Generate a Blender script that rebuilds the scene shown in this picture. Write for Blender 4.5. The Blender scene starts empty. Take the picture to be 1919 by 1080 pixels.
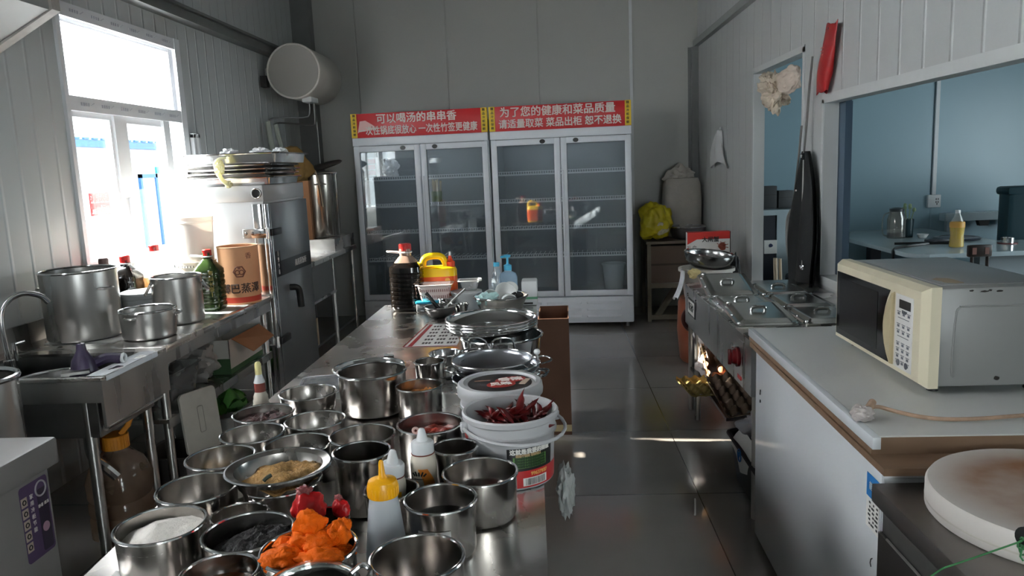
import bpy, bmesh, math, random
from math import pi, sin, cos, radians as rad, sqrt
from mathutils import Vector, Matrix, Euler, noise

S = bpy.context.scene
COL = S.collection
random.seed(7)

# ------------------------------------------------------------------ camera, world, sun, exposure
CAM_H = 1.55
cam_d = bpy.data.cameras.new('camera')
cam_d.sensor_width = 36.0
cam_d.lens = 36.0 * 1425.0 / 1919.0
cam_d.clip_start = 0.02
cam_d.clip_end = 200
cam = bpy.data.objects.new('camera', cam_d)
COL.objects.link(cam)
_r = Matrix(((0.997951, 0.033153, 0.054723), (0.048783, 0.159152, -0.986048), (-0.041400, 0.986697, 0.157208)))
q = _r.to_quaternion(); q.normalize()
cam.matrix_world = Matrix.Translation((0, 0, CAM_H)) @ q.to_matrix().to_4x4()
S.camera = cam

S.view_settings.view_transform = 'Standard'
S.view_settings.look = 'None'
S.view_settings.gamma = 1.0
S.view_settings.use_curve_mapping = False
S.view_settings.exposure = 2.02

w = bpy.data.worlds.new('sky'); S.world = w; w.use_nodes = True
bg = w.node_tree.nodes['Background']
bg.inputs['Color'].default_value = (0.86, 0.94, 1.0, 1)
bg.inputs['Strength'].default_value = 1.8

def lamp(name, kind, loc, **k):
    d = bpy.data.lights.new(name, kind)
    o = bpy.data.objects.new(name, d); COL.objects.link(o); o.location = loc
    for a, b in k.items(): setattr(d, a, b)
    return o
sun = lamp('sun', 'SUN', (-9, 4.4, 6), energy=12.0, angle=rad(0.6), color=(1.0, 0.90, 0.78))
sun.rotation_euler = Vector((1.0, -0.08, -0.42)).to_track_quat('-Z', 'Y').to_euler()
def daylight(name, loc, rot, sx, sy, watt, col):
    o = lamp(name, 'AREA', loc, shape='RECTANGLE', size=sx, size_y=sy, energy=watt, color=col)
    o.rotation_euler = rot
    return o
# added area lamps standing in for daylight: over the yard and at unseen openings
daylight('yard_fill_lamp', (-4.7, 4.7, 4.5), Vector((2.2, 0.05, -2.5)).to_track_quat('-Z', 'Y').to_euler(), 3.2, 2.4, 1250, (0.93, 0.97, 1.0))
daylight('side_window_daylight', (-2.74, 1.3, 2.48), (0, rad(-90), 0), 0.95, 1.8, 18, (0.95, 0.97, 1.0))
daylight('shopfront_daylight', (0.98, -2.62, 1.35), (rad(90), 0, 0), 0.95, 2.3, 15, (0.96, 0.98, 1.0))
daylight('dining_daylight', (6.62, 4.6, 1.5), (0, rad(90), 0), 1.6, 2.4, 17, (0.80, 0.93, 1.0))

try:
    S.cycles.max_bounces = 10
    S.cycles.diffuse_bounces = 5
    S.cycles.glossy_bounces = 5
    S.cycles.transparent_max_bounces = 24
    S.cycles.caustics_reflective = False
    S.cycles.caustics_refractive = False
    S.cycles.sample_clamp_indirect = 4.0
except Exception:
    pass

# ------------------------------------------------------------------ materials
MATS = {}
def nt(name):
    m = bpy.data.materials.new(name); m.use_nodes = True
    n = m.node_tree.nodes; b = n['Principled BSDF']
    return m, n, m.node_tree.links, b
def srgb(r, g, b):
    f = lambda c: (c / 255 / 12.92) if c / 255 <= 0.04045 else ((c / 255 + 0.055) / 1.055) ** 2.4
    return (f(r), f(g), f(b), 1)
def mat(name, col, rough=0.5, metal=0.0, var=0.0, vscale=8.0, bump=0.0, bscale=60.0, trans=0.0, stretch=(1, 1, 1), spec=None, alpha=1.0, ior=None, rvar=0.0):
    """plain colour with procedural variation, roughness variation and bump"""
    if name in MATS: return MATS[name]
    m, n, l, b = nt(name)
    if len(col) == 3: col = srgb(*col)
    b.inputs['Base Color'].default_value = col
    b.inputs['Roughness'].default_value = rough
    b.inputs['Metallic'].default_value = metal
    if trans: b.inputs['Transmission Weight'].default_value = trans
    if spec is not None: b.inputs['Specular IOR Level'].default_value = spec
    if alpha < 1: b.inputs['Alpha'].default_value = alpha
    if ior: b.inputs['IOR'].default_value = ior
    tc = n.new('ShaderNodeTexCoord'); mp = n.new('ShaderNodeMapping')
    mp.inputs['Scale'].default_value = stretch
    l.new(tc.outputs['Object'], mp.inputs['Vector'])
    if var or rvar:
        t = n.new('ShaderNodeTexNoise'); t.inputs['Scale'].default_value = vscale; t.inputs['Detail'].default_value = 6
        l.new(mp.outputs['Vector'], t.inputs['Vector'])
        if var:
            r = n.new('ShaderNodeMapRange'); r.inputs['From Min'].default_value = 0.3; r.inputs['From Max'].default_value = 0.7
            r.inputs['To Min'].default_value = 1 - var; r.inputs['To Max'].default_value = 1 + var
            l.new(t.outputs['Fac'], r.inputs['Value'])
            mx = n.new('ShaderNodeVectorMath'); mx.operation = 'SCALE'
            mx.inputs[0].default_value = col[:3]
            l.new(r.outputs['Result'], mx.inputs['Scale'])
            l.new(mx.outputs['Vector'], b.inputs['Base Color'])
        if rvar:
            r2 = n.new('ShaderNodeMapRange'); r2.inputs['From Min'].default_value = 0.3; r2.inputs['From Max'].default_value = 0.7
            r2.inputs['To Min'].default_value = max(0.02, rough - rvar); r2.inputs['To Max'].default_value = rough + rvar
            l.new(t.outputs['Fac'], r2.inputs['Value']); l.new(r2.outputs['Result'], b.inputs['Roughness'])
    if bump:
        t2 = n.new('ShaderNodeTexNoise'); t2.inputs['Scale'].default_value = bscale; t2.inputs['Detail'].default_value = 5
        l.new(mp.outputs['Vector'], t2.inputs['Vector'])
        bp = n.new('ShaderNodeBump'); bp.inputs['Strength'].default_value = bump; bp.inputs['Distance'].default_value = 0.01
        l.new(t2.outputs['Fac'], bp.inputs['Height']); l.new(bp.outputs['Normal'], b.inputs['Normal'])
    MATS[name] = m
    return m
def glass(name, tint=(1, 1, 1), base=0.05, rough=0.02, milky=0.0, milkcol=(0.8, 0.85, 0.9)):
    """thin sheet: clear mixed with a mirror reflection that grows at grazing angles, optionally milky"""
    if name in MATS: return MATS[name]
    m, n, l, b = nt(name)
    out = n['Material Output']
    tr = n.new('ShaderNodeBsdfTransparent'); tr.inputs['Color'].default_value = (*tint, 1)
    gl = n.new('ShaderNodeBsdfGlossy'); gl.inputs['Roughness'].default_value = rough
    lw = n.new('ShaderNodeLayerWeight'); lw.inputs['Blend'].default_value = 0.5
    pw = n.new('ShaderNodeMath'); pw.operation = 'POWER'; pw.inputs[1].default_value = 5.0; l.new(lw.outputs['Facing'], pw.inputs[0])
    ad = n.new('ShaderNodeMath'); ad.operation = 'ADD'; ad.inputs[1].default_value = base; ad.use_clamp = True
    l.new(pw.outputs[0], ad.inputs[0])
    mx = n.new('ShaderNodeMixShader')
    l.new(ad.outputs[0], mx.inputs['Fac']); l.new(tr.outputs[0], mx.inputs[1]); l.new(gl.outputs[0], mx.inputs[2])
    last = mx
    if milky:
        di = n.new('ShaderNodeBsdfDiffuse'); di.inputs['Color'].default_value = (*milkcol, 1)
        tl = n.new('ShaderNodeBsdfTranslucent'); tl.inputs['Color'].default_value = (*milkcol, 1)
        a = n.new('ShaderNodeMixShader'); a.inputs['Fac'].default_value = 0.5
        l.new(di.outputs[0], a.inputs[1]); l.new(tl.outputs[0], a.inputs[2])
        tx = n.new('ShaderNodeTexNoise'); tx.inputs['Scale'].default_value = 2.5
        mr = n.new('ShaderNodeMapRange'); mr.inputs['To Min'].default_value = milky * 0.6; mr.inputs['To Max'].default_value = min(1, milky * 1.4)
        l.new(tx.outputs['Fac'], mr.inputs['Value'])
        m2 = n.new('ShaderNodeMixShader'); l.new(mr.outputs['Result'], m2.inputs['Fac'])
        l.new(mx.outputs[0], m2.inputs[1]); l.new(a.outputs[0], m2.inputs[2]); last = m2
    l.new(last.outputs[0], out.inputs['Surface'])
    MATS[name] = m
    return m
def translucent(name, col, rough=0.5, tl=0.5):
    """plastic film or pail wall that lets light glow through"""
    if name in MATS: return MATS[name]
    m, n, l, b = nt(name); out = n['Material Output']
    if max(col) > 1: col = srgb(*col)[:3]
    b.inputs['Base Color'].default_value = (*col[:3], 1); b.inputs['Roughness'].default_value = rough
    t = n.new('ShaderNodeBsdfTranslucent'); t.inputs['Color'].default_value = (*col[:3], 1)
    mx = n.new('ShaderNodeMixShader'); mx.inputs['Fac'].default_value = tl
    l.new(b.outputs[0], mx.inputs[1]); l.new(t.outputs[0], mx.inputs[2]); l.new(mx.outputs[0], out.inputs['Surface'])
    MATS[name] = m
    return m
def panel_mat(name, col, axis, period, rough=0.35, phase=0.0, ridge=False):
    """pre-painted sandwich panel: narrow pressed grooves every period metres along one axis"""
    m, n, l, b = nt(name)
    col = srgb(*col)
    tc = n.new('ShaderNodeTexCoord'); sp = n.new('ShaderNodeSeparateXYZ')
    l.new(tc.outputs['Object'], sp.inputs[0])
    a = n.new('ShaderNodeMath'); a.operation = 'MULTIPLY_ADD'; a.inputs[1].default_value = 1.0 / period; a.inputs[2].default_value = phase + 100
    l.new(sp.outputs[axis], a.inputs[0])
    f = n.new('ShaderNodeMath'); f.operation = 'FRACT'; l.new(a.outputs[0], f.inputs[0])
    s = n.new('ShaderNodeMath'); s.operation = 'SUBTRACT'; s.inputs[1].default_value = 0.5; l.new(f.outputs[0], s.inputs[0])
    ab = n.new('ShaderNodeMath'); ab.operation = 'ABSOLUTE'; l.new(s.outputs[0], ab.inputs[0])
    mr = n.new('ShaderNodeMapRange'); mr.interpolation_type = 'SMOOTHSTEP'
    mr.inputs['From Min'].default_value = 0.0; mr.inputs['From Max'].default_value = (0.016 if ridge else 0.011) / period
    if ridge: mr.inputs['To Min'].default_value = 1.0; mr.inputs['To Max'].default_value = 0.0
    l.new(ab.outputs[0], mr.inputs['Value'])
    t = n.new('ShaderNodeTexNoise'); t.inputs['Scale'].default_value = 1.6; t.inputs['Detail'].default_value = 3
    l.new(tc.outputs['Object'], t.inputs['Vector'])
    ad = n.new('ShaderNodeMath'); ad.operation = 'MULTIPLY_ADD'; ad.inputs[1].default_value = 0.25
    l.new(t.outputs['Fac'], ad.inputs[0]); l.new(mr.outputs['Result'], ad.inputs[2])
    bp = n.new('ShaderNodeBump'); bp.inputs['Strength'].default_value = 0.9; bp.inputs['Distance'].default_value = 0.006
    l.new(ad.outputs[0], bp.inputs['Height']); l.new(bp.outputs['Normal'], b.inputs['Normal'])
    v = n.new('ShaderNodeMapRange'); v.inputs['To Min'].default_value = 0.93; v.inputs['To Max'].default_value = 1.05
    l.new(t.outputs['Fac'], v.inputs['Value'])
    vm = n.new('ShaderNodeVectorMath'); vm.operation = 'SCALE'; vm.inputs[0].default_value = col[:3]
    l.new(v.outputs['Result'], vm.inputs['Scale']); l.new(vm.outputs['Vector'], b.inputs['Base Color'])
    b.inputs['Roughness'].default_value = rough
    return m
def tile_mat(name, col, size, off=(0, 0), rough=0.12):
    m, n, l, b = nt(name)
    col = srgb(*col)
    tc = n.new('ShaderNodeTexCoord'); sp = n.new('ShaderNodeSeparateXYZ'); l.new(tc.outputs['Object'], sp.inputs[0])
    ms = []
    for i in (0, 1):
        a = n.new('ShaderNodeMath'); a.operation = 'MULTIPLY_ADD'; a.inputs[1].default_value = 1 / size; a.inputs[2].default_value = 50 - off[i] / size
        l.new(sp.outputs[i], a.inputs[0])
        f = n.new('ShaderNodeMath'); f.operation = 'FRACT'; l.new(a.outputs[0], f.inputs[0])
        s = n.new('ShaderNodeMath'); s.operation = 'SUBTRACT'; s.inputs[1].default_value = 0.5; l.new(f.outputs[0], s.inputs[0])
        ab = n.new('ShaderNodeMath'); ab.operation = 'ABSOLUTE'; l.new(s.outputs[0], ab.inputs[0])
        ms.append(ab)
    mx = n.new('ShaderNodeMath'); mx.operation = 'MAXIMUM'; l.new(ms[0].outputs[0], mx.inputs[0]); l.new(ms[1].outputs[0], mx.inputs[1])
    mr = n.new('ShaderNodeMapRange'); mr.inputs['From Min'].default_value = 0.5 - 0.0035 / size; mr.inputs['From Max'].default_value = 0.5 - 0.001 / size
    l.new(mx.outputs[0], mr.inputs['Value'])
    t = n.new('ShaderNodeTexNoise'); t.inputs['Scale'].default_value = 3.0; t.inputs['Detail'].default_value = 8
    l.new(tc.outputs['Object'], t.inputs['Vector'])
    cr = n.new('ShaderNodeMix'); cr.data_type = 'RGBA'
    cr.inputs['A'].default_value = [c * 0.86 for c in col[:3]] + [1]; cr.inputs['B'].default_value = [c * 1.14 for c in col[:3]] + [1]
    l.new(t.outputs['Fac'], cr.inputs['Factor'])
    c2 = n.new('ShaderNodeMix'); c2.data_type = 'RGBA'; c2.inputs['B'].default_value = (0.012, 0.011, 0.010, 1)
    l.new(cr.outputs['Result'], c2.inputs['A']); l.new(mr.outputs['Result'], c2.inputs['Factor'])
    l.new(c2.outputs['Result'], b.inputs['Base Color'])
    rr = n.new('ShaderNodeMapRange'); rr.inputs['To Min'].default_value = rough * 0.7; rr.inputs['To Max'].default_value = rough * 1.8
    l.new(t.outputs['Fac'], rr.inputs['Value']); l.new(rr.outputs['Result'], b.inputs['Roughness'])
    b.inputs['Specular IOR Level'].default_value = 0.5; b.inputs['IOR'].default_value = 2.3
    return m

STEEL = mat('brushed_steel', (0.50, 0.49, 0.475, 1), 0.30, 1.0, var=0.10, vscale=6, rvar=0.08, stretch=(1, 1, 0.15))
POT = mat('pot_steel', (0.43, 0.405, 0.38, 1), 0.22, 1.0, var=0.08, vscale=14, rvar=0.07)
SHINY = mat('polished_steel', (0.66, 0.66, 0.66, 1), 0.12, 1.0)
TOPST = mat('scratched_worktop_steel', (0.72, 0.69, 0.665, 1), 0.26, 1.0, var=0.14, vscale=4, rvar=0.10, bump=0.02, bscale=25)
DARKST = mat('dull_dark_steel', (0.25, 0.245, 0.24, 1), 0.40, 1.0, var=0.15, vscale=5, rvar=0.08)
OVENST = mat('cabinet_steel', (0.56, 0.555, 0.55, 1), 0.38, 0.55, var=0.06, vscale=2)
WHITEP = mat('white_plastic', (215, 217, 218), 0.4, var=0.04)
WHITEG = mat('glossy_white_paint', (205, 210, 214), 0.22, var=0.03, vscale=3)
PVC = mat('white_window_frame', (232, 234, 238), 0.35, var=0.03)
BLACK = mat('black_plastic', (22, 22, 23), 0.35)
DARK = mat('dark_rubber', (30, 28, 27), 0.6)
CREAM = mat('cream_plastic', (214, 205, 180), 0.38, var=0.03, vscale=12)
REDP = mat('red_plastic', (190, 30, 26), 0.35)
PAPERW = mat('white_paper', (226, 224, 220), 0.7)
INK = mat('dark_ink', (30, 28, 30), 0.6)
INKW = mat('white_ink', (232, 228, 222), 0.55)
CARD = mat('brown_cardboard', (156, 108, 72), 0.75, var=0.08, vscale=5, bump=0.05, bscale=90)
GREYFR = mat('grey_fridge_paint', (232, 237, 244), 0.35, var=0.02)
BAG = translucent('white_film', (225, 226, 228), 0.3, 0.4)

# ------------------------------------------------------------------ mesh builder
class MB:
    def __init__(s): s.bm = bmesh.new()
    def _add(s, vs, fs, M=None):
        bv = [s.bm.verts.new((M @ Vector(v)) if M is not None else v) for v in vs]
        for f in fs:
            try: s.bm.faces.new([bv[i] for i in f])
            except ValueError: pass
        return s
    def box(s, x0, x1, y0, y1, z0, z1, M=None, bev=0.0):
        vs = [(x0, y0, z0), (x1, y0, z0), (x1, y1, z0), (x0, y1, z0), (x0, y0, z1), (x1, y0, z1), (x1, y1, z1), (x0, y1, z1)]
        fs = [(0, 3, 2, 1), (4, 5, 6, 7), (0, 1, 5, 4), (1, 2, 6, 5), (2, 3, 7, 6), (3, 0, 4, 7)]
        if bev <= 0: return s._add(vs, fs, M)
        t = bmesh.new(); bv = [t.verts.new(v) for v in vs]
        for f in fs: t.faces.new([bv[i] for i in f])
        bmesh.ops.bevel(t, geom=list(t.edges), offset=bev, segments=2, affect='EDGES', profile=0.5)
        t.verts.index_update()
        out = [tuple(v.co) for v in t.verts]; of = [[v.index for v in f.verts] for f in t.faces]
        t.free(); return s._add(out, of, M)
    def hexa(s, lo, hi, M=None):
        n = len(lo); vs = list(lo) + list(hi)
        fs = [tuple(range(n - 1, -1, -1)), tuple(range(n, 2 * n))] + [(i, (i + 1) % n, n + (i + 1) % n, n + i) for i in range(n)]
        return s._add(vs, fs, M)
    def prism(s, poly, z0, z1, M=None):
        return s.hexa([(x, y, z0) for x, y in poly], [(x, y, z1) for x, y in poly], M)
    def lathe(s, prof, n=40, M=None, power=2.0, ax=1.0, ay=1.0, a0=0.0, a1=2 * pi, cap=True, off=0.0):
        """rings of a profile (r, z); power>2 gives a rounded square section"""
        full = abs(a1 - a0 - 2 * pi) < 1e-6
        m = n if full else n + 1
        vs, fs = [], []
        def u(t):
            c, d = cos(t), sin(t)
            if power == 2.0: return c, d
            k = (abs(c) ** power + abs(d) ** power) ** (-1 / power)
            return c * k, d * k
        for r, z in prof:
            for i in range(m):
                c, d = u(a0 + off + (a1 - a0) * i / n); vs.append((r * c * ax, r * d * ay, z))
        for j in range(len(prof) - 1):
            for i in range(n):
                k = (i + 1) % m
                fs.append((j * m + i, j * m + k, (j + 1) * m + k, (j + 1) * m + i))
        if cap and full:
            if prof[0][0] > 1e-5: fs.append(tuple(range(m - 1, -1, -1)))
            if prof[-1][0] > 1e-5: fs.append(tuple((len(prof) - 1) * m + i for i in range(m)))
        return s._add(vs, fs, M)
    def cyl(s, p0, p1, r0, r1=None, n=16):
        p0, p1 = Vector(p0), Vector(p1); d = p1 - p0
        M = Matrix.Translation(p0) @ d.to_track_quat('Z', 'Y').to_matrix().to_4x4()
        return s.lathe([(r0, 0), (r0 if r1 is None else r1, d.length)], n, M)
    def tube(s, pts, r, n=8, closed=False, flat=1.0, smooth=0):
        pts = [Vector(p) for p in pts]
        for _ in range(smooth):
            o = []
            for i in range(len(pts) - (0 if closed else 1)):
                a, b = pts[i], pts[(i + 1) % len(pts)]
                o += [a * 0.75 + b * 0.25, a * 0.25 + b * 0.75]
            pts = o if closed else [pts[0]] + o + [pts[-1]]
        N = len(pts); vs, fs = [], []; up = None
        for i, p in enumerate(pts):
            a = pts[(i - 1) % N] if (closed or i > 0) else p
            b = pts[(i + 1) % N] if (closed or i < N - 1) else p
            t = (b - a).normalized()
            if up is None:
                up = t.cross(Vector((0, 0, 1)))
                if up.length < 0.1: up = t.cross(Vector((1, 0, 0)))
                up.normalize()
            up = (up - t * up.dot(t)).normalized(); sd = t.cross(up)
            for k in range(n):
                w_ = 2 * pi * k / n
                vs.append(p + up * (r * cos(w_)) + sd * (r * flat * sin(w_)))
        for i in range(N if closed else N - 1):
            for k in range(n):
                a, b = i * n, ((i + 1) % N) * n
                fs.append((a + k, a + (k + 1) % n, b + (k + 1) % n, b + k))
        if not closed: fs += [tuple(range(n - 1, -1, -1)), tuple((N - 1) * n + k for k in range(n))]
        return s._add(vs, fs)
    def torus(s, c, R, r, n=40, k=8, M=None, axis='Z'):
        pts = []
        for i in range(n):
            a = 2 * pi * i / n
            v = {'Z': Vector((R * cos(a), R * sin(a), 0)), 'X': Vector((0, R * cos(a), R * sin(a))), 'Y': Vector((R * cos(a), 0, R * sin(a)))}[axis]
            v = (M @ v) if M is not None else v
            pts.append(Vector(c) + v)
        return s.tube(pts, r, k, closed=True)
    def grid(s, f, nu, nv, closed_u=False):
        vs = [f(i / nu, j / nv) for j in range(nv + 1) for i in range(nu + (0 if closed_u else 1))]
        m = nu if closed_u else nu + 1; fs = []
        for j in range(nv):
            for i in range(nu):
                k = (i + 1) % m
                fs.append((j * m + i, j * m + k, (j + 1) * m + k, (j + 1) * m + i))
        return s._add(vs, fs)
    def blob(s, c, sc, seed=0, amp=0.2, freq=2.0, sub=4, flatz=None, ridged=False):
        t = bmesh.new(); bmesh.ops.create_icosphere(t, subdivisions=sub, radius=1)
        o = Vector((seed * 7.3, seed * 3.1, seed * 1.7)); vs = []
        for v in t.verts:
            d = v.co.normalized()
            h = noise.noise(d * freq + o) + 0.5 * noise.noise(d * freq * 2.1 + o) + 0.25 * noise.noise(d * freq * 4.3 + o)
            if ridged: h = 0.5 - abs(h) * 1.6
            p = d * (1 + amp * h); p = Vector((p.x * sc[0], p.y * sc[1], p.z * sc[2]))
            if flatz is not None and p.z < flatz: p.z = flatz
            vs.append(tuple(p + Vector(c)))
        t.verts.index_update(); fs = [[v.index for v in f.verts] for f in t.faces]; t.free()
        return s._add(vs, fs)
    def build(s, name, m, parent=None, loc=None, smooth=40):
        bmesh.ops.recalc_face_normals(s.bm, faces=list(s.bm.faces))
        me = bpy.data.meshes.new(name); s.bm.to_mesh(me); s.bm.free()
        if smooth:
            for p in me.polygons: p.use_smooth = True
            me.set_sharp_from_angle(angle=rad(smooth))
        me.materials.append(m)
        o = bpy.data.objects.new(name, me); COL.objects.link(o)
        if parent is not None: o.parent = parent
        if loc is not None: o.location = loc
        return o

def thing(name, label, cat, loc=(0, 0, 0), rz=0.0, group=None, rot=None):
    o = bpy.data.objects.new(name, None); COL.objects.link(o); o.empty_display_size = 0.05
    o.location = loc; o.rotation_euler = rot if rot else (0, 0, rz)
    o['label'] = label; o['category'] = cat
    if group: o['group'] = group
    return o
def tag(o, label, cat, group=None, kind=None):
    o['label'] = label; o['category'] = cat
    if group: o['group'] = group
    if kind: o['kind'] = kind
    return o
def struct(name, mb, m, parent=None, smooth=30):
    o = mb.build(name, m, parent, smooth=smooth)
    if parent is None: o['kind'] = 'structure'
    return o
def copy_tree(o, label, loc=None, rz=None, group=None, parent=None):
    c = o.copy(); COL.objects.link(c)
    if parent is not None: c.parent = parent
    if label: c['label'] = label
    if loc is not None: c.location = loc
    if rz is not None: c.rotation_euler = (0, 0, rz)
    if group: c['group'] = group
    for ch in list(o.children): copy_tree(ch, None, parent=c)
    return c
def text(name, body, size, m, parent, M, bold=0.0, thick=0.0006, align='CENTER', sx=1.0):
    cu = bpy.data.curves.new('glyphs', 'FONT'); cu.body = body; cu.size = size; cu.extrude = thick
    cu.align_x = align; cu.align_y = 'CENTER'; cu.resolution_u = 3
    ob = bpy.data.objects.new('glyphs', cu); COL.objects.link(ob)
    me = bpy.data.meshes.new_from_object(ob.evaluated_get(bpy.context.evaluated_depsgraph_get()))
    bpy.data.objects.remove(ob); bpy.data.curves.remove(cu)
    if bold:                                   # thicken the strokes by stacking slightly shifted copies
        bm = bmesh.new()
        for k, (dx, dy) in enumerate(((0, 0), (bold, 0), (-bold, 0), (0, bold * 0.8), (0, -bold * 0.8))):
            n0 = len(bm.verts); bm.from_mesh(me); bm.verts.ensure_lookup_table()
            for v in bm.verts[n0:]: v.co += Vector((dx, dy, k * 0.00012))
        bm.to_mesh(me); bm.free()
    me.transform(M @ Matrix.Diagonal((sx, 1, 1, 1))); me.materials.clear(); me.materials.append(m)
    o = bpy.data.objects.new(name, me); COL.objects.link(o); o.parent = parent
    return o
def T(x, y, z, rx=0, ry=0, rz=0):
    return Matrix.Translation((x, y, z)) @ Euler((rx, ry, rz)).to_matrix().to_4x4()
FACE_Y = (rad(90), 0, 0)            # lettering that faces -Y
FACE_X = (rad(90), 0, rad(90))      # lettering that faces +X
FACE_MX = (rad(90), 0, rad(-90))    # lettering that faces -X

# ------------------------------------------------------------------ the setting
LW, RW, BW, NW, CEIL = -2.6, 1.55, 8.15, -2.5, 3.7
EX = 6.5
WALL_L = panel_mat('wall_panel_left', (196, 199, 199), 1, 0.15, phase=0.07, ridge=True)
WALL_R = panel_mat('wall_panel_right', (190, 193, 193), 1, 0.22, phase=0.40, ridge=True)
WALL_B = panel_mat('wall_panel_back', (172, 172, 167), 0, 0.95, phase=0.58)
WALL_D = panel_mat('wall_panel_dining', (144, 172, 184), 0, 0.95, phase=0.35)
FLOOR = tile_mat('glossy_floor_tile', (150, 144, 139), 0.86, off=(0.645, 3.41), rough=0.10)
TRIMM = mat('dark_beam_paint', (112, 113, 112), 0.5, var=0.06)
TRIMG = mat('grey_wall_trim', (150, 153, 153), 0.45, var=0.04)
TRIMW = mat('white_wall_trim', (205, 208, 208), 0.4, var=0.03)

struct('floor', MB().box(LW - 0.1, EX + 0.1, NW - 0.1, BW + 0.1, -0.1, 0.0), FLOOR)
struct('ceiling', MB().box(LW - 0.1, EX + 0.1, NW - 0.1, BW + 0.1, CEIL, CEIL + 0.1), mat('ceiling_panel', (104, 103, 101), 0.5, var=0.03))
WY0, WY1, WZ0, WZ1 = 4.07, 5.45, 1.06, 2.53
m = MB()
m.box(LW - 0.1, LW, NW, 0.4, 0, CEIL); m.box(LW - 0.1, LW, 0.4, 2.2, 0, 2.0); m.box(LW - 0.1, LW, 0.4, 2.2, 2.95, CEIL); m.box(LW - 0.1, LW, 2.2, WY0, 0, CEIL); m.box(LW - 0.1, LW, WY1, BW + 0.1, 0, CEIL)
m.box(LW - 0.1, LW, WY0, WY1, 0, WZ0); m.box(LW - 0.1, LW, WY0, WY1, WZ1, CEIL)
struct('wall_left', m, WALL_L)
struct('wall_back', MB().box(LW, RW + 0.04, BW, BW + 0.1, 0, CEIL), WALL_B)
DY0, DY1, DZ = 4.83, 5.95, 2.16           # doorway
PY0, PY1, PZ0, PZ1 = 0.6, 4.45, 0.845, 1.83   # serving hatch
m = MB(); a, b = RW, RW + 0.08
m.box(a, b, DY1, BW, 0, CEIL); m.box(a, b, DY0, DY1, DZ, CEIL); m.box(a, b, PY1, DY0, 0, CEIL)
m.box(a, b, PY0, PY1, 0, PZ0); m.box(a, b, PY0, PY1, PZ1, CEIL); m.box(a, b, NW, PY0, 0, CEIL)
struct('wall_right', m, WALL_R)
SX0, SX1, SZ1 = 0.5, 1.46, 2.5            # shopfront glazing behind the camera
m = MB()
m.box(LW, SX0, NW - 0.1, NW, 0, CEIL); m.box(SX1, EX, NW - 0.1, NW, 0, CEIL); m.box(SX0, SX1, NW - 0.1, NW, SZ1, CEIL); m.box(SX0, SX1, NW - 0.1, NW, 0, 0.2)
struct('wall_front', m, WALL_B)
struct('wall_dining', MB().box(RW + 0.04, EX + 0.1, BW, BW + 0.1, 0, CEIL), WALL_D)
m = MB(); DW0, DW1 = 3.4, 5.8
m.box(EX, EX + 0.1, NW, DW0, 0, CEIL); m.box(EX, EX + 0.1, DW1, BW, 0, CEIL); m.box(EX, EX + 0.1, DW0, DW1, 0, 0.7); m.box(EX, EX + 0.1, DW0, DW1, 2.3, CEIL)
struct('wall_east', m, WALL_D)

CLEAR = glass('window_glass', (0.97, 0.99, 0.98), 0.02)
FROST = translucent('sun_diffusing_film', (0.86, 0.88, 0.90), 0.4, 0.85)  # added film that scatters direct sun at transom and side window
# window over the left counter
xo, xi = LW - 0.075, LW + 0.02
m = MB(); f = 0.075
e_ = 0.003
m.box(xo, xi, WY0, WY0 + 0.035, WZ0, WZ1); m.box(xo, xi, WY1 - f, WY1, WZ0, WZ1)
m.box(xo + e_, xi - e_, WY0 + 0.035, WY1 - f, WZ1 - f, WZ1 - 0.001); m.box(xo + e_, xi - e_, WY0 + 0.035, WY1 - f, WZ0 + 0.001, WZ0 + 0.06)
m.box(xo + e_, xi - e_, WY0 + 0.035, WY1 - f, 1.955, 2.035)
m.box(xo + 0.02, xi - 0.03, WY1 - 0.12, WY1 - f, 2.035, WZ1 - f)      # stepped bead beside the transom pane
m.box(xo + 0.022, xi - 0.032, WY0 + 0.035, WY1 - 0.12, WZ1 - 0.10, WZ1 - f)
win = struct('window_1', m, PVC)
for k in range(6):
    mm = MB()
    for j in range(4): mm.box(xi - 0.001, xi + 0.0006, 4.2 + k * 0.2 + j * 0.022, 4.2 + k * 0.2 + j * 0.022 + 0.013, 2.485, 2.502)
    for j in range(3): mm.box(xi - 0.001, xi + 0.0006, 4.2 + k * 0.2 + 0.095 + j * 0.012, 4.2 + k * 0.2 + 0.104 + j * 0.012, 2.488 + j * 0.006, 2.493 + j * 0.006)
    for j in range(4): mm.box(xi - 0.001, xi + 0.0006, 4.2 + k * 0.2 + j * 0.022, 4.2 + k * 0.2 + j * 0.022 + 0.013, 1.985, 2.003)
    for j in range(3): mm.box(xi - 0.001, xi + 0.0006, 4.2 + k * 0.2 + 0.095 + j * 0.012, 4.2 + k * 0.2 + 0.104 + j * 0.012, 1.99 + j * 0.006, 1.995 + j * 0.006)
    mm.build('printed_marks', mat('pale_grey_print', (188, 190, 200), 0.6), win)
MB().box(xo + 0.03, xo + 0.036, WY0 + 0.03, WY1 - 0.10, 2.03, WZ1 - 0.09).build('transom_pane', FROST, win)
m = MB()
zb, zt = WZ0 + 0.061, 1.954
m.box(xo + 0.01, xi - 0.02, 4.545, 4.68, zb, zt); m.box(xo + 0.02, xi - 0.035, 4.52, 4.545, zb, zt)
m.box(xo + 0.02, xi - 0.03, WY0 + 0.036, 4.52, 1.925, zt); m.box(xo + 0.02, xi - 0.03, 4.68, 5.12, 1.915, zt)
m.box(xo + 0.02, xi - 0.01, 5.12, 5.20, zb, zt)
m.build('sliding_sash', PVC, win)
MB().box(xo + 0.03, xo + 0.035, WY0 + 0.03, 4.55, WZ0 + 0.05, 1.93).build('pane', CLEAR, win)
MB().box(xo + 0.045, xo + 0.05, 4.67, 5.38, WZ0 + 0.05, 1.93).build('pane', CLEAR, win)
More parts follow.
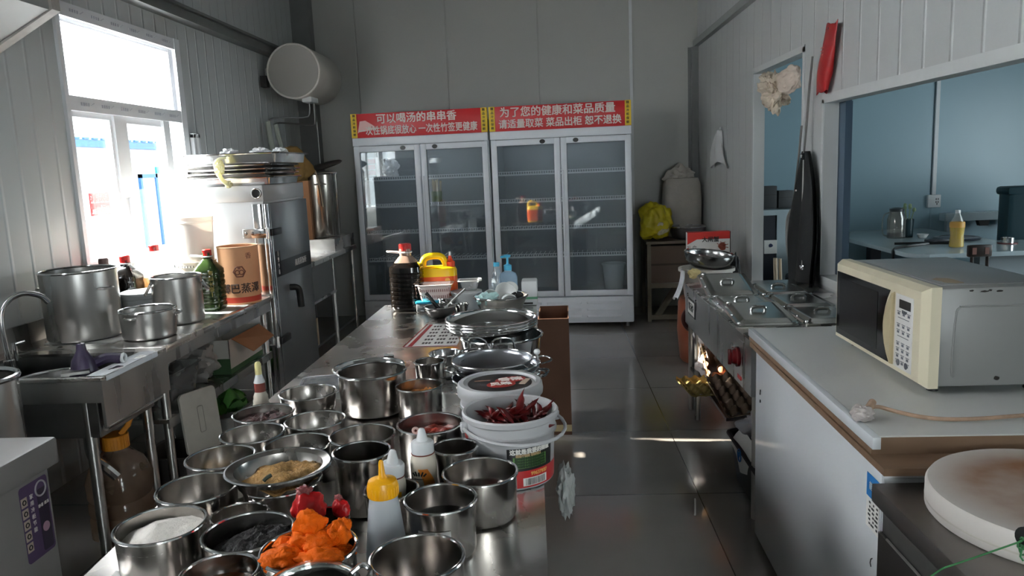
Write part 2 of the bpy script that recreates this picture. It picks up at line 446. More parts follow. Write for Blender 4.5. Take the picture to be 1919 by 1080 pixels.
m = MB(); m.box(xi - 0.02, xi + 0.012, 4.6, 4.63, 1.34, 1.46, bev=0.004); m.build('sash_handle', PVC, win)
m = MB()
for y in (5.46, 5.53): m.box(LW + 0.02, LW + 0.05, y, y + 0.035, 1.1, 1.88, bev=0.004)
m.box(LW + 0.02, LW + 0.05, 5.46, 5.565, 1.85, 1.885, bev=0.004)
m.build('open_sash_frame', PVC, win)
# shopfront behind the camera and the dining room window
m = MB(); y0, y1 = NW - 0.07, NW - 0.01
for x in (SX0, SX1 - 0.06): m.box(x, x + 0.06, y0, y1, 0.2, SZ1)
m.box(SX0, SX1, y0, y1, SZ1 - 0.06, SZ1); m.box(SX0, SX1, y0, y1, 0.2, 0.26)
w2 = struct('window_2', m, PVC)
MB().box(SX0, SX1, NW - 0.05, NW - 0.045, 0.22, SZ1 - 0.02).build('pane', CLEAR, w2)
m = MB()
for y in (DW0, 4.57, DW1 - 0.06): m.box(EX + 0.01, EX + 0.07, y, y + 0.06, 0.7, 2.3)
m.box(EX + 0.01, EX + 0.07, DW0, DW1, 2.24, 2.3); m.box(EX + 0.01, EX + 0.07, DW0, DW1, 0.7, 0.76)
w3 = struct('window_3', m, PVC)
MB().box(EX + 0.03, EX + 0.035, DW0, DW1, 0.72, 2.28).build('pane', CLEAR, w3)
m = MB()
for y in (0.4, 1.27, 2.14): m.box(LW - 0.07, LW - 0.01, y, y + 0.06, 2.0, 2.95)
m.box(LW - 0.071, LW - 0.009, 0.46, 2.14, 2.89, 2.95); m.box(LW - 0.071, LW - 0.009, 0.46, 2.14, 2.0, 2.06)
w5 = struct('window_5', m, PVC)  # unseen window, set high and frosted to shape its light
MB().box(LW - 0.045, LW - 0.04, 0.44, 2.16, 2.04, 2.91).build('pane', FROST, w5)
# beams, corner post, trims
m = MB(); m.box(LW + 0.001, LW + 0.07, NW, BW, 2.66, 2.76); m.box(LW + 0.07, LW + 0.10, NW, BW, 2.74, 2.76); m.box(LW + 0.07, LW + 0.10, NW, BW, 2.66, 2.68)
struct('trim_1', m, TRIMM)
struct('trim_2', MB().box(LW + 0.001, LW + 0.19, BW - 0.14, BW - 0.001, 0, CEIL - 0.001), TRIMM)
m = MB(); m.box(RW - 0.05, RW - 0.001, NW, BW, 2.68, 2.74)
struct('trim_3', m, TRIMG)
m = MB(); m.box(RW - 0.07, RW - 0.001, BW - 0.05, BW - 0.001, 0, 2.68); m.box(RW - 0.001, RW - 0.1, BW - 0.012, BW - 0.001, 0, 2.68)
struct('trim_4', m, TRIMM)
struct('trim_5', MB().box(0.855, 0.885, BW - 0.02, BW - 0.001, 1.0, CEIL - 0.001), TRIMW)
m = MB(); e = 0.006                    # white edging around the serving hatch and the doorway
m.box(RW - e, RW - 0.0005, PY1, PY1 + 0.03, PZ0 - 0.04, PZ1 + 0.02); m.box(RW - e, RW - 0.0005, PY0, PY1 + 0.03, PZ1, PZ1 + 0.05); m.box(RW - e, RW - 0.0005, PY0, PY1 + 0.03, PZ0 - 0.04, PZ0)
struct('trim_6', m, TRIMW)
m = MB()
m.box(RW - e, RW - 0.0005, DY1, DY1 + 0.035, 0, DZ + 0.03); m.box(RW - e, RW - 0.0005, DY0 - 0.035, DY0, 0, DZ + 0.03); m.box(RW - e, RW - 0.0005, DY0 - 0.035, DY1 + 0.035, DZ, DZ + 0.04)
struct('trim_7', m, TRIMW)
m = MB()
m.box(RW + 0.082, RW + 0.13, PY1 - 0.05, PY1 + 0.05, PZ0, PZ1 + 0.05); m.box(RW + 0.082, RW + 0.12, PY1 - 0.09, PY1 - 0.05, PZ0, PZ1)
struct('window_4', m, mat('dark_blue_window_track', (66, 86, 104), 0.35))
struct('trim_8', MB().box(RW - 0.012, RW + 0.10, PY0 + 0.01, PY1 - 0.01, PZ0 + 0.001, PZ0 + 0.014), TRIMW)

# yard and the building across it
struct('ground_outside', MB().box(-30, LW - 0.12, -10, 40, -0.25, -0.15), mat('concrete_yard', (104, 103, 101), 0.8, var=0.06, vscale=2))
BLUE = mat('blue_frame_paint', (44, 92, 150), 0.45)
bld = thing('site_building', 'white single-storey site building with blue roof edge seen through the window', 'building', (-7.5, 13.2, -0.15))
MB().box(-3.0, 0, -7, 7, 0, 2.36).build('wall', mat('white_building_wall', (206, 208, 210), 0.7, var=0.03), bld)
m = MB(); m.box(-3.1, 0.12, -7.1, 7.1, 2.30, 2.42)
for i in range(56): m.box(0.10, 0.14, -7 + i * 0.25, -6.86 + i * 0.25, 2.42, 2.45)
m.build('roof_edge', BLUE, bld)
for y in (0.53, 1.35):
    m = MB(); m.box(0, 0.05, y - 0.07, y, 0, 1.85); m.box(0, 0.05, y + 0.48, y + 0.55, 0, 1.85); m.box(0, 0.05, y - 0.07, y + 0.55, 1.78, 1.85)
    d = m.build('door_frame', BLUE, bld)
    MB().box(0.0, 0.02, y, y + 0.48, 0, 1.78).build('door_leaf', WHITEP, d)
MB().box(0, 0.03, 1.1, 1.32, 1.86, 1.98).build('door_plate', mat('teal_plate', (40, 140, 140), 0.5), bld)
sg = MB().box(0.0, 0.012, -1.10, -0.55, 1.19, 1.56).build('fire_lane_notice', mat('faded_red_notice', (136, 12, 14), 0.6), bld)
for i, s_ in enumerate(('消防通道', '严禁占用')):
    for j, ch in enumerate(s_):
        MB().box(0.012, 0.014, -1.080 + j * 0.133, -0.978 + j * 0.133, 1.397 - i * 0.175, 1.527 - i * 0.175).build('character_tile', mat('notice_tile', (190, 172, 170), 0.7), sg)
        text('lettering', ch, 0.13, mat('notice_red_ink', (120, 8, 10), 0.6), sg, T(0.0146, -1.029 + j * 0.133, 1.462 - i * 0.175, *FACE_X), bold=0.009)

# ------------------------------------------------------------------ extraction hood (top left)
h = thing('exhaust_hood', 'grey sheet-metal hood corner high on the left wall beside the window', 'hood', (LW + 0.002, 3.6, 2.18))
HM = mat('hood_sheet_metal', (168, 168, 166), 0.45, 0.3, var=0.08, vscale=4)
m = MB(); prof = [(0, 0.0), (0.0, 0.9), (0.33, 0.9), (0.33, 0.17)]
m.hexa([(x, -1.2, z) for x, z in prof], [(x, -0.06, z) for x, z in prof]); m.build('canopy', HM, h)
m = MB(); pf = [(0, -0.015), (0, 0.9), (0.345, 0.9), (0.345, 0.172)]
m.hexa([(x, -0.06, z) for x, z in pf], [(x, 0.0, z) for x, z in pf]); m.build('flange', mat('flange_metal', (196, 190, 184), 0.5, 0.1, var=0.15, vscale=15), h)

# ------------------------------------------------------------------ water heater
h = thing('water_heater', 'white cylindrical electric water heater mounted high in the back left corner', 'water heater', (-2.28, 6.98, 2.485))
HW = mat('heater_enamel', (206, 200, 192), 0.35, var=0.03)
m = MB(); m.lathe([(0.238, 0), (0.242, 0.01), (0.242, 0.72), (0.22, 0.77), (0.12, 0.80), (0, 0.805)], 48, T(0, 0, 0, rad(-90)), cap=False); m.build('tank', HW, h)
m = MB(); m.lathe([(0, 0.012), (0.2, 0.012), (0.228, 0.006)], 48, T(0, 0, 0, rad(-90)), cap=False); m.build('end_cap', mat('heater_cap', (150, 146, 140), 0.5), h)
MB().torus((0, 0.002, 0), 0.238, 0.009, 48, 8, axis='Y').build('rim_ring', HW, h)
m = MB(); m.box(-0.297, -0.21, 0.1, 0.16, -0.05, 0.05); m.box(-0.297, -0.21, 0.55, 0.61, -0.05, 0.05); m.build('wall_bracket', DARKST, h)
MB().box(-0.30, -0.245, -0.03, 0.05, -0.13, -0.03).build('junction_box', DARK, h)
MB().box(0.03, 0.12, 0.08, 0.3, -0.27, -0.22, bev=0.01).build('valve_cover', WHITEP, h)
m = MB(); m.tube([(0.06, 0.2, -0.25), (0.06, 0.2, -0.36), (0.03, 0.2, -0.40), (-0.14, 0.05, -0.40), (-0.23, -0.10, -0.42), (-0.24, -0.10, -0.46)], 0.008, smooth=1)
m.tube([(0.09, 0.24, -0.25), (0.09, 0.24, -0.45), (0.06, 0.25, -0.47), (-0.12, 0.10, -0.45), (-0.19, -0.02, -0.45), (-0.20, -0.02, -0.48)], 0.008, smooth=1)
m.tube([(0.10, 0.26, -0.44), (0.10, 0.26, -0.9), (0.10, 0.3, -1.45)], 0.006); m.build('copper_pipes', DARKST, h)
m = MB(); m.tube([(-0.24, -0.10, -0.44), (-0.235, -0.08, -0.60), (-0.225, -0.05, -0.78)], 0.024); m.tube([(-0.20, -0.02, -0.46), (-0.19, 0.02, -0.60), (-0.17, 0.05, -0.76)], 0.022); m.build('insulated_hose', mat('hose_foam', (176, 180, 170), 0.7), h)

# ------------------------------------------------------------------ glass-door fridges
LINER = mat('fridge_liner', (122, 128, 132), 0.45, var=0.03)
FGLASS = glass('milky_fridge_glass', (0.86, 0.9, 0.92), 0.10, 0.03, milky=0.08, milkcol=(0.55, 0.60, 0.66))  # glass with a milky tone mixed in
SIGNR = mat('sign_red', (196, 28, 34), 0.4, var=0.03); SIGNY = mat('sign_yellow', (232, 196, 40), 0.5)
RUB = mat('grey_gasket', (70, 76, 84), 0.6)
WIRE = mat('shelf_wire', (244, 245, 246), 0.4)
FA = math.atan2(-0.18, 2.63)
def fridge(label, ox, lines, sx):
    F = Matrix.Translation((-1.87, 7.30, 0)) @ Matrix.Rotation(FA, 4, 'Z')
    p = F @ Vector((ox, 0, 0))
    h = thing('display_fridge', label, 'fridge', p, FA, 'two-door glass display fridges')
    W, D = 1.305, 0.66
    m = MB()
    m.box(0, 0.04, 0.05, D, 0.05, 1.88); m.box(W - 0.04, W, 0.05, D, 0.05, 1.88); m.box(0.04, W - 0.04, D - 0.03, D, 0.05, 1.88)
    m.box(0, W, 0.05, D, 1.88, 2.0); m.box(0.04, W - 0.04, 0.05, D - 0.03, 0.05, 0.30)
    m.build('cabinet', GREYFR, h)
    m = MB(); m.box(0.041, 0.046, 0.06, D - 0.03, 0.301, 1.875); m.box(W - 0.046, W - 0.041, 0.06, D - 0.03, 0.301, 1.875); m.box(0.046, W - 0.046, D - 0.036, D - 0.031, 0.301, 1.875)
    m.box(0.046, W - 0.046, 0.06, D - 0.036, 0.3005, 0.306); m.box(0.046, W - 0.046, 0.06, D - 0.036, 1.869, 1.8745)
    m.build('liner', LINER, h)
    for z in (0.68, 0.95, 1.21, 1.47):
        m = MB()
        m.box(0.05, W - 0.05, 0.096, 0.106, z - 0.004, z + 0.010); m.box(0.05, W - 0.05, 0.10, 0.106, z + 0.03, z + 0.036)
        for i in range(52): x = 0.06 + i * (W - 0.12) / 51; m.box(x - 0.003, x + 0.003, 0.101, 0.105, z, z + 0.034)
        for i in range(26): x = 0.06 + i * (W - 0.12) / 25; m.box(x - 0.002, x + 0.002, 0.106, D - 0.06, z, z + 0.004)
        m.build('wire_shelf', WIRE, h)
    lo = lamp('fridge_fill_lamp', 'AREA', (W / 2, 0.12, 1.862), shape='RECTANGLE', size=1.1, size_y=0.03, energy=0.5, color=(0.9, 0.96, 1.0)); lo.parent = h; lo.rotation_euler = (rad(25), 0, 0)  # lamp added to brighten the unlit fridge interior
    for s_ in (0, 1):
        x0, x1 = (0.005, W / 2 - 0.004) if s_ == 0 else (W / 2 + 0.004, W - 0.005)
        z0, z1, fw = 0.31, 1.80, 0.055
        m = MB()
        m.box(x0, x0 + fw, 0, 0.045, z0, z1, bev=0.006); m.box(x1 - fw, x1, 0, 0.045, z0, z1, bev=0.006)
        m.box(x0 + fw - 0.004, x1 - fw + 0.004, 0, 0.045, z1 - fw, z1, bev=0.006); m.box(x0 + fw - 0.004, x1 - fw + 0.004, 0, 0.045, z0, z0 + fw, bev=0.006)
        d = m.build('door', GREYFR, h)
        MB().box(x0 + fw - 0.005, x1 - fw + 0.005, 0.02, 0.026, z0 + fw - 0.005, z1 - fw + 0.005).build('pane', FGLASS, d)
        m = MB(); a = 0.006; X0, X1, Z0, Z1 = x0 + fw - 0.003, x1 - fw + 0.003, z0 + fw - 0.003, z1 - fw + 0.003
        m.box(X0, X0 + a, 0.008, 0.019, Z0, Z1); m.box(X1 - a, X1, 0.008, 0.019, Z0, Z1); m.box(X0, X1, 0.008, 0.019, Z1 - a, Z1); m.box(X0, X1, 0.008, 0.019, Z0, Z0 + a)
        m.build('gasket', RUB, d)
        lx = x1 - 0.16 if s_ == 0 else x0 + 0.14
        MB().lathe([(0.0, 0), (0.02, 0), (0.02, 0.004), (0, 0.004)], 16, T(lx, -0.0005, z1 - 0.028, rad(90)), ax=1.3).build('lock_badge', BLACK, d)
        hx = x1 - 0.012 if s_ == 0 else x0 + 0.012
        MB().box(hx - 0.010, hx + 0.010, -0.012, -0.001, 0.7, 1.5, bev=0.004).build('grip_strip', GREYFR, d)
    MB().box(0, W, 0.0, 0.05, 1.805, 1.88, bev=0.004).build('header_rail', GREYFR, h)
    m = MB(); m.box(0.0, W, 0.0, 0.06, 1.88, 2.105, bev=0.003)
    sg = m.build('sign_board', SIGNR, h)
    MB().box(-0.001, 0.055, -0.003, 0.05, 1.882, 2.106).build('yellow_band', SIGNY, sg); MB().box(W - 0.055, W + 0.001, -0.003, 0.05, 1.882, 2.106).build('yellow_band', SIGNY, sg)
    for x in (0.03, W - 0.03):
        for i in range(6): text('band_lettering', '精品冷柜保鲜'[i], 0.027, mat('sign_green_ink', (90, 70, 20), 0.6), sg, T(x, -0.0036, 2.085 - i * 0.035, *FACE_Y), bold=0.001)
    SIL = mat('sign_silver_lettering', (222, 214, 208), 0.4)
    text('lettering', lines[0], 0.097, SIL, sg, T(W / 2 + sx[0], -0.001, 2.044, *FACE_Y), bold=0.0022, sx=sx[1])
    text('lettering', lines[1], 0.088, SIL, sg, T(W / 2 + sx[2], -0.001, 1.938, *FACE_Y), bold=0.002, sx=sx[3])
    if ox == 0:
        m = MB(); m.prism([(0.075, 1.935), (0.06, 1.925), (0.085, 2.035), (0.14, 2.04), (0.205, 2.0), (0.225, 1.985), (0.215, 1.955), (0.16, 1.945)], 0.0, 0.001, T(0, -0.0002, 0, *FACE_Y)); m.build('glare_patch', mat('pale_pink_patch', (236, 190, 186), 0.5), sg)  # sun glare on the sign, painted as a pale pink patch
        MB().tube([(0.196, -0.0016, 1.985), (0.204, -0.0016, 1.978), (0.198, -0.0016, 1.97)], 0.002, 5).build('hook_mark', INK, sg)
    m = MB(); m.box(0.005, W - 0.005, 0.0, 0.05, 0.05, 0.30, bev=0.006)
    bp = m.build('base_panel', GREYFR, h)
    for r_ in range(3):
        for c_ in range(3):
            x = 0.10 + c_ * 0.38; z = 0.245 - r_ * 0.065
            m = MB(); m.hexa([(x, -0.001, z - 0.012), (x + 0.33, -0.001, z - 0.012), (x + 0.33, -0.001, z + 0.012), (x, -0.001, z + 0.012)], [(x + 0.012, -0.011, z - 0.008), (x + 0.318, -0.011, z - 0.008), (x + 0.33, -0.001, z + 0.012), (x, -0.001, z + 0.012)]); m.build('louvre', GREYFR, bp)
    for x in (0.06, W - 0.06):
        for y in (0.08, D - 0.06): MB().cyl((x, y, 0), (x, y, 0.05), 0.022, 0.015, 12).build('foot', DARKST, h)
    return h
fr1 = fridge('left glass-door drinks fridge under the red sign about soup skewers', 0, ('可以喝汤的串串香', '一次性锅底很放心 一次性竹签更健康'), (-0.02, 1.0, -0.012, 0.80))
fr2 = fridge('right glass-door drinks fridge under the red sign about food quality', 1.325, ('为了您的健康和菜品质量', '请适量取菜 菜品出柜 恕不退换'), (-0.02, 1.0, 0.0, 0.95))
def in_fridge(ox, oy, oz): return Matrix.Translation((-1.87, 7.30, 0)) @ Matrix.Rotation(FA, 4, 'Z') @ Vector((ox, oy, oz))
h = thing('carton', 'red and white carton on the top left fridge shelf', 'box', in_fridge(0.13, 0.17, 1.507), FA)
MB().box(-0.045, 0.045, -0.03, 0.05, 0, 0.19).build('body', PAPERW, h)
m = MB()
for z in (0.02, 0.075, 0.13): m.box(-0.035, 0.035, -0.032, -0.0305, z, z + 0.045)
m.build('red_print', REDP, h)
h = thing('packet', 'white crumpled packet beside the red carton in the fridge', 'packet', in_fridge(0.30, 0.2, 1.507), FA)
MB().blob((0, 0, 0.075), (0.075, 0.05, 0.09), 3, 0.5, 1.8, 4, flatz=-0.075).build('bag', BAG, h)
h = thing('skewer_pack', 'bundle of pale bamboo skewers upright in a green wrapper in the fridge', 'skewers', in_fridge(0.755, 0.16, 1.247), FA)
m = MB()
for i in range(14):
    a = random.random() * 6.28; r_ = 0.04 * sqrt(random.random()); m.cyl((r_ * cos(a), r_ * sin(a), 0.01), (1.3 * r_ * cos(a), 1.3 * r_ * sin(a), 0.19 + random.random() * 0.03), 0.006, n=6)
m.build('skewers', mat('bamboo', (226, 208, 168), 0.6), h)
MB().lathe([(0, 0), (0.05, 0), (0.052, 0.1), (0.049, 0.1), (0.047, 0.004), (0, 0.004)], 20).build('wrapper', mat('green_wrap', (120, 140, 70), 0.5), h)
h = thing('storage_tub', 'added pale grey tub in place of a reflection in the right fridge', 'tub', in_fridge(2.45, 0.3, 0.307), FA)  # tub added to stand for a pale reflection in the door glass
m = MB(); m.lathe([(0, 0), (0.085, 0), (0.11, 0.26), (0.118, 0.26), (0.118, 0.275), (0.104, 0.275), (0.08, 0.006), (0, 0.006)], 32); m.build('body', WHITEP, h)

# ------------------------------------------------------------------ left side: work table, sink, steam cabinet
CX = -1.80                                  # front edge of the left run
h = thing('work_table', 'stainless steel work table with undershelf along the window wall, holding the stock pots', 'table', (0, 0, 0))
MB().box(-2.56, CX, 3.32, 4.70, 0.765, 0.80, bev=0.006).build('worktop', TOPST, h)
m = MB(); m.box(CX - 0.02, CX - 0.005, 3.33, 4.69, 0.71, 0.766); m.box(-2.55, CX - 0.02, 3.33, 3.345, 0.71, 0.766); m.build('apron', STEEL, h)
for x in (-2.52, CX - 0.045):
    for y in (3.37, 4.65): MB().cyl((x, y, 0), (x, y, 0.77), 0.021, n=16).build('leg', STEEL, h)
m = MB(); m.box(-2.55, CX - 0.025, 3.34, 4.68, 0.425, 0.445); m.box(CX - 0.03, CX - 0.02, 3.34, 4.68, 0.40, 0.446); m.build('undershelf', STEEL, h)
m = MB(); m.box(-2.56, -2.545, 3.32, 4.70, 0.80, 0.90); m.build('upstand', STEEL, h)

h = thing('sink_unit', 'stainless steel sink unit with open legs left of the work table', 'sink', (0, 0, 0))
y0, y1, x0, x1, zt = 2.80, 3.31, -2.56, -1.78, 0.80
m = MB()
m.box(x0, x1, y0, y0 + 0.03, zt - 0.012, zt); m.box(x0, x1, y1 - 0.07, y1, zt - 0.012, zt); m.box(x1 - 0.05, x1, y0 + 0.03, y1 - 0.07, zt - 0.012, zt); m.box(x0, x0 + 0.12, y0 + 0.03, y1 - 0.07, zt - 0.012, zt)
m.build('rim', TOPST, h)
m = MB(); a, b, c, d = x0 + 0.12, x1 - 0.05, y0 + 0.03, y1 - 0.07; zb = 0.55
m.box(a - 0.004, a, c, d, zb, zt - 0.012); m.box(b, b + 0.004, c, d, zb, zt - 0.012); m.box(a, b, c - 0.004, c, zb, zt - 0.012); m.box(a, b, d, d + 0.004, zb, zt - 0.012); m.box(a, b, c, d, zb - 0.004, zb)
m.build('basin', DARKST, h)
m = MB(); m.box(x1 - 0.012, x1, y0, y1, 0.60, zt - 0.013); m.box(x0, x1 - 0.012, y0, y0 + 0.012, 0.70, zt - 0.013); m.build('front_panel', STEEL, h)
for x in (x0 + 0.05, x1 - 0.10):
    for y in (y0 + 0.045, y1 - 0.045): MB().cyl((x, y, 0), (x, y, 0.79), 0.022, n=16).build('leg', STEEL, h)
MB().cyl((x1 - 0.03, y0 + 0.04, 0.585), (x1 - 0.03, y1 - 0.04, 0.585), 0.013).build('rail', SHINY, h)
MB().box(x0, x0 + 0.02, y0, y1, 0.8, 0.98).build('backsplash', mat('brownish_steel', (0.36, 0.32, 0.30, 1), 0.4, 0.9, var=0.1), h)
m = MB(); m.cyl((-2.31, 3.02, 0.80), (-2.31, 3.02, 0.83), 0.022); m.cyl((-2.37, 3.14, 0.80), (-2.37, 3.14, 0.88), 0.012); m.cyl((-2.37, 3.14, 0.87), (-2.33, 3.16, 0.88), 0.008)
m.tube([(-2.31, 3.02, 0.82), (-2.315, 3.01, 0.98), (-2.31, 3.02, 1.06), (-2.27, 3.08, 1.11), (-2.22, 3.14, 1.09), (-2.20, 3.16, 1.05)], 0.012, 10, smooth=3); m.build('gooseneck_tap', SHINY, h)
m = MB(); m.tube([(-1.95, 2.93, 0.55), (-1.95, 2.93, 0.42), (-1.9, 2.94, 0.38), (-1.86, 2.95, 0.33)], 0.02, smooth=2); m.build('waste_pipe', SHINY, h)
h = thing('wire_basket', 'round steel strainer basket lying in the sink basin', 'basket', (-2.12, 3.03, 0.60))
m = MB(); m.lathe([(0.10, 0.0), (0.165, 0.12), (0.172, 0.14), (0.160, 0.14), (0.158, 0.12), (0.095, 0.008), (0, 0.008)], 36); m.build('bowl', DARKST, h)
MB().torus((0, 0, 0.142), 0.168, 0.007, 40).build('rim', SHINY, h)
h = thing('spray_head', 'dark purple bottle head and hose lying over the front of the sink', 'nozzle', (-1.93, 2.93, 0.748))
PURP = mat('dark_purple_plastic', (46, 34, 62), 0.4)
m = MB(); m.lathe([(0, 0), (0.05, 0.0), (0.055, 0.03), (0.04, 0.10), (0.02, 0.135), (0.016, 0.165), (0.0, 0.17)], 20); m.build('body', PURP, h)
m = MB(); m.tube([(0.02, 0.03, 0.07), (0.05, 0.08, 0.085), (0.10, 0.10, 0.075)], 0.022, smooth=2); m.build('hose', PURP, h)
MB().torus((0.11, 0.105, 0.075), 0.016, 0.007, 20, 8, axis='X').build('nozzle_ring', WHITEP, h)
MB().box(-0.075, 0.025, -0.08, -0.02, 0.055, 0.066, T(0, 0, 0, 0, 0, 0.5)).build('clip', DARKST, h)
o = MB()
o.grid(lambda u, v: (-1.862 + 0.078 * u, 2.83 + 0.40 * v, 0.8015 + 0.004 * sin(v * 14) * sin(u * 3)), 6, 24); o.grid(lambda u, v: (-1.778 + 0.001 * sin(v * 9), 2.83 + 0.40 * v, 0.802 - 0.022 * u), 2, 24)
tag(o.build('folded_towel', mat('white_cloth', (214, 216, 220), 0.8, bump=0.2, bscale=40)), 'white folded cloth strip laid along the front edge of the sink', 'cloth')

# steam cabinet
h = thing('steam_cabinet', 'tall stainless steel rice steaming cabinet beside the window', 'steamer', (-2.36, 4.76, 0))
m = MB(); m.box(0, 0.54, 0, 0.80, 0.12, 1.50, bev=0.004); m.build('body', OVENST, h)
for x in (0.04, 0.50):
    for y in (0.04, 0.76): MB().cyl((x, y, 0), (x, y, 0.12), 0.025).build('leg', STEEL, h)
MB().box(-0.001, 0.545, -0.006, 0.80, 1.40, 1.503, bev=0.003).build('top_cap', OVENST, h)
m = MB(); m.box(0.541, 0.56, 0.06, 0.80, 0.16, 1.385, bev=0.004); d = m.build('door', mat('door_steel', (0.34, 0.35, 0.35, 1), 0.3, 0.9, var=0.06, vscale=3), h)
m = MB(); m.box(0.47, 0.535, -0.012, 0.0, 0.14, 1.385, bev=0.004); m.box(0.535, 0.56, -0.012, 0.05, 0.14, 1.385, bev=0.004); m.build('corner_strip', SHINY, h)
for z in (1.20, 0.49):
    m = MB(); m.box(0.40, 0.57, -0.03, -0.008, z - 0.03, z + 0.03, bev=0.006); m.cyl((0.56, -0.018, z - 0.035), (0.56, -0.018, z + 0.035), 0.014)
    for k in range(3): m.lathe([(0, 0), (0.011, 0), (0.009, 0.006), (0, 0.007)], 12, T(0.42 + 0.045 * k, -0.03, z, rad(90)))
    m.build('hinge', SHINY, h)
    MB().box(0.561, 0.585, 0.0, 0.17, z - 0.022, z + 0.022, bev=0.005).build('hinge_arm', BLACK, h)
m = MB(); m.tube([(0.56, 0.30, 0.80), (0.61, 0.30, 0.80), (0.62, 0.31, 0.77), (0.62, 0.32, 0.66)], 0.016, flat=1.4, smooth=2); m.build('handle', BLACK, d)
m = MB(); m.box(0.5605, 0.562, 0.10, 0.79, 0.90, 1.0); m.build('label_band', BLACK, d)
text('lettering', '商用蒸饭柜', 0.05, INKW, d, T(0.5626, 0.56, 0.95, *FACE_X))
m = MB(); m.box(0.5605, 0.562, 0.08, 0.16, 0.90, 1.07); m.build('side_label', BLACK, d)
for i in range(4): text('lettering', '1998'[i], 0.045, INKW, d, T(0.5626, 0.12, 1.05 - i * 0.04, *FACE_X), bold=0.001)
MB().lathe([(0, 0), (0.032, 0), (0.032, 0.004), (0, 0.004)], 24, T(0.505, -0.0065, 1.452, rad(90)), ax=1.1).build('badge', BLACK, h)
MB().torus((0.505, -0.011, 1.452), 0.03, 0.004, 24, 6, axis='Y').build('badge_ring', SHINY, h)
TRAYM = mat('tray_steel', (0.62, 0.61, 0.60, 1), 0.2, 1.0, var=0.06, vscale=6)
def rrect(x0, x1, y0, y1, r, n=5):
    pts = []
    for cx, cy, a in ((x1 - r, y1 - r, 0), (x0 + r, y1 - r, 90), (x0 + r, y0 + r, 180), (x1 - r, y0 + r, 270)):
        for i in range(n + 1): t = rad(a + 90 * i / n); pts.append((cx + r * cos(t), cy + r * sin(t)))
    return pts
def ring_solid(mb, rings, M=None):
    n = len(rings[0]); vs = [v for r in rings for v in r]; fs = []
    for j in range(len(rings) - 1):
        for i in range(n): k = (i + 1) % n; fs.append((j * n + i, j * n + k, (j + 1) * n + k, (j + 1) * n + i))
    fs.append(tuple(range(n - 1, -1, -1))); fs.append(tuple((len(rings) - 1) * n + i for i in range(n)))
    return mb._add(vs, fs, M)
def tray_mb(W, D, H, lip=0.018, t=0.0025, taper=0.012, r=0.04):
    def R_(g, z): return [(x, y, z) for x, y in rrect(-W / 2 + g, W / 2 - g, -D / 2 + g, D / 2 - g, max(r - g, 0.008))]
    L = lip
    return ring_solid(MB(), [R_(L + taper, 0), R_(L, H - t), R_(0, H - 0.002), R_(-0.002, H), R_(0, H + 0.001), R_(L + t, H), R_(L + taper + t, t)])
zt = 1.506
for i, (H, dx, dy, rz, lab) in enumerate([(0.045, -0.02, 0.0, 0.0, 'bottom steel tray of the stack on the steam cabinet'), (0.02, -0.03, -0.01, 0.01, 'steel tray second from the bottom of the stack on the steam cabinet'), (0.018, -0.025, 0.0, -0.012, 'steel tray third from the bottom of the stack on the steam cabinet'), (0.018, -0.03, -0.005, 0.006, 'steel tray below the topmost of the stack on the steam cabinet'), (0.060, 0.01, 0.0, -0.005, 'topmost deep steel tray with white film scraps on the steam cabinet')]):
    h = thing('oven_tray', lab, 'tray', (-2.02 + dx, 5.06 + dy, zt), rz, 'steel trays stacked on the steam cabinet')
    W, D = (0.58, 0.60) if i < 4 else (0.63, 0.62)
    tray_mb(W, D, H).build('pan', TRAYM, h)
    MB().tube([(x, y, H) for x, y in rrect(-W / 2, W / 2, -D / 2, D / 2, 0.04)], 0.006, 6, closed=True).build('rolled_rim', SHINY, h)
    zt += H + 0.0085
for i, (x, y, sx, lab) in enumerate([(-2.03, 4.81, 0.05, 'small scrap of white film on the middle of the top tray'), (-1.83, 4.82, 0.065, 'larger crumpled white film on the right corner of the top tray'), (-1.76, 4.98, 0.05, 'flat white film at the far right edge of the top tray')]):
    tag(MB().blob((x, y, zt - 0.003), (sx, 0.045, 0.030), 5 + i, 0.45, 2.2, 4, flatz=-0.02).build('plastic_film', BAG), lab, 'film')
h = thing('net_bag', 'yellowish white knotted net bag hanging over the front of the tray stack', 'bag', (-2.05, 4.69, 1.60))
NETM = translucent('pale_yellow_net', (224, 222, 192), 0.6, 0.4)
m = MB(); m.blob((0, 0, 0.02), (0.032, 0.018, 0.045), 9, 0.4, 3.0, 4); m.build('knot', NETM, h)
m = MB(); m.tube([(-0.03, 0, 0.04), (0.0, -0.012, 0.075), (0.05, 0.0, 0.08)], 0.008, smooth=2); m.build('loop', NETM, h)
m = MB(); m.tube([(0.0, -0.015, -0.02), (0.02, -0.02, -0.06), (0.055, -0.006, -0.09)], 0.018, flat=0.6, smooth=2); m.build('tail', NETM, h)
m = MB(); m.blob((0.05, -0.005, -0.085), (0.024, 0.014, 0.022), 4, 0.5, 3, 3); m.build('tassel', NETM, h)

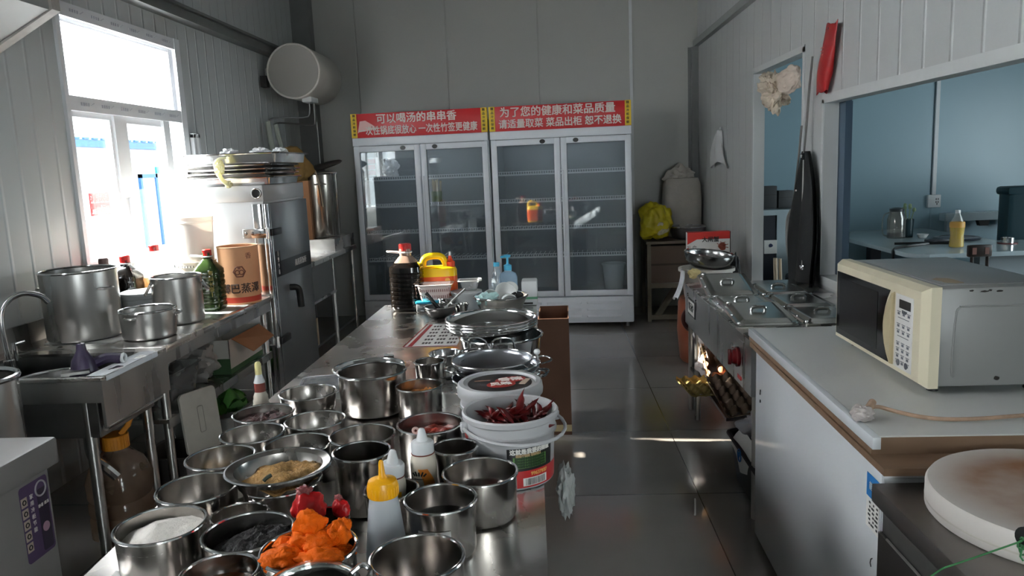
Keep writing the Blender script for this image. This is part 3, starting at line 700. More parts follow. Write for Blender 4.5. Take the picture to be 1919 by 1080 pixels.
# ------------------------------------------------------------------ vessels
def vessel_prof(r, hh, t=0.0025, base=0.94, fil=0.012, lip=0.004):
    b = r * base
    return [(0, 0), (b - fil, 0), (b - fil * 0.3, fil * 0.3), (b, fil), (r, hh - 0.004), (r + lip, hh - 0.002), (r + lip, hh), (r - t, hh), (b - t, fil + t), (b - fil, t * 1.5), (0, t * 1.5)]
def pot(name, label, cat, x, y, z, r, hh, m=None, group=None, rimr=0.0035, base=0.94, fil=0.014, rz=0):
    h = thing(name, label, cat, (x, y, z), rz, group)
    MB().lathe(vessel_prof(r, hh, base=base, fil=fil), 56, cap=False).build('body', m or POT, h)
    MB().torus((0, 0, hh), r + 0.001, rimr, 56, 8).build('rolled_rim', SHINY, h)
    return h
def loop_handle(h, r, z, a, wdt=0.05, out=0.04, drop=0.0, thick=0.006, mt=None):
    c, s_ = cos(a), sin(a); tx, ty = -s_, c
    pts = [(r * c + tx * wdt, r * s_ + ty * wdt, z), ((r + out) * c + tx * wdt * 0.8, (r + out) * s_ + ty * wdt * 0.8, z + drop), ((r + out) * c - tx * wdt * 0.8, (r + out) * s_ - ty * wdt * 0.8, z + drop), (r * c - tx * wdt, r * s_ - ty * wdt, z)]
    return MB().tube(pts, thick, 8, smooth=2).build('handle', mt or STEEL, h)
h = pot('stock_pot', 'largest steel stock pot on the counter beside the tap', 'pot', -2.335, 3.60, 0.803, 0.172, 0.335, STEEL, base=0.985, rimr=0.006)
loop_handle(h, 0.168, 0.25, rad(185), 0.035, 0.035); loop_handle(h, 0.168, 0.25, rad(-20), 0.035, 0.035)
h = pot('stock_pot', 'wide low steel pot in front of the tall stock pots', 'pot', -1.985, 3.56, 0.803, 0.128, 0.135, STEEL, base=0.96, rimr=0.006)
loop_handle(h, 0.12, 0.11, rad(20), 0.03, 0.03); loop_handle(h, 0.12, 0.11, rad(-100), 0.03, 0.02)
h = pot('stock_pot', 'tall narrow steel pot beside the green oil bottle', 'pot', -2.015, 3.93, 0.803, 0.128, 0.245, STEEL, base=0.985, rimr=0.005)
loop_handle(h, 0.126, 0.21, rad(205), 0.05, 0.03, -0.05, 0.008); loop_handle(h, 0.126, 0.21, rad(25), 0.05, 0.03, -0.05, 0.008)
def sheet(name, label, pts, z, m, amp=0.0015):
    (a, b, c, d) = [Vector(p) for p in pts]
    def f(u, v):
        p = a * (1 - u) * (1 - v) + b * u * (1 - v) + c * u * v + d * (1 - u) * v
        return (p.x, p.y, z + amp * (1 + sin(u * 7 + v * 4)))
    return tag(MB().grid(f, 10, 10).build(name, m), label, 'paper')
sheet('paper_sheet', 'white paper sheet under the largest stock pot', [(-2.45, 3.44), (-2.1, 3.44), (-2.08, 3.62), (-2.5, 3.7)], 0.8008, PAPERW, 0.0006)
sheet('paper_sheet', 'white paper sheet under the green oil bottle', [(-2.0, 4.14), (-1.83, 4.12), (-1.82, 4.4), (-2.1, 4.42)], 0.8008, PAPERW, 0.0006)
# paper pail with printed emblem
h = thing('paper_bucket', 'orange brown printed paper pail at the end of the counter by the steam cabinet', 'bucket', (-1.905, 4.50, 0.8015))
KRAFT = mat('kraft_board', (216, 160, 118), 0.6, var=0.05)
MB().lathe([(0, 0), (0.112, 0), (0.118, 0.345), (0.114, 0.345), (0.109, 0.006), (0, 0.006)], 48, cap=False).build('body', KRAFT, h)
MB().torus((0, 0, 0.345), 0.117, 0.004, 48).build('rolled_rim', mat('kraft_light', (232, 190, 150), 0.6), h)
m = MB(); m.lathe([(0.1128, 0.012), (0.1136, 0.045)], 48, cap=False); m.build('red_band', mat('print_red', (196, 62, 40), 0.6), h)
def wrap(o, R0):   # bend lettering made in the XZ plane round a cylinder whose front faces -Y
    for v in o.data.vertices:
        a = v.co.x / R0; rr = R0 - (v.co.y); v.co = (rr * sin(a), -rr * cos(a), v.co.z)
em = MB(); em.torus((0, -0.001, 0.20), 0.034, 0.0045, 6, 6, axis='Y'); em.torus((-0.011, -0.001, 0.196), 0.013, 0.003, 14, 6, axis='Y'); em.torus((0.012, -0.001, 0.196), 0.013, 0.003, 14, 6, axis='Y')
em.lathe([(0, 0), (0.008, 0), (0.008, 0.002), (0, 0.002)], 12, T(0, -0.0005, 0.222, rad(90)))
o = em.build('emblem', mat('print_brown', (120, 70, 50), 0.6), h); wrap(o, 0.1165); 
o2 = text('lettering', '鄉巴蒸澤', 0.062, mat('print_black', (60, 40, 34), 0.6), h, T(0, -0.0012, 0.095, *FACE_Y), bold=0.0012); wrap(o2, 0.1145)
o3 = text('lettering', '香', 0.04, mat('print_brown', (120, 70, 50), 0.6), h, T(0.06, -0.0012, 0.29, *FACE_Y)); wrap(o3, 0.118)
for oo in (o, o2, o3): oo.rotation_euler = (0, 0, rad(22))
# white pails at the window
PAIL = translucent('white_pail_plastic', (226, 220, 214), 0.4, 0.25)
def pail(label, x, y, z, r, hh, m=PAIL):
    h = thing('bucket', label, 'bucket', (x, y, z))
    MB().lathe([(0, 0), (r * 0.88, 0), (r * 0.985, hh * 0.86), (r * 1.02, hh * 0.87), (r * 1.02, hh * 0.90), (r, hh * 0.905), (r * 1.01, hh * 0.98), (r * 1.04, hh), (r * 0.985, hh), (r * 0.86, 0.006), (0, 0.006)], 48, cap=False).build('body', m, h)
    return h
h = pail('white plastic pail standing on top of another by the window', -2.142, 4.46, 1.073, 0.112, 0.262)
h = pail('lower white plastic pail with graduation marks under another pail by the window', -2.150, 4.46, 0.8015, 0.114, 0.27)
m = MB()
for i in range(18):
    a = rad(200 + i * 8); m.box(-0.002, 0.002, -0.001, 0.001, 0, 0.012, T(0.1205 * cos(a), 0.1205 * sin(a), 0.239, 0, 0, a + rad(90)))
m.build('graduation_marks', INK, h)
h = thing('lidded_tub', 'white lidded tub between the stock pots', 'tub', (-2.29, 4.07, 0.8015))
MB().lathe([(0, 0), (0.105, 0), (0.112, 0.09), (0.118, 0.09), (0.118, 0.115), (0.112, 0.118), (0.114, 0.135), (0.118, 0.137), (0.118, 0.150), (0.10, 0.155), (0, 0.153)], 48, cap=False).build('body', WHITEP, h)
m = MB(); m.box(0.0, 0.05, -0.122, -0.112, 0.055, 0.075, T(0, 0, 0, 0, 0, 0.1)); m.build('clip', BLACK, h)

# bottles
def jug(name, label, x, y, z, prof, m, power=4.0, liq=None, liqm=None, cap=None, capm=None, ring=None, rz=0.0, cat='bottle', ringm=None):
    h = thing(name, label, cat, (x, y, z), rz)
    MB().lathe(prof, 48, power=power, cap=False).build('body', m, h)
    if liq: MB().lathe(liq, 48, power=power, cap=True).build('contents', liqm, h)
    if cap:
        r, z0, z1 = cap; mm = MB(); mm.lathe([(r, z0), (r, z1 - 0.003), (r - 0.003, z1), (0, z1)], 28, cap=False)
        for k in range(28): a = 2 * pi * k / 28; mm.cyl((r * cos(a), r * sin(a), z0), (r * cos(a), r * sin(a), z1 - 0.004), 0.0014, n=5)
        mm.build('cap', capm, h)
    if ring:
        r, z0 = ring; mm = MB(); mm.torus((0, 0, z0), r, 0.004, 24, 6); mm.tube([(-r, 0.012, z0), (-r - 0.055, 0.016, z0 + 0.006), (-r - 0.068, 0, z0 + 0.008), (-r - 0.055, -0.016, z0 + 0.006), (-r, -0.012, z0)], 0.005, 8, smooth=2)
        mm.build('carry_handle', ringm or WHITEP, h)
    return h
def oil_profile(r, hh, ribs=6, neck=0.3):
    sh, nr = hh * 0.66, r * neck
    p = [(0, 0.006), (r * 0.86, 0), (r * 0.98, 0.012)]
    for i in range(ribs):
        z0 = 0.02 + (sh - 0.03) * i / ribs; dz = (sh - 0.03) / ribs
        p += [(r, z0 + dz * 0.1), (r, z0 + dz * 0.62), (r * 0.955, z0 + dz * 0.8), (r * 0.955, z0 + dz * 0.92)]
    p += [(r, sh - 0.01), (r * 0.99, sh + 0.015), (nr * 1.35, hh * 0.875), (nr, hh * 0.895), (nr, hh)]
    return p
PET = glass('clear_bottle_plastic', (0.93, 0.95, 0.94), 0.10, 0.06, milky=0.22, milkcol=(0.85, 0.83, 0.80))
DKLIQ = mat('dark_soy_liquid', (15, 12, 10), 0.12, spec=0.7)
GRLIQ = mat('dark_green_oil', (44, 62, 28), 0.12, spec=0.7, var=0.2, vscale=18)
AMBER = glass('amber_oil', (0.80, 0.62, 0.36), 0.06, 0.05, milky=0.35, milkcol=(0.75, 0.45, 0.25))
h = jug('oil_bottle', 'dark green ribbed oil bottle with red cap in front of the paper pail', -1.985, 4.26, 0.8025, oil_profile(0.074, 0.335), GRLIQ, cap=(0.024, 0.318, 0.352), capm=REDP, ring=(0.03, 0.312), ringm=BAG)
text('lettering', '一级大豆油', 0.03, mat('gold_print', (170, 150, 80), 0.5), h, T(0.045, -0.0755, 0.16, rad(90), rad(-90), 0))
h = jug('oil_bottle', 'dark bottle with red cap behind the white lidded tub', -2.44, 4.20, 0.8025, oil_profile(0.076, 0.315, 3), DKLIQ, cap=(0.026, 0.30, 0.34), capm=REDP, ring=(0.03, 0.295), ringm=BAG)
h = jug('oil_bottle', 'dark bottle with a brown cap behind the largest stock pot', -2.475, 4.05, 0.8025, oil_profile(0.06, 0.32, 3), DKLIQ, cap=(0.024, 0.305, 0.345), capm=mat('brown_cap', (120, 96, 92), 0.5))
h = jug('oil_bottle', 'clear oil bottle with red cap glowing against the window', -2.325, 4.315, 0.8025, oil_profile(0.08, 0.37, 4), PET, liq=[(0, 0.012), (0.074, 0.012), (0.074, 0.2), (0, 0.2)], liqm=AMBER, cap=(0.027, 0.35, 0.385), capm=REDP, ring=(0.033, 0.345), ringm=WHITEP)
h = jug('oil_jug', 'huge clear oil jug with orange cap standing on the floor under the sink', -1.945, 3.10, 0.001, [(0, 0.01), (0.10, 0), (0.125, 0.02), (0.125, 0.10), (0.118, 0.115), (0.125, 0.13), (0.125, 0.17), (0.118, 0.185), (0.125, 0.20), (0.128, 0.27), (0.10, 0.345), (0.055, 0.39), (0.048, 0.40), (0.048, 0.43)], glass('oil_jug_plastic', (0.80, 0.72, 0.64), 0.08, 0.1, milky=0.40, milkcol=(0.60, 0.42, 0.30)), power=2.6,
        liq=[(0, 0.015), (0.115, 0.015), (0.115, 0.17), (0, 0.17)], liqm=glass('cooking_oil', (0.62, 0.40, 0.2), 0.05, 0.05, milky=0.5, milkcol=(0.42, 0.26, 0.15)), cap=(0.056, 0.405, 0.465), capm=mat('orange_cap', (216, 140, 40), 0.4), cat='jug')
m = MB(); m.tube([(0.03, 0.0, 0.465), (0.06, 0.01, 0.50), (0.075, 0.015, 0.535)], 0.008, flat=1.5); m.build('pull_tab', mat('orange_cap', (216, 140, 40)), h)

# under the work table
h = thing('carton', 'open green and white carton with a brown flap on the undershelf', 'box', (-1.98, 4.36, 0.4465), 0.0)
GRN = mat('carton_green', (60, 92, 58), 0.65, var=0.05); CW = mat('carton_white', (196, 192, 184), 0.65)
m = MB(); m.box(-0.13, 0.13, -0.24, 0.24, 0, 0.006); m.box(-0.13, -0.126, -0.24, 0.24, 0, 0.2); m.box(0.126, 0.13, -0.24, 0.24, 0.03, 0.2); m.box(-0.13, 0.13, -0.24, -0.236, 0.09, 0.2); m.box(-0.13, 0.13, 0.236, 0.24, 0, 0.2); m.build('body', CW, h)
m = MB(); m.box(-0.131, 0.131, -0.2415, -0.2405, 0, 0.092); m.box(0.1305, 0.1315, -0.2415, 0.24, 0, 0.032); m.build('green_print', GRN, h)
m = MB(); m.hexa([(0.132, -0.20, 0.2), (0.132, 0.22, 0.2), (0.128, 0.22, 0.2), (0.128, -0.20, 0.2)], [(0.215, -0.10, 0.10), (0.215, 0.24, 0.12), (0.211, 0.24, 0.12), (0.211, -0.10, 0.10)]); m.build('flap', CARD, h)
text('lettering', '30', 0.06, mat('carton_ink', (90, 96, 84), 0.6), h, T(0.0, -0.2412, 0.145, *FACE_Y))
h = thing('storage_tub', 'clear plastic tub at the near end of the undershelf', 'tub', (-1.99, 3.66, 0.4465))
m = tray_mb(0.26, 0.34, 0.17, 0.012, 0.003, 0.03, 0.04); m.build('body', glass('cloudy_tub', (0.85, 0.85, 0.84), 0.06, 0.15, milky=0.3, milkcol=(0.6, 0.6, 0.6)), h)
h = thing('plastic_bag', 'cloudy plastic bag of packets behind the clear tub on the undershelf', 'bag', (-2.02, 4.0, 0.4465))
MB().blob((0, 0, 0.10), (0.13, 0.10, 0.12), 12, 0.4, 2.0, 4, flatz=-0.098).build('body', mat('cloudy_bag', (150, 146, 142), 0.4, bump=0.3, bscale=30), h)
h = thing('cutting_board', 'white plastic cutting board leaning under the work table', 'board', (-1.735, 3.50, 0.088), 0.0, rot=(0, rad(-5), rad(-25)))
m = MB(); ring_solid(m, [[(0, y, z) for y, z in rrect(-0.105, 0.105, 0.145, 0.45, 0.025)], [(0.014, y, z) for y, z in rrect(-0.105, 0.105, 0.145, 0.45, 0.025)]]); m.build('slab', mat('white_board', (204, 200, 190), 0.55, var=0.05, vscale=20), h)
m = MB(); m.tube([(0.0145, y, z) for y, z in rrect(-0.016, 0.016, 0.24, 0.37, 0.008)], 0.0015, 5, closed=True); m.build('groove', mat('board_groove', (150, 146, 138), 0.6), h)
h = thing('storage_crate', 'dark plastic crate low under the near end of the work table', 'crate', (-1.88, 3.56, 0.0)); tray_mb(0.34, 0.28, 0.22, 0.012, 0.004, 0.02, 0.04).build('body', mat('dark_crate', (52, 48, 46), 0.6), h)
MB().tube([(x, y, 0.22) for x, y in rrect(-0.17, 0.17, -0.14, 0.14, 0.04)], 0.006, 6, closed=True).build('rim', mat('dark_crate', (52, 48, 46)), h)
h = thing('vegetable_tray', 'white plastic tray of green leaves low under the work table', 'tray', (-2.05, 4.36, 0.0))
tray_mb(0.40, 0.60, 0.20, 0.02, 0.004, 0.03, 0.05).build('body', mat('off_white_tray', (178, 180, 178), 0.45), h)
m = MB()
for i in range(9):
    a = random.random() * 6; cx_, cy_ = 0.05 * cos(a) + 0.05, 0.10 * sin(a * 1.7)
    m.grid(lambda u, v, cx_=cx_, cy_=cy_, a=a: (cx_ + (u - 0.5) * 0.14 * cos(a) - (v - 0.5) * 0.12 * sin(a), cy_ + (u - 0.5) * 0.14 * sin(a) + (v - 0.5) * 0.12 * cos(a), 0.15 + 0.06 * sin(pi * v) * sin(pi * u) + 0.02 * sin(u * 12 + i) + 0.01 * i), 8, 8)
o = m.build('salad_leaves', mat('leaf_green', (64, 128, 44), 0.5, var=0.2, vscale=20)); o.location = (-2.05, 4.36, 0.0)
tag(o, 'fresh green leaves heaped in the white tray', 'leaves', kind='stuff')

# ------------------------------------------------------------------ far left counter with a stock pot
h = thing('sink_unit', 'dark stainless steel sink cabinet in the back left corner beside the fridge', 'sink', (0, 0, 0))
m = MB(); m.box(-2.40, -1.90, 5.62, 7.28, 0.83, 0.87, bev=0.005); m.build('worktop', TOPST, h)
m = MB(); m.box(-2.40, -1.92, 6.62, 7.28, 0.87, 0.985); m.build('rear_ledge', TOPST, h)
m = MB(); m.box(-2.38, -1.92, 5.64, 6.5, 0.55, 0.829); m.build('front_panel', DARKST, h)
m = MB(); m.box(-1.93, -1.905, 5.65, 6.52, 0.53, 0.55); m.build('rail', STEEL, h)
for x in (-2.35, -1.94):
    for y in (5.68, 6.55, 7.24): MB().cyl((x, y, 0), (x, y, 0.83), 0.02).build('leg', STEEL, h)
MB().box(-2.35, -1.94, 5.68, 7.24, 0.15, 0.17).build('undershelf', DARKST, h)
h = pot('stock_pot', 'very tall shiny stock pot on the far counter beside the fridge', 'pot', -2.15, 6.93, 0.987, 0.20, 0.57, mat('amber_steel', (0.42, 0.38, 0.33, 1), 0.2, 1.0, var=0.06), base=0.99, rimr=0.007)  # steel with a warm amber tint
MB().lathe([(0.205, 0.575), (0.20, 0.585), (0.10, 0.60), (0, 0.603)], 40, cap=False).build('lid', STEEL, h)
loop_handle(h, 0.198, 0.48, rad(-60), 0.05, 0.03); loop_handle(h, 0.198, 0.48, rad(120), 0.05, 0.03)
MB().tube([(0.07, -0.19, 0.605), (0.10, -0.205, 0.50), (0.12, -0.20, 0.28)], 0.008, flat=0.5).build('hanging_strap', mat('tan_strap', (150, 132, 110), 0.7), h)
h = thing('pot_cover', 'dark curved board lying on the lid of the far stock pot', 'board', (-2.09, 6.98, 1.597), 0.3, rot=(0.12, -0.25, 0.3))
m = MB(); m.lathe([(0, 0.02), (0.19, 0.02), (0.2, 0.028), (0.19, 0.036), (0, 0.05)], 32, cap=False); m.build('board', mat('dark_wood', (44, 38, 34), 0.6), h)
h = thing('cloth', 'mustard yellow cloth heaped behind the steam cabinet beside the far pot', 'cloth', (-2.25, 6.62, 1.50), 0.2)
m = MB(); m.blob((0, 0, 0.11), (0.17, 0.10, 0.17), 21, 0.28, 1.6, 4, flatz=-0.11); m.build('folds', mat('mustard_cloth', (118, 90, 42), 0.85, bump=0.2, bscale=60), h)
m = MB(); m.box(-0.12, 0.14, -0.07, 0.08, -0.51, 0.004); m.build('carton_below', CARD, h)
h = thing('carton', 'beige box stored low beneath the far sink cabinet', 'box', (-2.08, 5.9, 0.171), 0.05)
m = MB(); m.box(-0.14, 0.14, -0.15, 0.15, 0, 0.22); m.build('body', mat('beige_box', (150, 130, 108), 0.7), h); MB().box(-0.02, 0.02, -0.151, 0.151, 0.2205, 0.2215).build('tape', mat('tape', (190, 170, 130), 0.4), h)

# ------------------------------------------------------------------ small chest freezer, bottom left
h = thing('chest_freezer', 'light grey chest freezer with purple energy label at the bottom left corner', 'freezer', (-1.66, 2.27, 0))
GFR = mat('grey_freezer_paint', (150, 148, 146), 0.4, var=0.03)
m = MB(); m.box(-0.60, 0, -1.2, 0, 0.04, 0.655, bev=0.008); m.build('body', GFR, h)
m = MB(); m.box(-0.62, 0.035, -1.22, 0.015, 0.66, 0.75, bev=0.01); ld = m.build('lid', GFR, h)
m = MB(); m.box(-0.28, -0.13, -0.45, -0.10, 0.7505, 0.7525); m.build('recess', DARK, ld)
m = MB(); m.lathe([(0, 0.751), (0.035, 0.751), (0.04, 0.765), (0.03, 0.79), (0, 0.795)], 24, T(-0.15, -0.17, 0)); m.build('knob', DARK, ld)
for x, y in ((-0.05, -0.05), (-0.55, -0.05), (-0.05, -1.15), (-0.55, -1.15)): MB().cyl((x, y, 0), (x, y, 0.045), 0.02, n=12).build('foot', DARK, h)
m = MB(); ring_solid(m, [[(0.0005, y, z) for y, z in rrect(-0.145, -0.015, 0.385, 0.635, 0.012)], [(0.0015, y, z) for y, z in rrect(-0.145, -0.015, 0.385, 0.635, 0.012)]])
lb = m.build('energy_label', mat('label_violet', (84, 64, 104), 0.45, var=0.15, vscale=8), h)
m = MB(); ring_solid(m, [[(0.0016, y, z) for y, z in rrect(-0.07, -0.022, 0.395, 0.60, 0.008)], [(0.0019, y, z) for y, z in rrect(-0.07, -0.022, 0.395, 0.60, 0.008)]]); m.build('dark_panel', mat('label_dark_violet', (44, 34, 58), 0.45), lb)
MB().torus((0.002, -0.05, 0.60), 0.024, 0.003, 24, 6, axis='X').build('round_seal', mat('label_silver', (170, 164, 172), 0.4), lb)
MB().lathe([(0, 0), (0.016, 0), (0.016, 0.001), (0, 0.001)], 20, T(0.0018, -0.047, 0.47, 0, rad(90)), ay=1.0).build('bowl_picture', mat('label_pink', (178, 140, 160), 0.45), lb)
for i in range(5):
    z = 0.585 - i * 0.037
    MB().box(0.0016, 0.0022, -0.142, -0.115, z - 0.015, z + 0.015).build('icon_tile', mat('label_cream', (196, 180, 164), 0.5), lb)
    MB().torus((0.0024, -0.1285, z), 0.007, 0.002, 10, 5, axis='X').build('icon', INK, lb)
for i, ch in enumerate('家用冷柜节能'): text('lettering', ch, 0.017, INKW, lb, T(0.0018, -0.095, 0.59 - i * 0.022, *FACE_X))
text('lettering', '静音 速冻', 0.012, INKW, lb, T(0.0022, -0.045, 0.545, *FACE_X))
h = pot('steel_barrel', 'tall steel pot with rolled rim cut off by the left edge of the photo', 'pot', -2.075, 2.50, 0.001, 0.150, 0.885, STEEL, base=1.0, rimr=0.01)

# ------------------------------------------------------------------ central steel table
TZ = 0.80
h = thing('prep_table', 'long stainless steel prep table crowded with seasoning pots in the middle of the kitchen', 'table', (0, 0, 0))
tp = [(-0.015, 0.78), (-0.10, 4.21), (-0.965, 4.235), (-0.985, 2.5), (-0.905, 0.80)]
m = MB(); m.prism(tp, TZ - 0.04, TZ); m.build('worktop', TOPST, h)
m = MB(); ti = [(-0.03, 0.80), (-0.115, 4.19), (-0.95, 4.215), (-0.97, 2.5), (-0.89, 0.82)]
m.prism(ti, TZ - 0.12, TZ - 0.041); m.build('apron', STEEL, h)
for x, y in ((-0.07, 0.9), (-0.11, 2.5), (-0.15, 4.14), (-0.86, 0.9), (-0.93, 2.5), (-0.91, 4.16)): MB().cyl((x, y, 0), (x, y, TZ - 0.11), 0.022).build('leg', STEEL, h)
m = MB(); m.prism([(-0.08, 0.86), (-0.15, 4.15), (-0.92, 4.17), (-0.86, 0.86)], 0.44, 0.465); m.build('undershelf', DARKST, h)  # unseen shelf, raised to block sun passing under the table

def heap(name, label, cat, x, y, z, r, dome, m, rough=0.004, freq=30, seed=0, tilt=0.0):
    """a heaped filling: a domed, grainy disc closed underneath"""
    mb = MB(); n, k = 40, 14
    def f(u, v):
        a = 2 * pi * u; rr = r * v
        px, py = rr * cos(a), rr * sin(a)
        hh = dome * (1 - v * v) + tilt * px / r
        if 0 < v: hh += rough * noise.noise(Vector((px * freq + seed * 9.1, py * freq, seed))) * 1.5 + rough * 0.6 * noise.noise(Vector((px * freq * 3, py * freq * 3, seed + 4)))
        return (px, py, hh)
    mb.grid(f, n, k, closed_u=True)
    o = mb.build(name, m); o.location = (x, y, z)
    return tag(o, label, cat, kind='stuff')
SALT = mat('white_salt', (226, 220, 212), 0.8, var=0.05, vscale=120, bump=0.3, bscale=300)
PEPPER = mat('black_peppercorns', (22, 18, 18), 0.75, var=0.5, vscale=90, bump=0.8, bscale=160)
SESAME = mat('sesame_seed', (196, 164, 112), 0.7, var=0.2, vscale=160, bump=0.6, bscale=260)
CHILI_DK = mat('dark_chili', (62, 22, 20), 0.45, var=0.5, vscale=60, bump=0.9, bscale=120)
REDPASTE = mat('red_chili_paste', (132, 40, 24), 0.35, var=0.35, vscale=40, bump=0.5, bscale=120)
BROWNOIL = mat('brown_sauce', (96, 54, 26), 0.2, var=0.3, vscale=30)
CRUMB = mat('toasted_crumbs', (172, 132, 76), 0.75, var=0.25, vscale=110, bump=0.7, bscale=200)
PICKLE = mat('orange_pickle', (186, 112, 44), 0.45, var=0.35, vscale=50, bump=0.6, bscale=90)
GP = 'steel seasoning pots on the prep table'
def sp(label, x, y, r, hh, cat='pot'):
    return pot('seasoning_pot', label, cat, x, y, TZ + 0.0015, r - 0.004, hh, POT, GP, rimr=0.0034, base=0.955, fil=0.012)
sp('empty steel pot nearest to the camera at the bottom centre', -0.243, 1.176, 0.081, 0.110)
heap('dark_crumbs', 'few dark crumbs at the bottom of the nearest empty pot', 'crumbs', -0.243, 1.176, TZ + 0.0065, 0.060, 0.006, PEPPER, 0.004, 60, 3)
sp('steel pot with dark red oil right of the white sauce bottles', -0.172, 1.555, 0.083, 0.100)
heap('dark_red_oil', 'dark red oily sauce in the pot nearest the chili bucket', 'sauce', -0.172, 1.555, TZ + 0.055, 0.077, 0.002, mat('dark_red_oil', (58, 22, 18), 0.15, var=0.4, vscale=25), 0.003, 40, 5)
h = sp('steel pot with a white sticker and dark sauce between two open pots', -0.236, 1.401, 0.073, 0.110)
m = MB(); R0 = 0.0686
m.grid(lambda u, v: ((R0 + 0.0006) * sin(-0.55 + 0.95 * u), -(R0 + 0.0006) * cos(-0.55 + 0.95 * u), 0.058 + 0.016 * v), 12, 1); m.build('sticker', PAPERW, h)
heap('black_sauce', 'black sauce in the pot with the white sticker', 'sauce', -0.236, 1.401, TZ + 0.068, 0.0665, 0.0, mat('black_sauce', (26, 20, 20), 0.12), 0.0004, 30, 6)
m = MB(); m.torus((-0.262, 1.385, TZ + 0.0705), 0.0085, 0.0018, 18, 6); tag(m.build('bubble', SHINY), 'small pale ring floating in the black sauce', 'ring')
sp('steel pot heaped with white salt at the lower left', -0.748, 1.299, 0.083, 0.115)
heap('white_salt', 'white salt filling the pot at the lower left of the table', 'salt', -0.748, 1.299, TZ + 0.096, 0.0785, 0.018, SALT, 0.006, 22, 8, 0.008)
sp('steel pot of black peppercorns beside the salt pot', -0.572, 1.276, 0.083, 0.110)
heap('black_peppercorns', 'black peppercorns heaped in the pot beside the salt', 'peppercorns', -0.572, 1.276, TZ + 0.084, 0.078, 0.016, PEPPER, 0.007, 60, 9, 0.014)
sp('steel pot overflowing with orange curd chunks', -0.411, 1.135, 0.079, 0.150)
sp('steel pot of brown sauce at the bottom edge left of the orange curd', -0.559, 1.125, 0.065, 0.115)
heap('brown_sauce', 'brown oily sauce in the pot at the bottom edge', 'sauce', -0.559, 1.125, TZ + 0.085, 0.0595, 0.001, BROWNOIL, 0.002, 40, 11)
sp('steel pot with a little white powder behind the salt pot', -0.767, 1.487, 0.084, 0.105)
heap('white_powder', 'small mound of white powder at the bottom of the pot behind the salt', 'powder', -0.755, 1.478, TZ + 0.012, 0.055, 0.022, SALT, 0.004, 50, 13)
sp('half-hidden steel pot wedged between the peppercorn pot and the dish of crumbs', -0.641, 1.400, 0.058, 0.085)
sp('steel pot that carries the oval dish of toasted crumbs', -0.600, 1.530, 0.086, 0.098)
sp('tall plain steel pot right of the dish of toasted crumbs', -0.440, 1.600, 0.066, 0.135)
sp('steel pot of sesame seed left of the oval dish', -0.811, 1.700, 0.082, 0.090)
heap('sesame_seed', 'beige sesame seed in the pot left of the oval dish', 'seeds', -0.811, 1.700, TZ + 0.035, 0.074, 0.022, SESAME, 0.004, 30, 14, 0.01)
sp('empty steel pot directly behind the oval dish', -0.661, 1.815, 0.085, 0.075)
sp('empty steel pot in the left column behind the sesame pot', -0.815, 1.906, 0.085, 0.075)
sp('empty steel pot right of the dark chili pot', -0.685, 2.032, 0.086, 0.065)
sp('steel pot of dark dried chili at the left table edge', -0.857, 2.093, 0.088, 0.070)
heap('crushed_chili', 'dark crushed chili filling the pot at the left table edge', 'chili', -0.857, 2.093, TZ + 0.045, 0.082, 0.016, CHILI_DK, 0.008, 45, 15)
sp('empty steel pot left of the biggest pot at the table edge', -0.800, 2.325, 0.092, 0.060)
h = pot('seasoning_pot', 'biggest steel pot on the prep table in front of the steel lid', 'pot', -0.584, 2.312, TZ + 0.0015, 0.106, 0.130, POT, GP, rimr=0.0045, base=0.97)
heap('dark_broth', 'dark broth low in the biggest pot', 'broth', -0.584, 2.312, TZ + 0.085, 0.099, 0.001, mat('dark_broth', (58, 34, 28), 0.2, var=0.3), 0.0008, 20, 16)
sp('steel pot of orange pickle right of the biggest pot', -0.418, 2.216, 0.073, 0.105)
heap('orange_pickle', 'chopped orange pickle in the pot right of the biggest pot', 'pickle', -0.418, 2.216, TZ + 0.072, 0.067, 0.014, PICKLE, 0.008, 55, 17, 0.012)
sp('small steel pot beside the stack of woks', -0.435, 2.528, 0.055, 0.100)
sp('steel pot with brown residue in front of the biggest pot', -0.495, 1.818, 0.084, 0.095)
heap('brown_residue', 'thin brown residue in the pot in front of the biggest pot', 'sauce', -0.495, 1.818, TZ + 0.02, 0.074, 0.002, mat('brown_residue', (76, 48, 38), 0.35, var=0.3, vscale=30), 0.003, 30, 18)
sp('steel pot of red chili paste behind the white sauce bottles', -0.317, 1.793, 0.083, 0.130)
heap('red_chili_paste', 'red chili paste in the pot behind the white sauce bottles', 'paste', -0.317, 1.793, TZ + 0.100, 0.0775, 0.010, REDPASTE, 0.006, 40, 19, 0.006)
sp('steel pot half hidden between the sauce bottles and the chili bucket', -0.240, 1.668, 0.055, 0.115)
sp('low steel pot holding the two white sauce bottles', -0.358, 1.508, 0.060, 0.085)
sp('small steel pot of candy packets behind the orange curd', -0.452, 1.335, 0.052, 0.105)

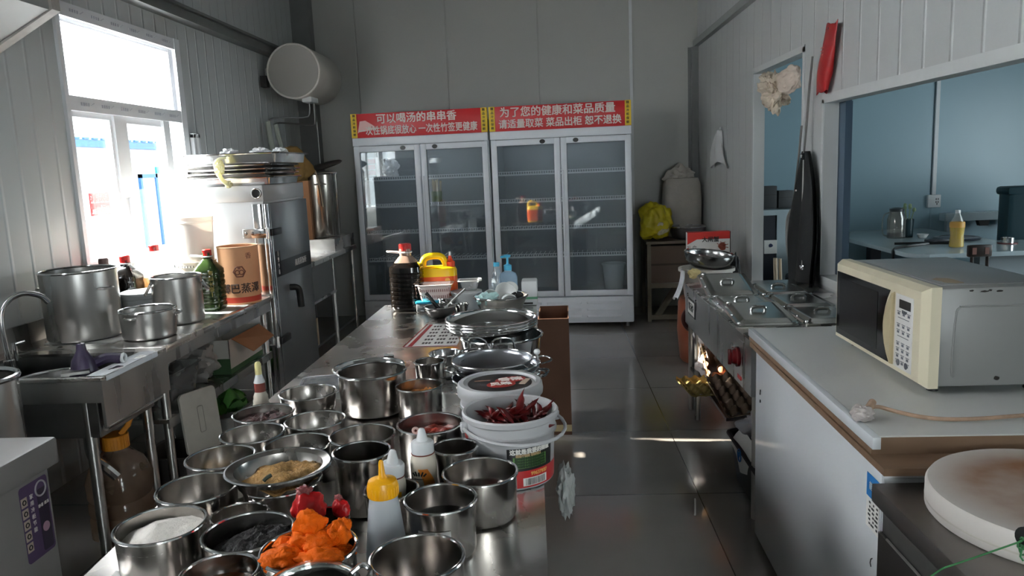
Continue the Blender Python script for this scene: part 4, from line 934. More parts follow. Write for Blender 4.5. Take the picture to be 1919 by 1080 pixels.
# oval dish of toasted crumbs on its pot
h = thing('oval_dish', 'flared steel dish of toasted crumbs resting across a pot', 'dish', (-0.597, 1.512, TZ + 0.104), 0.35)
m = MB(); m.lathe([(0, 0), (0.078, 0), (0.086, 0.006), (0.094, 0.030), (0.108, 0.036), (0.110, 0.038), (0.108, 0.040), (0.092, 0.035), (0.082, 0.008), (0.076, 0.003), (0, 0.003)], 56, ax=1.0, ay=0.93, cap=False); m.build('body', POT, h)
m = MB(); m.tube([(0.109 * cos(a), 0.109 * 0.93 * sin(a), 0.038) for a in [2 * pi * i / 56 for i in range(56)]], 0.003, 6, closed=True); m.build('rolled_rim', SHINY, h)
heap('toasted_crumbs', 'golden toasted crumbs heaped in the flared dish', 'crumbs', -0.592, 1.508, TZ + 0.118, 0.083, 0.018, CRUMB, 0.010, 24, 20, 0.006)
h = thing('olive_pit', 'small dark green shred on top of the toasted crumbs', 'shred', (-0.605, 1.463, TZ + 0.131))
m = MB(); m.tube([(-0.006, -0.004, 0), (0, 0, 0.006), (0.008, 0.006, 0.009)], 0.004, 6, smooth=1); m.build('shred', mat('dark_green', (30, 44, 30), 0.5), h)

# orange curd
mb = MB(); random.seed(5)
for (x, y, z, sx, sy, sz, sd) in [(-0.034, -0.028, 0.150, 0.032, 0.030, 0.015, 1), (0.028, -0.032, 0.152, 0.034, 0.026, 0.016, 2), (-0.004, 0.022, 0.178, 0.026, 0.016, 0.026, 3), (0.046, 0.016, 0.166, 0.017, 0.020, 0.020, 4), (-0.046, 0.016, 0.150, 0.015, 0.016, 0.012, 5), (0.016, 0.0, 0.162, 0.026, 0.026, 0.014, 6), (0.0, 0.0, 0.136, 0.062, 0.062, 0.014, 7), (-0.012, 0.006, 0.164, 0.020, 0.018, 0.013, 8), (0.050, 0.032, 0.176, 0.012, 0.010, 0.012, 9)]:
    mb.blob((x, y, z), (sx * 1.05, sy * 1.05, sz * 1.1), sd, 0.34, 1.7, 4)
CURD = mat('orange_curd', (238, 104, 4), 0.7, var=0.15, vscale=40, bump=0.6, bscale=110, spec=0.2)
o = mb.build('orange_curd', CURD, smooth=60); o.location = (-0.411, 1.135, TZ)
tag(o, 'crumbly bright orange curd heaped above the pot rim', 'curd', kind='stuff')
WRAP = translucent('clear_wrapper_sheen', (190, 120, 120), 0.15, 0.3); CANDY = mat('candy_red', (205, 30, 34), 0.3)
for x, y, z, s_, lab, rz in [(-0.470, 1.318, 0.138, 1.0, 'large red packet in clear wrap behind the orange curd', 0.3), (-0.418, 1.345, 0.122, 0.62, 'small round red candy in twisted clear wrap', -0.4)]:
    h = thing('wrapped_candy', lab, 'candy', (x, y, TZ + z), rz)
    m = MB(); m.blob((0, 0, 0), (0.030 * s_, 0.022 * s_, 0.032 * s_), 31, 0.25, 1.5, 4); m.build('candy', CANDY, h)
    m = MB(); m.blob((-0.006 * s_, 0.0, 0.033 * s_), (0.014 * s_, 0.008 * s_, 0.010 * s_), 35, 0.6, 2.5, 3); m.build('wrapper_twist', WRAP, h)

# sauce bottles
SQZ = translucent('clear_squeeze_plastic', (214, 218, 222), 0.3, 0.35)
YEL = mat('yellow_cap', (240, 170, 10), 0.35)
h = thing('squeeze_bottle', 'clear squeeze bottle with a yellow nozzle cap among the front pots', 'bottle', (-0.335, 1.345, TZ + 0.001))
MB().lathe([(0, 0), (0.038, 0), (0.041, 0.004), (0.040, 0.03), (0.030, 0.12), (0.0265, 0.142), (0.0265, 0.15), (0, 0.15)], 36, cap=False).build('body', SQZ, h)
m = MB(); m.lathe([(0.0285, 0.146), (0.0290, 0.168), (0.0265, 0.176), (0.010, 0.181), (0.0065, 0.187), (0.0045, 0.212), (0.003, 0.215), (0, 0.215)], 32, cap=False)
for k in range(24): a = 2 * pi * k / 24; m.cyl((0.0288 * cos(a), 0.0288 * sin(a), 0.148), (0.0288 * cos(a), 0.0288 * sin(a), 0.166), 0.0011, n=5)
m.build('nozzle_cap', YEL, h)
CRP = mat('cream_squeeze_plastic', (216, 206, 190), 0.4, var=0.04)
def sauce(label, x, y, z, rz, tilt=(0, 0)):
    h = thing('sauce_bottle', label, 'bottle', (x, y, z), rot=(tilt[0], tilt[1], rz), group='white sauce bottles with cone nozzles')
    MB().lathe([(0, 0), (0.026, 0), (0.029, 0.004), (0.0295, 0.075), (0.028, 0.088), (0.0235, 0.096), (0.0235, 0.10), (0, 0.10)], 36, cap=False).build('body', CRP, h)
    m = MB(); m.lathe([(0.0255, 0.099), (0.0258, 0.122), (0.023, 0.126), (0.0135, 0.128), (0.0075, 0.152), (0.005, 0.155), (0, 0.156)], 32, cap=False); m.build('nozzle_cap', WHITEP, h)
    MB().torus((0, 0, 0.099), 0.0252, 0.0016, 32, 6).build('sauce_drip', mat('dried_sauce', (120, 50, 30), 0.5), h)
    return h
h = sauce('white cone-nozzle sauce bottle in front with an orange swirl label', -0.305, 1.612, TZ + 0.028, 0)
m = MB(); m.grid(lambda u, v: ((0.0299) * sin(-0.1 + 1.0 * u * (1 - 0.25 * v) + 0.25 * sin(v * 4)), -(0.0299) * cos(-0.1 + 1.0 * u * (1 - 0.25 * v) + 0.25 * sin(v * 4)), 0.008 + 0.062 * v), 10, 10)
m.build('orange_swirl', mat('label_orange', (232, 140, 50), 0.5), h)
m = MB()
for k in range(5):
    a = -0.55 + 0.17 * k; m.box(-0.0018, 0.0018, -0.0005, 0.0005, 0, 0.009 + 0.002 * (k % 2), T(0.0299 * sin(a), -0.0299 * cos(a), 0.054, 0, 0.4 * (k - 2), a))
for k in range(9):
    a = -0.6 + 0.09 * k; m.box(-0.0009, 0.0009, -0.0005, 0.0005, 0, 0.002, T(0.0299 * sin(a), -0.0299 * cos(a), 0.046, 0, 0, a))
m.build('printed_logo', INK, h)
h = sauce('white cone-nozzle sauce bottle leaning behind the yellow-capped bottle', -0.365, 1.53, TZ + 0.012, 2.4, (rad(2), rad(-4)))
m = MB(); m.grid(lambda u, v: ((0.0299) * sin(-2.0 + 0.5 * u), -(0.0299) * cos(-2.0 + 0.5 * u), 0.05 + 0.02 * v), 8, 3); m.build('yellow_print', YEL, h)
h = thing('drip_ring', 'small pink rubber cap on the tip of the front sauce bottle', 'cap', (-0.318, 1.612, TZ + 0.178))
MB().torus((0, 0, 0), 0.006, 0.003, 16, 8, axis='Y').build('ring', mat('pinkish_rubber', (206, 166, 156), 0.5), h)
MB().cyl((0.004, 0, -0.005), (0.010, 0, -0.006), 0.003, n=8).build('tail', mat('pinkish_rubber', (206, 166, 156)), h)
h = thing('glue_bottle', 'small sauce bottle with yellow tip standing behind the dark chili pot', 'bottle', (-0.945, 2.30, TZ + 0.001))
m = MB(); m.lathe([(0, 0), (0.028, 0), (0.029, 0.02)] + [(0.026 - 0.001 * k + (0.002 if k % 2 else 0), 0.025 + 0.007 * k) for k in range(7)] + [(0.017, 0.076), (0, 0.076)], 28, cap=False); m.build('body', CRP, h)
MB().lathe([(0.0172, 0.076), (0.0165, 0.105), (0, 0.105)], 24, cap=False).build('red_label', mat('label_brick', (140, 70, 60), 0.5), h)
MB().lathe([(0.018, 0.105), (0.011, 0.128), (0.0105, 0.132), (0, 0.132)], 24, cap=False).build('shoulder', WHITEP, h)
MB().lathe([(0.0105, 0.132), (0.0102, 0.165), (0.007, 0.172), (0, 0.173)], 20, cap=False).build('tip', mat('pale_yellow_tip', (224, 214, 150), 0.4), h)

# glass lid on the nearest pot at the bottom edge
h = pot('seasoning_pot', 'tall steel pot under a glass lid at the very bottom of the photo', 'pot', -0.360, 0.985, TZ + 0.0015, 0.066, 0.165, POT, GP)
h = thing('glass_lid', 'clear glass lid with steel rim at the very bottom of the photo', 'lid', (-0.360, 0.985, TZ + 0.171))
MB().lathe([(0.068, 0), (0.06, 0.010), (0.035, 0.018), (0, 0.021)], 40, cap=False).build('dome', glass('lid_glass', (0.9, 0.95, 0.93), 0.08, 0.03), h)
MB().torus((0, 0, 0.001), 0.068, 0.0035, 40, 6).build('rim', SHINY, h)
MB().tube([(0.055, 0.02, 0.01), (0.07, 0.03, 0.02), (0.085, 0.02, 0.015), (0.085, 0.0, 0.012), (0.066, -0.01, 0.008)], 0.004, smooth=2).build('side_handle', SHINY, h)
sheet('paper_sheet', 'white printed sheet sticking out under the salt pot', [(-0.87, 1.15), (-0.70, 1.14), (-0.74, 1.30), (-0.875, 1.345)], TZ + 0.0003, PAPERW, 0.0003)

# buckets
BKT = translucent('white_bucket_plastic', (192, 192, 194), 0.4, 0.12)
h = thing('bucket', 'white open bucket of dried chilies at the right edge of the table', 'bucket', (-0.116, 1.778, TZ + 0.001))
MB().lathe([(0, 0), (0.098, 0), (0.101, 0.004), (0.106, 0.118), (0.112, 0.120), (0.112, 0.126), (0.109, 0.128), (0.110, 0.150), (0.1165, 0.155), (0.1175, 0.166), (0.114, 0.170), (0.108, 0.168), (0.096, 0.006), (0, 0.006)], 64, cap=False).build('body', BKT, h)
h_b = h
def band(z0, z1, a0, a1, R0, n=24):
    return MB().grid(lambda u, v: (R0(z0 + (z1 - z0) * v) * sin(a0 + (a1 - a0) * u), -R0(z0 + (z1 - z0) * v) * cos(a0 + (a1 - a0) * u), z0 + (z1 - z0) * v), n, 4)
RB = lambda z: 0.1012 + 0.005 * (z / 0.118) + 0.0004
lb = band(0.048, 0.104, -0.05, 1.15, RB).build('black_label', mat('label_black', (30, 30, 30), 0.4), h)
band(0.055, 0.083, 0.08, 0.92, lambda z: RB(z) + 0.0003).build('green_panel', mat('label_green', (96, 140, 72), 0.5), lb)
band(0.006, 0.048, 0.15, 1.7, RB).build('red_label', mat('label_red', (186, 44, 44), 0.4), h)
band(0.010, 0.030, 0.30, 0.95, lambda z: RB(z) + 0.0003).build('barcode_panel', PAPERW, h)
m = MB(); random.seed(2); a = 0.36
while a < 0.90:
    wd = random.choice((0.006, 0.012, 0.018)); R0 = RB(0.02) + 0.0007
    m.grid(lambda u, v, a=a, wd=wd: (R0 * sin(a + wd * u), -R0 * cos(a + wd * u), 0.012 + 0.016 * v), 1, 1); a += wd + random.choice((0.008, 0.014))
m.build('barcode', INK, h)
def on_bucket(name, s_, size, mm, ang, z, R0, bold=0.0006):
    o = text(name, s_, size, mm, h_b, T(0, 0, z, *FACE_Y), bold=bold); wrap(o, R0); o.rotation_euler = (0, 0, ang); return o
on_bucket('lettering', '这就是我要的辣椒', 0.0135, INKW, 0.52, 0.0955, RB(0.09) + 0.0005)
on_bucket('fine_print', '精选干辣椒 香辣可口', 0.007, mat('fine_print_tan', (180, 150, 110), 0.6), 0.45, 0.086, RB(0.086) + 0.0005)
for i in range(4): on_bucket('fine_print', '配料辣椒食用盐植物油香辛料', 0.0062, mat('fine_print_dark', (40, 66, 34), 0.6), 0.5, 0.079 - i * 0.0066, RB(0.07) + 0.0009)
on_bucket('number', '99637937', 0.012, mat('print_gold', (214, 160, 90), 0.5), 0.72, 0.039, RB(0.04) + 0.0006)
m = MB(); m.tube([(0.112 * cos(a), 0.112 * sin(a), 0.14) for a in (rad(172), rad(180))], 0.006)
for a in (rad(20), rad(200)): m.box(-0.008, 0.008, -0.009, 0.009, -0.012, 0.012, T(0.1165 * cos(a), 0.1165 * sin(a), 0.138, 0, 0, a), bev=0.003)
hp = []
for i in range(15):
    t = i / 14; a = rad(20) - rad(180) * t
    hp.append((0.120 * cos(a) * (1 + 0.10 * sin(pi * t)) + 0.018 * sin(pi * t), 0.120 * sin(a) * (1 + 0.10 * sin(pi * t)), 0.138 - 0.016 * sin(pi * t)))
m.tube(hp, 0.0042, 8); m.build('handle', BKT, h)
mound = heap('dried_chilies', 'dark red heap of dried chilies filling the open bucket', 'chili', -0.116, 1.778, TZ + 0.112, 0.100, 0.022, CHILI_DK, 0.012, 40, 23, 0.018)
CHS = mat('dried_chili_skin', (92, 18, 18), 0.3, var=0.3, vscale=30); STEM = mat('chili_stem', (110, 84, 50), 0.6)
def chili_mesh(L, r, bend):
    m = MB(); n = 10; pts = []; vs = []; fs = []; k = 8
    for i in range(n + 1):
        t = i / n; c = Vector((bend * L * (t - 0.5) ** 2 * 2, 0, L * t)); rr = r * (sin(pi * min(1, 0.12 + t * 0.9)) ** 0.7) * (1 - 0.5 * t)
        for j in range(k):
            a = 2 * pi * j / k; w_ = 1 + 0.25 * sin(a * 2 + t * 6); vs.append((c.x + rr * w_ * cos(a), rr * w_ * sin(a) * 0.8, c.z))
    for i in range(n):
        for j in range(k): fs.append((i * k + j, i * k + (j + 1) % k, (i + 1) * k + (j + 1) % k, (i + 1) * k + j))
    fs += [tuple(range(k - 1, -1, -1)), tuple(n * k + j for j in range(k))]
    return m._add(vs, fs)
random.seed(11)
CG = 'dried chilies on top of the open bucket'
def new_chili(label, L, r, bend):
    c = thing('dried_chili', label, 'chili', (0, 0, 0), group=CG)
    chili_mesh(L, r, bend).build('pod', CHS, c)
    MB().tube([(bend * L * 0.5, 0, 0.002), (bend * L * 0.6, 0, -0.012)], 0.0018, 6).build('stem', STEM, c)
    return c
CL = 'dark red dried chili lying in the heap in the open white bucket'
c0 = new_chili('tallest dried chili standing upright out of the open white bucket', 0.085, 0.012, 0.25); c0.location = (-0.095, 1.79, TZ + 0.135); c0.rotation_euler = (0.1, 0.05, 0.3)
c1 = new_chili('second upright dried chili at the right of the tallest one', 0.06, 0.009, 0.4); c1.location = (-0.058, 1.78, TZ + 0.128); c1.rotation_euler = (0.15, 0.35, 2.0)
proto = new_chili(CL, 0.055, 0.0105, 0.4)
for i in range(44):
    o = proto if i == 0 else copy_tree(proto, CL)
    a = random.random() * 6.28; rr = 0.075 * sqrt(random.random())
    o.location = (-0.100 + rr * cos(a), 1.782 + rr * sin(a) * 0.9, TZ + 0.127 + 0.02 * (1 - (rr / 0.08) ** 2) + random.random() * 0.006)
    o.rotation_euler = (random.uniform(0.7, 1.5), random.uniform(-0.3, 0.3), random.random() * 6.28)
    o.scale = [random.uniform(0.75, 1.1)] * 3
h = thing('bucket', 'white lidded bucket with black and red label behind the chili bucket', 'bucket', (-0.156, 2.012, TZ + 0.001))
MB().lathe([(0, 0), (0.098, 0), (0.101, 0.004), (0.106, 0.105), (0.112, 0.107), (0.112, 0.115), (0.109, 0.117), (0.110, 0.15), (0, 0.15)], 64, cap=False).build('body', BKT, h)
ld = MB(); ld.lathe([(0.1125, 0.138), (0.117, 0.14), (0.118, 0.152), (0.116, 0.168), (0.112, 0.172), (0.100, 0.172), (0.096, 0.166), (0, 0.166)], 64, cap=False); ld = ld.build('lid', BKT, h)
MB().lathe([(0, 0.1663), (0.088, 0.1663), (0.088, 0.1672), (0, 0.1672)], 56, cap=False).build('lid_label', mat('lid_label_black', (40, 38, 38), 0.35), ld)
m = MB(); m.lathe([(0, 0.1674), (0.040, 0.1674), (0.040, 0.1678), (0, 0.1678)], 32, T(0.005, -0.018, 0, 0, 0, 0.3), ay=0.75, cap=False); m.lathe([(0, 0.1676), (0.04, 0.1676), (0.04, 0.168), (0, 0.168)], 32, T(0.028, 0.026, 0, 0, 0, 0.4), ax=1.1, ay=0.7, cap=False); m.build('red_patch', mat('lid_red', (178, 48, 40), 0.4), ld)
text('lettering', '香辣', 0.034, INKW, ld, T(0.028, 0.026, 0.1684, 0, 0, 0.25), bold=0.001); text('lettering', '风味', 0.03, INKW, ld, T(0.004, -0.018, 0.1684, 0, 0, 0.25), bold=0.001)
MB().box(-0.009, 0.009, -0.028, 0.028, 0.1674, 0.1679, T(0.068, 0.005, 0, 0, 0, -0.25)).build('beige_strip', mat('lid_beige', (190, 170, 150), 0.5), ld)
MB().box(-0.022, 0.022, -0.004, 0.004, 0.1674, 0.1679, T(-0.05, 0.02, 0, 0, 0, 0.1)).build('spoon_picture', mat('lid_tan', (150, 110, 90), 0.5), ld)
band(0.02, 0.10, -1.9, -1.0, RB).build('red_label', mat('label_red', (186, 44, 44)), h)
h = thing('plastic_bag', 'empty clear plastic bag hanging off the table edge below the chili bucket', 'bag', (0.014, 1.83, 0.735))
MB().blob((0, 0, 0.0), (0.022, 0.035, 0.065), 41, 0.5, 2.2, 4).build('film', translucent('clear_bag_film', (206, 208, 206), 0.25, 0.5), h)
# stacks of bowls and woks
def bowl_thing(name, label, cat, x, y, z, r, hh, m, group, flat=0.45, rim=0.003, ears=0, ear_a=0.0):
    h = thing(name, label, cat, (x, y, z), ear_a, group)
    n = 10; outer = []; inner = []
    for i in range(n + 1):
        t = i / n; rr = r * (flat + (1 - flat) * sin(t * pi / 2) ** 0.9); outer.append((rr, hh * (1 - cos(t * pi / 2) * 1.0) if False else hh * t ** 1.25))
    for rr, z_ in reversed(outer): inner.append((max(rr - 0.0022, 0), z_ + 0.0016 * (1 - z_ / hh)))
    MB().lathe([(0, 0)] + outer + inner + [(0, 0.0018)], 56, cap=False).build('body', m, h)
    MB().torus((0, 0, hh), r, rim, 56, 6).build('rolled_rim', SHINY, h)
    for k in range(ears): loop_handle(h, r - 0.002, hh - 0.006, k * pi, 0.045, 0.045, 0.004, 0.0032, SHINY)
    return h
h = pot('wash_basin', 'deep polished steel basin under the wide bowls', 'basin', -0.205, 2.80, TZ + 0.0015, 0.155, 0.125, SHINY, base=0.90, fil=0.03, rimr=0.005)
loop_handle(h, 0.152, 0.10, rad(-118), 0.045, 0.012, 0.05, 0.0035, SHINY); loop_handle(h, 0.152, 0.10, rad(-84), 0.045, 0.012, 0.05, 0.0035, SHINY)
for i, lab in enumerate(('lowest of the three wide steel bowls on the polished basin', 'middle of the three wide steel bowls on the polished basin', 'topmost wide steel bowl reflecting light on the polished basin')):
    bowl_thing('mixing_bowl', lab, 'bowl', -0.24, 2.81, TZ + 0.128 + 0.011 * i, 0.172, 0.042, SHINY, 'wide steel bowls stacked on the basin', 0.62, 0.0035)
WOKM = mat('wok_steel', (0.36, 0.37, 0.40, 1), 0.28, 1.0, var=0.1, vscale=6)
labs = ('lowest steel wok of the stack behind the lidded bucket', 'second steel wok from the bottom of the stack', 'third steel wok from the bottom of the stack', 'fourth steel wok from the bottom of the stack', 'fifth steel wok from the bottom of the stack', 'topmost small steel wok with wire ear handles on the stack')
for i, lab in enumerate(labs):
    bowl_thing('wok', lab, 'wok', -0.195 + 0.012 * sin(i * 2.1) , 2.385 + 0.010 * cos(i * 1.7), TZ + 0.002 + 0.019 * i, 0.132 - 0.002 * (i % 2), 0.045, WOKM, 'steel woks stacked on the table', 0.45, 0.003, 2, (-1.2, 0.9, 0.2, -0.25, 0.35, -1.0)[i])
h = thing('ball_knob', 'small white ball on the rim of the wok stack', 'stopper', (-0.062, 2.43, TZ + 0.118))  # white ball on a short steel stem
MB().blob((0, 0, 0.03), (0.011, 0.011, 0.010), 2, 0.05, 1, 3).build('ball', WHITEP, h); MB().cyl((0, 0, 0.0), (0, 0, 0.024), 0.004).build('stem', STEEL, h)
h = pot('steel_cup', 'dented dark steel cup left of the wok stack', 'cup', -0.405, 2.70, TZ + 0.0015, 0.058, 0.085, SHINY, base=0.85, fil=0.012)
h = pot('shallow_pan', 'shallow steel pan half hidden behind the biggest pot', 'pan', -0.655, 2.565, TZ + 0.0015, 0.124, 0.075, SHINY, base=0.8, fil=0.04, rimr=0.004)
MB().box(-0.02, 0.02, -0.003, 0.003, -0.006, 0.012, T(0.045, 0.118, 0.078, 0, 0, -0.3), bev=0.002).build('clip', SHINY, h)
h = thing('clear_lid', 'clear plastic container lid lying flat left of the shallow pan', 'lid', (-0.845, 2.60, TZ + 0.001), 0.2)  # loose clear container lid
m = MB(); ring_solid(m, [[(x, y, 0) for x, y in rrect(-0.075, 0.075, -0.11, 0.11, 0.03)], [(x, y, 0.010) for x, y in rrect(-0.075, 0.075, -0.11, 0.11, 0.03)], [(x, y, 0.010) for x, y in rrect(-0.066, 0.066, -0.10, 0.10, 0.026)], [(x, y, 0.004) for x, y in rrect(-0.064, 0.064, -0.098, 0.098, 0.025)]]); m.build('sheet', glass('lid_plastic', (0.93, 0.93, 0.93), 0.1, 0.12, milky=0.25), h)
MB().tube([(x, y, 0.010) for x, y in rrect(-0.075, 0.075, -0.11, 0.11, 0.03)], 0.0025, 6, closed=True).build('lip', WHITEP, h)
h = thing('printed_leaflet', 'red and white printed sheet lying on the table left of the wide bowls', 'leaflet', (-0.555, 3.40, TZ + 0.0006), 0.0)
P4 = [(-0.105, -0.23), (0.13, -0.23), (0.13, 0.24), (-0.075, 0.25)]
m = MB(); m.prism(P4, 0, 0.001); m.build('paper', PAPERW, h)
m = MB(); m.prism([(-0.085, -0.22), (-0.065, -0.22), (-0.042, 0.235), (-0.058, 0.235)], 0.0011, 0.0014); m.build('red_stripe', mat('leaflet_red', (156, 34, 42), 0.5), h)
m = MB(); m.prism([(-0.105, -0.23), (-0.098, -0.23), (-0.068, 0.25), (-0.075, 0.25)], 0.0011, 0.0014); m.prism([(-0.1, -0.23), (0.13, -0.23), (0.13, -0.222), (-0.1, -0.222)], 0.0011, 0.0014); m.build('red_border', mat('leaflet_red', (156, 34, 42)), h)
m = MB(); random.seed(4)
for r_ in range(6):
    for c_ in range(3):
        x, y = -0.03 + c_ * 0.055, -0.18 + r_ * 0.07
        for k in range(3): m.box(x + k * 0.014, x + k * 0.014 + 0.010, y, y + 0.032, 0.0011, 0.0014)
m.build('printed_blocks', mat('leaflet_ink', (66, 50, 52), 0.6), h)

# far end of the table
op = oil_profile(0.090, 0.335, 8, 0.32)
h = jug('soy_jug', 'big ribbed jug of black soy sauce at the far end of the table', -0.80, 4.085, TZ + 0.001, op[:-4] + [(0.088, 0.238), (0.060, 0.262), (0, 0.262)], DKLIQ, power=3.4, cap=(0.032, 0.325, 0.362), capm=REDP, ring=(0.034, 0.315), cat='jug')
MB().lathe([(0.0605, 0.2622)] + [(0.042, 0.285), (0.031, 0.297), (0.030, 0.335)], 40, power=3.4, cap=False).build('neck', mat('soy_film_neck', (150, 126, 112), 0.2, spec=0.7), h)
h = thing('detergent_jug', 'yellow detergent jug with orange label and looped handle behind the soy sauce', 'jug', (-0.635, 4.165, TZ + 0.001), 0.08)
YJ = mat('detergent_yellow', (250, 205, 10), 0.35); ORG = mat('label_orange_red', (238, 96, 30), 0.35)
m = MB(); m.lathe([(0, 0), (0.093, 0), (0.10, 0.01), (0.10, 0.20), (0.092, 0.215), (0.07, 0.222), (0, 0.222)], 40, power=4.0, ay=0.62, cap=False); m.build('body', YJ, h)
m = MB(); m.lathe([(0.1012, 0.025), (0.1012, 0.17)], 40, power=4.0, ay=0.63, cap=False); lb = m.build('label', ORG, h)
m = MB(); m.lathe([(0, 0), (0.032, 0), (0.032, 0.001), (0, 0.001)], 24, T(-0.02, -0.0642, 0.125, rad(90)), ay=0.7); m.build('label_badge', mat('badge_peach', (250, 170, 120), 0.4), lb)
m = MB(); m.lathe([(0, 0), (0.014, 0), (0.014, 0.001), (0, 0.001)], 16, T(0.05, -0.064, 0.15, rad(90))); m.lathe([(0, 0), (0.010, 0), (0.010, 0.001), (0, 0.001)], 16, T(0.065, -0.0635, 0.12, rad(90))); m.build('label_dots', mat('badge_gold', (250, 190, 80), 0.4), lb)
m = MB(); m.tube([(-0.084, 0, 0.19), (-0.088, 0, 0.245), (-0.070, 0, 0.275), (-0.02, 0, 0.282), (0.022, 0, 0.276), (0.04, 0, 0.24), (0.045, 0, 0.21)], 0.020, 12, flat=0.95, smooth=3); m.build('handle', YJ, h)
m = MB(); m.lathe([(0.026, 0.218), (0.026, 0.245), (0.016, 0.252), (0.009, 0.27), (0.009, 0.278), (0, 0.278)], 24, T(0.066, 0, 0), cap=False); m.build('spout_cap', mat('cap_orange', (226, 70, 30), 0.35), h)
MB().lathe([(0.006, 0.277), (0.005, 0.30), (0, 0.30)], 16, T(0.066, 0, 0), cap=False).build('spout_tip', WHITEP, h)
def slot_basket(label, x, y, z, W, D, H, m, rz):
    h = thing('plastic_basket', label, 'basket', (x, y, z), rz)
    mb = tray_mb(W, D, H, 0.012, 0.003, 0.018, 0.03); mb.build('body', m, h)
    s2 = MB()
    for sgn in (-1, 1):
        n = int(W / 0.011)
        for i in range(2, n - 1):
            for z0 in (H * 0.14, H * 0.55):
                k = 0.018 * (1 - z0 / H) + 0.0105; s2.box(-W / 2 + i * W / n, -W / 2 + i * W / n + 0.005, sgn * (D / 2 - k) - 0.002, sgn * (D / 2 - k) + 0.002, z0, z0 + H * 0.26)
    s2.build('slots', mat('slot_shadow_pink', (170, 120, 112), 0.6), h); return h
slot_basket('pale pink slotted plastic basket between the detergent jug and the gravy bowl', -0.640, 4.03, TZ + 0.062, 0.20, 0.15, 0.085, mat('pale_pink_plastic', (246, 226, 220), 0.4), 0.05)
h = thing('storage_box', 'low blue-lidded clear box under the pink basket', 'box', (-0.655, 4.035, TZ + 0.001), 0.05)
m = MB(); m.box(-0.085, 0.075, -0.065, 0.065, 0, 0.045, bev=0.006); m.build('body', mat('grey_box_plastic', (120, 124, 128), 0.35), h); m = MB(); m.box(-0.088, 0.078, -0.068, 0.068, 0.0455, 0.060, bev=0.004); m.build('lid', mat('sky_blue_lid', (50, 178, 214), 0.35), h)
h = bowl_thing('ladle_bowl', 'dark steel bowl holding two spoons in front of the pink basket', 'bowl', -0.590, 3.835, TZ + 0.001, 0.080, 0.055, mat('dark_bowl_steel', (0.16, 0.155, 0.15, 1), 0.3, 1.0), None, 0.5)
h = thing('spoon', 'black-handled spoon leaning left out of the dark bowl', 'spoon', (-0.605, 3.83, TZ + 0.03))
m = MB(); m.tube([(0.02, 0, 0.0), (-0.02, 0.0, 0.055), (-0.052, 0.0, 0.098)], 0.005, flat=2.0, smooth=1); m.build('handle', BLACK, h); MB().blob((0.03, 0, -0.004), (0.022, 0.016, 0.006), 1, 0.02, 1, 3).build('spoon_bowl', SHINY, h)
h = thing('ladle', 'long steel ladle leaning right out of the dark bowl', 'ladle', (-0.575, 3.85, TZ + 0.03))
m = MB(); m.tube([(0.0, 0, 0.0), (0.05, 0.02, 0.05), (0.115, 0.04, 0.105)], 0.0042, flat=1.6, smooth=1); m.build('handle', STEEL, h); MB().blob((-0.012, 0, -0.002), (0.024, 0.02, 0.012), 1, 0.02, 1, 3).build('spoon_bowl', SHINY, h)
h = pot('steel_cup', 'small shiny steel cup behind the dark bowl', 'cup', -0.575, 3.965, TZ + 0.0015, 0.042, 0.075, SHINY, base=0.9)
h = pot('steel_cup', 'low shiny steel cup between the dark bowl and the basin', 'cup', -0.485, 3.90, TZ + 0.0015, 0.036, 0.05, SHINY, base=0.85)
h = thing('storage_tub', 'white round plastic tub behind the ladle', 'tub', (-0.475, 4.06, TZ + 0.001)); MB().lathe([(0, 0), (0.07, 0), (0.082, 0.085), (0.086, 0.085), (0.086, 0.095), (0, 0.097)], 40, cap=False).build('body', WHITEP, h)
h = thing('deli_box', 'small clear plastic box on top of the white tub', 'box', (-0.455, 4.06, TZ + 0.100), 0.1)
tray_mb(0.13, 0.10, 0.055, 0.012, 0.002, 0.016, 0.02).build('body', glass('deli_plastic', (0.9, 0.92, 0.93), 0.14, 0.08, milky=0.3, milkcol=(0.85, 0.87, 0.9)), h)
MB().tube([(x, y, 0.055) for x, y in rrect(-0.065, 0.065, -0.05, 0.05, 0.02)], 0.003, 6, closed=True).build('rim', WHITEP, h)
h = pot('wash_basin', 'steel basin of white cups at the far right end of the table', 'basin', -0.275, 3.86, TZ + 0.0015, 0.138, 0.095, STEEL, base=0.80, fil=0.03, rimr=0.005)
for i, (x, y, z, rx, ry, s_, lab) in enumerate([(-0.255, 3.86, 0.10, 0.9, 0.55, 1.25, 'white bowl tipped towards the camera on top of the basin'), (-0.325, 3.84, 0.085, 1.2, -0.3, 0.95, 'white bowl half wrapped in a pale teal cloth in the basin'), (-0.235, 3.80, 0.088, 1.9, 0.2, 0.9, 'white bowl lying on its side at the front of the basin'), (-0.23, 3.93, 0.105, 0.7, -0.4, 0.9, 'white bowl at the back right of the basin')]):
    h = thing('rice_bowl', lab, 'bowl', (x, y, TZ + z), rot=(rx, ry, 0.2 * i), group='white bowls in the steel basin')
    R0 = 0.046 * s_
    MB().lathe([(0, -0.022), (R0 * 0.45, -0.022), (R0 * 0.5, -0.012), (R0 * 0.8, 0.0), (R0 * 0.98, 0.025), (R0, 0.034), (R0 - 0.003, 0.034), (R0 * 0.76, 0.003), (R0 * 0.4, -0.010), (0, -0.011)], 36, cap=False).build('body', mat('white_melamine', (236, 236, 234), 0.3), h)
tag(MB().blob((-0.34, 3.80, TZ + 0.09), (0.05, 0.045, 0.035), 51, 0.5, 2.0, 4).build('dish_cloth', mat('pale_teal_cloth', (190, 224, 222), 0.85, bump=0.3, bscale=60)), 'pale teal cloth crumpled in the basin of bowls', 'cloth')
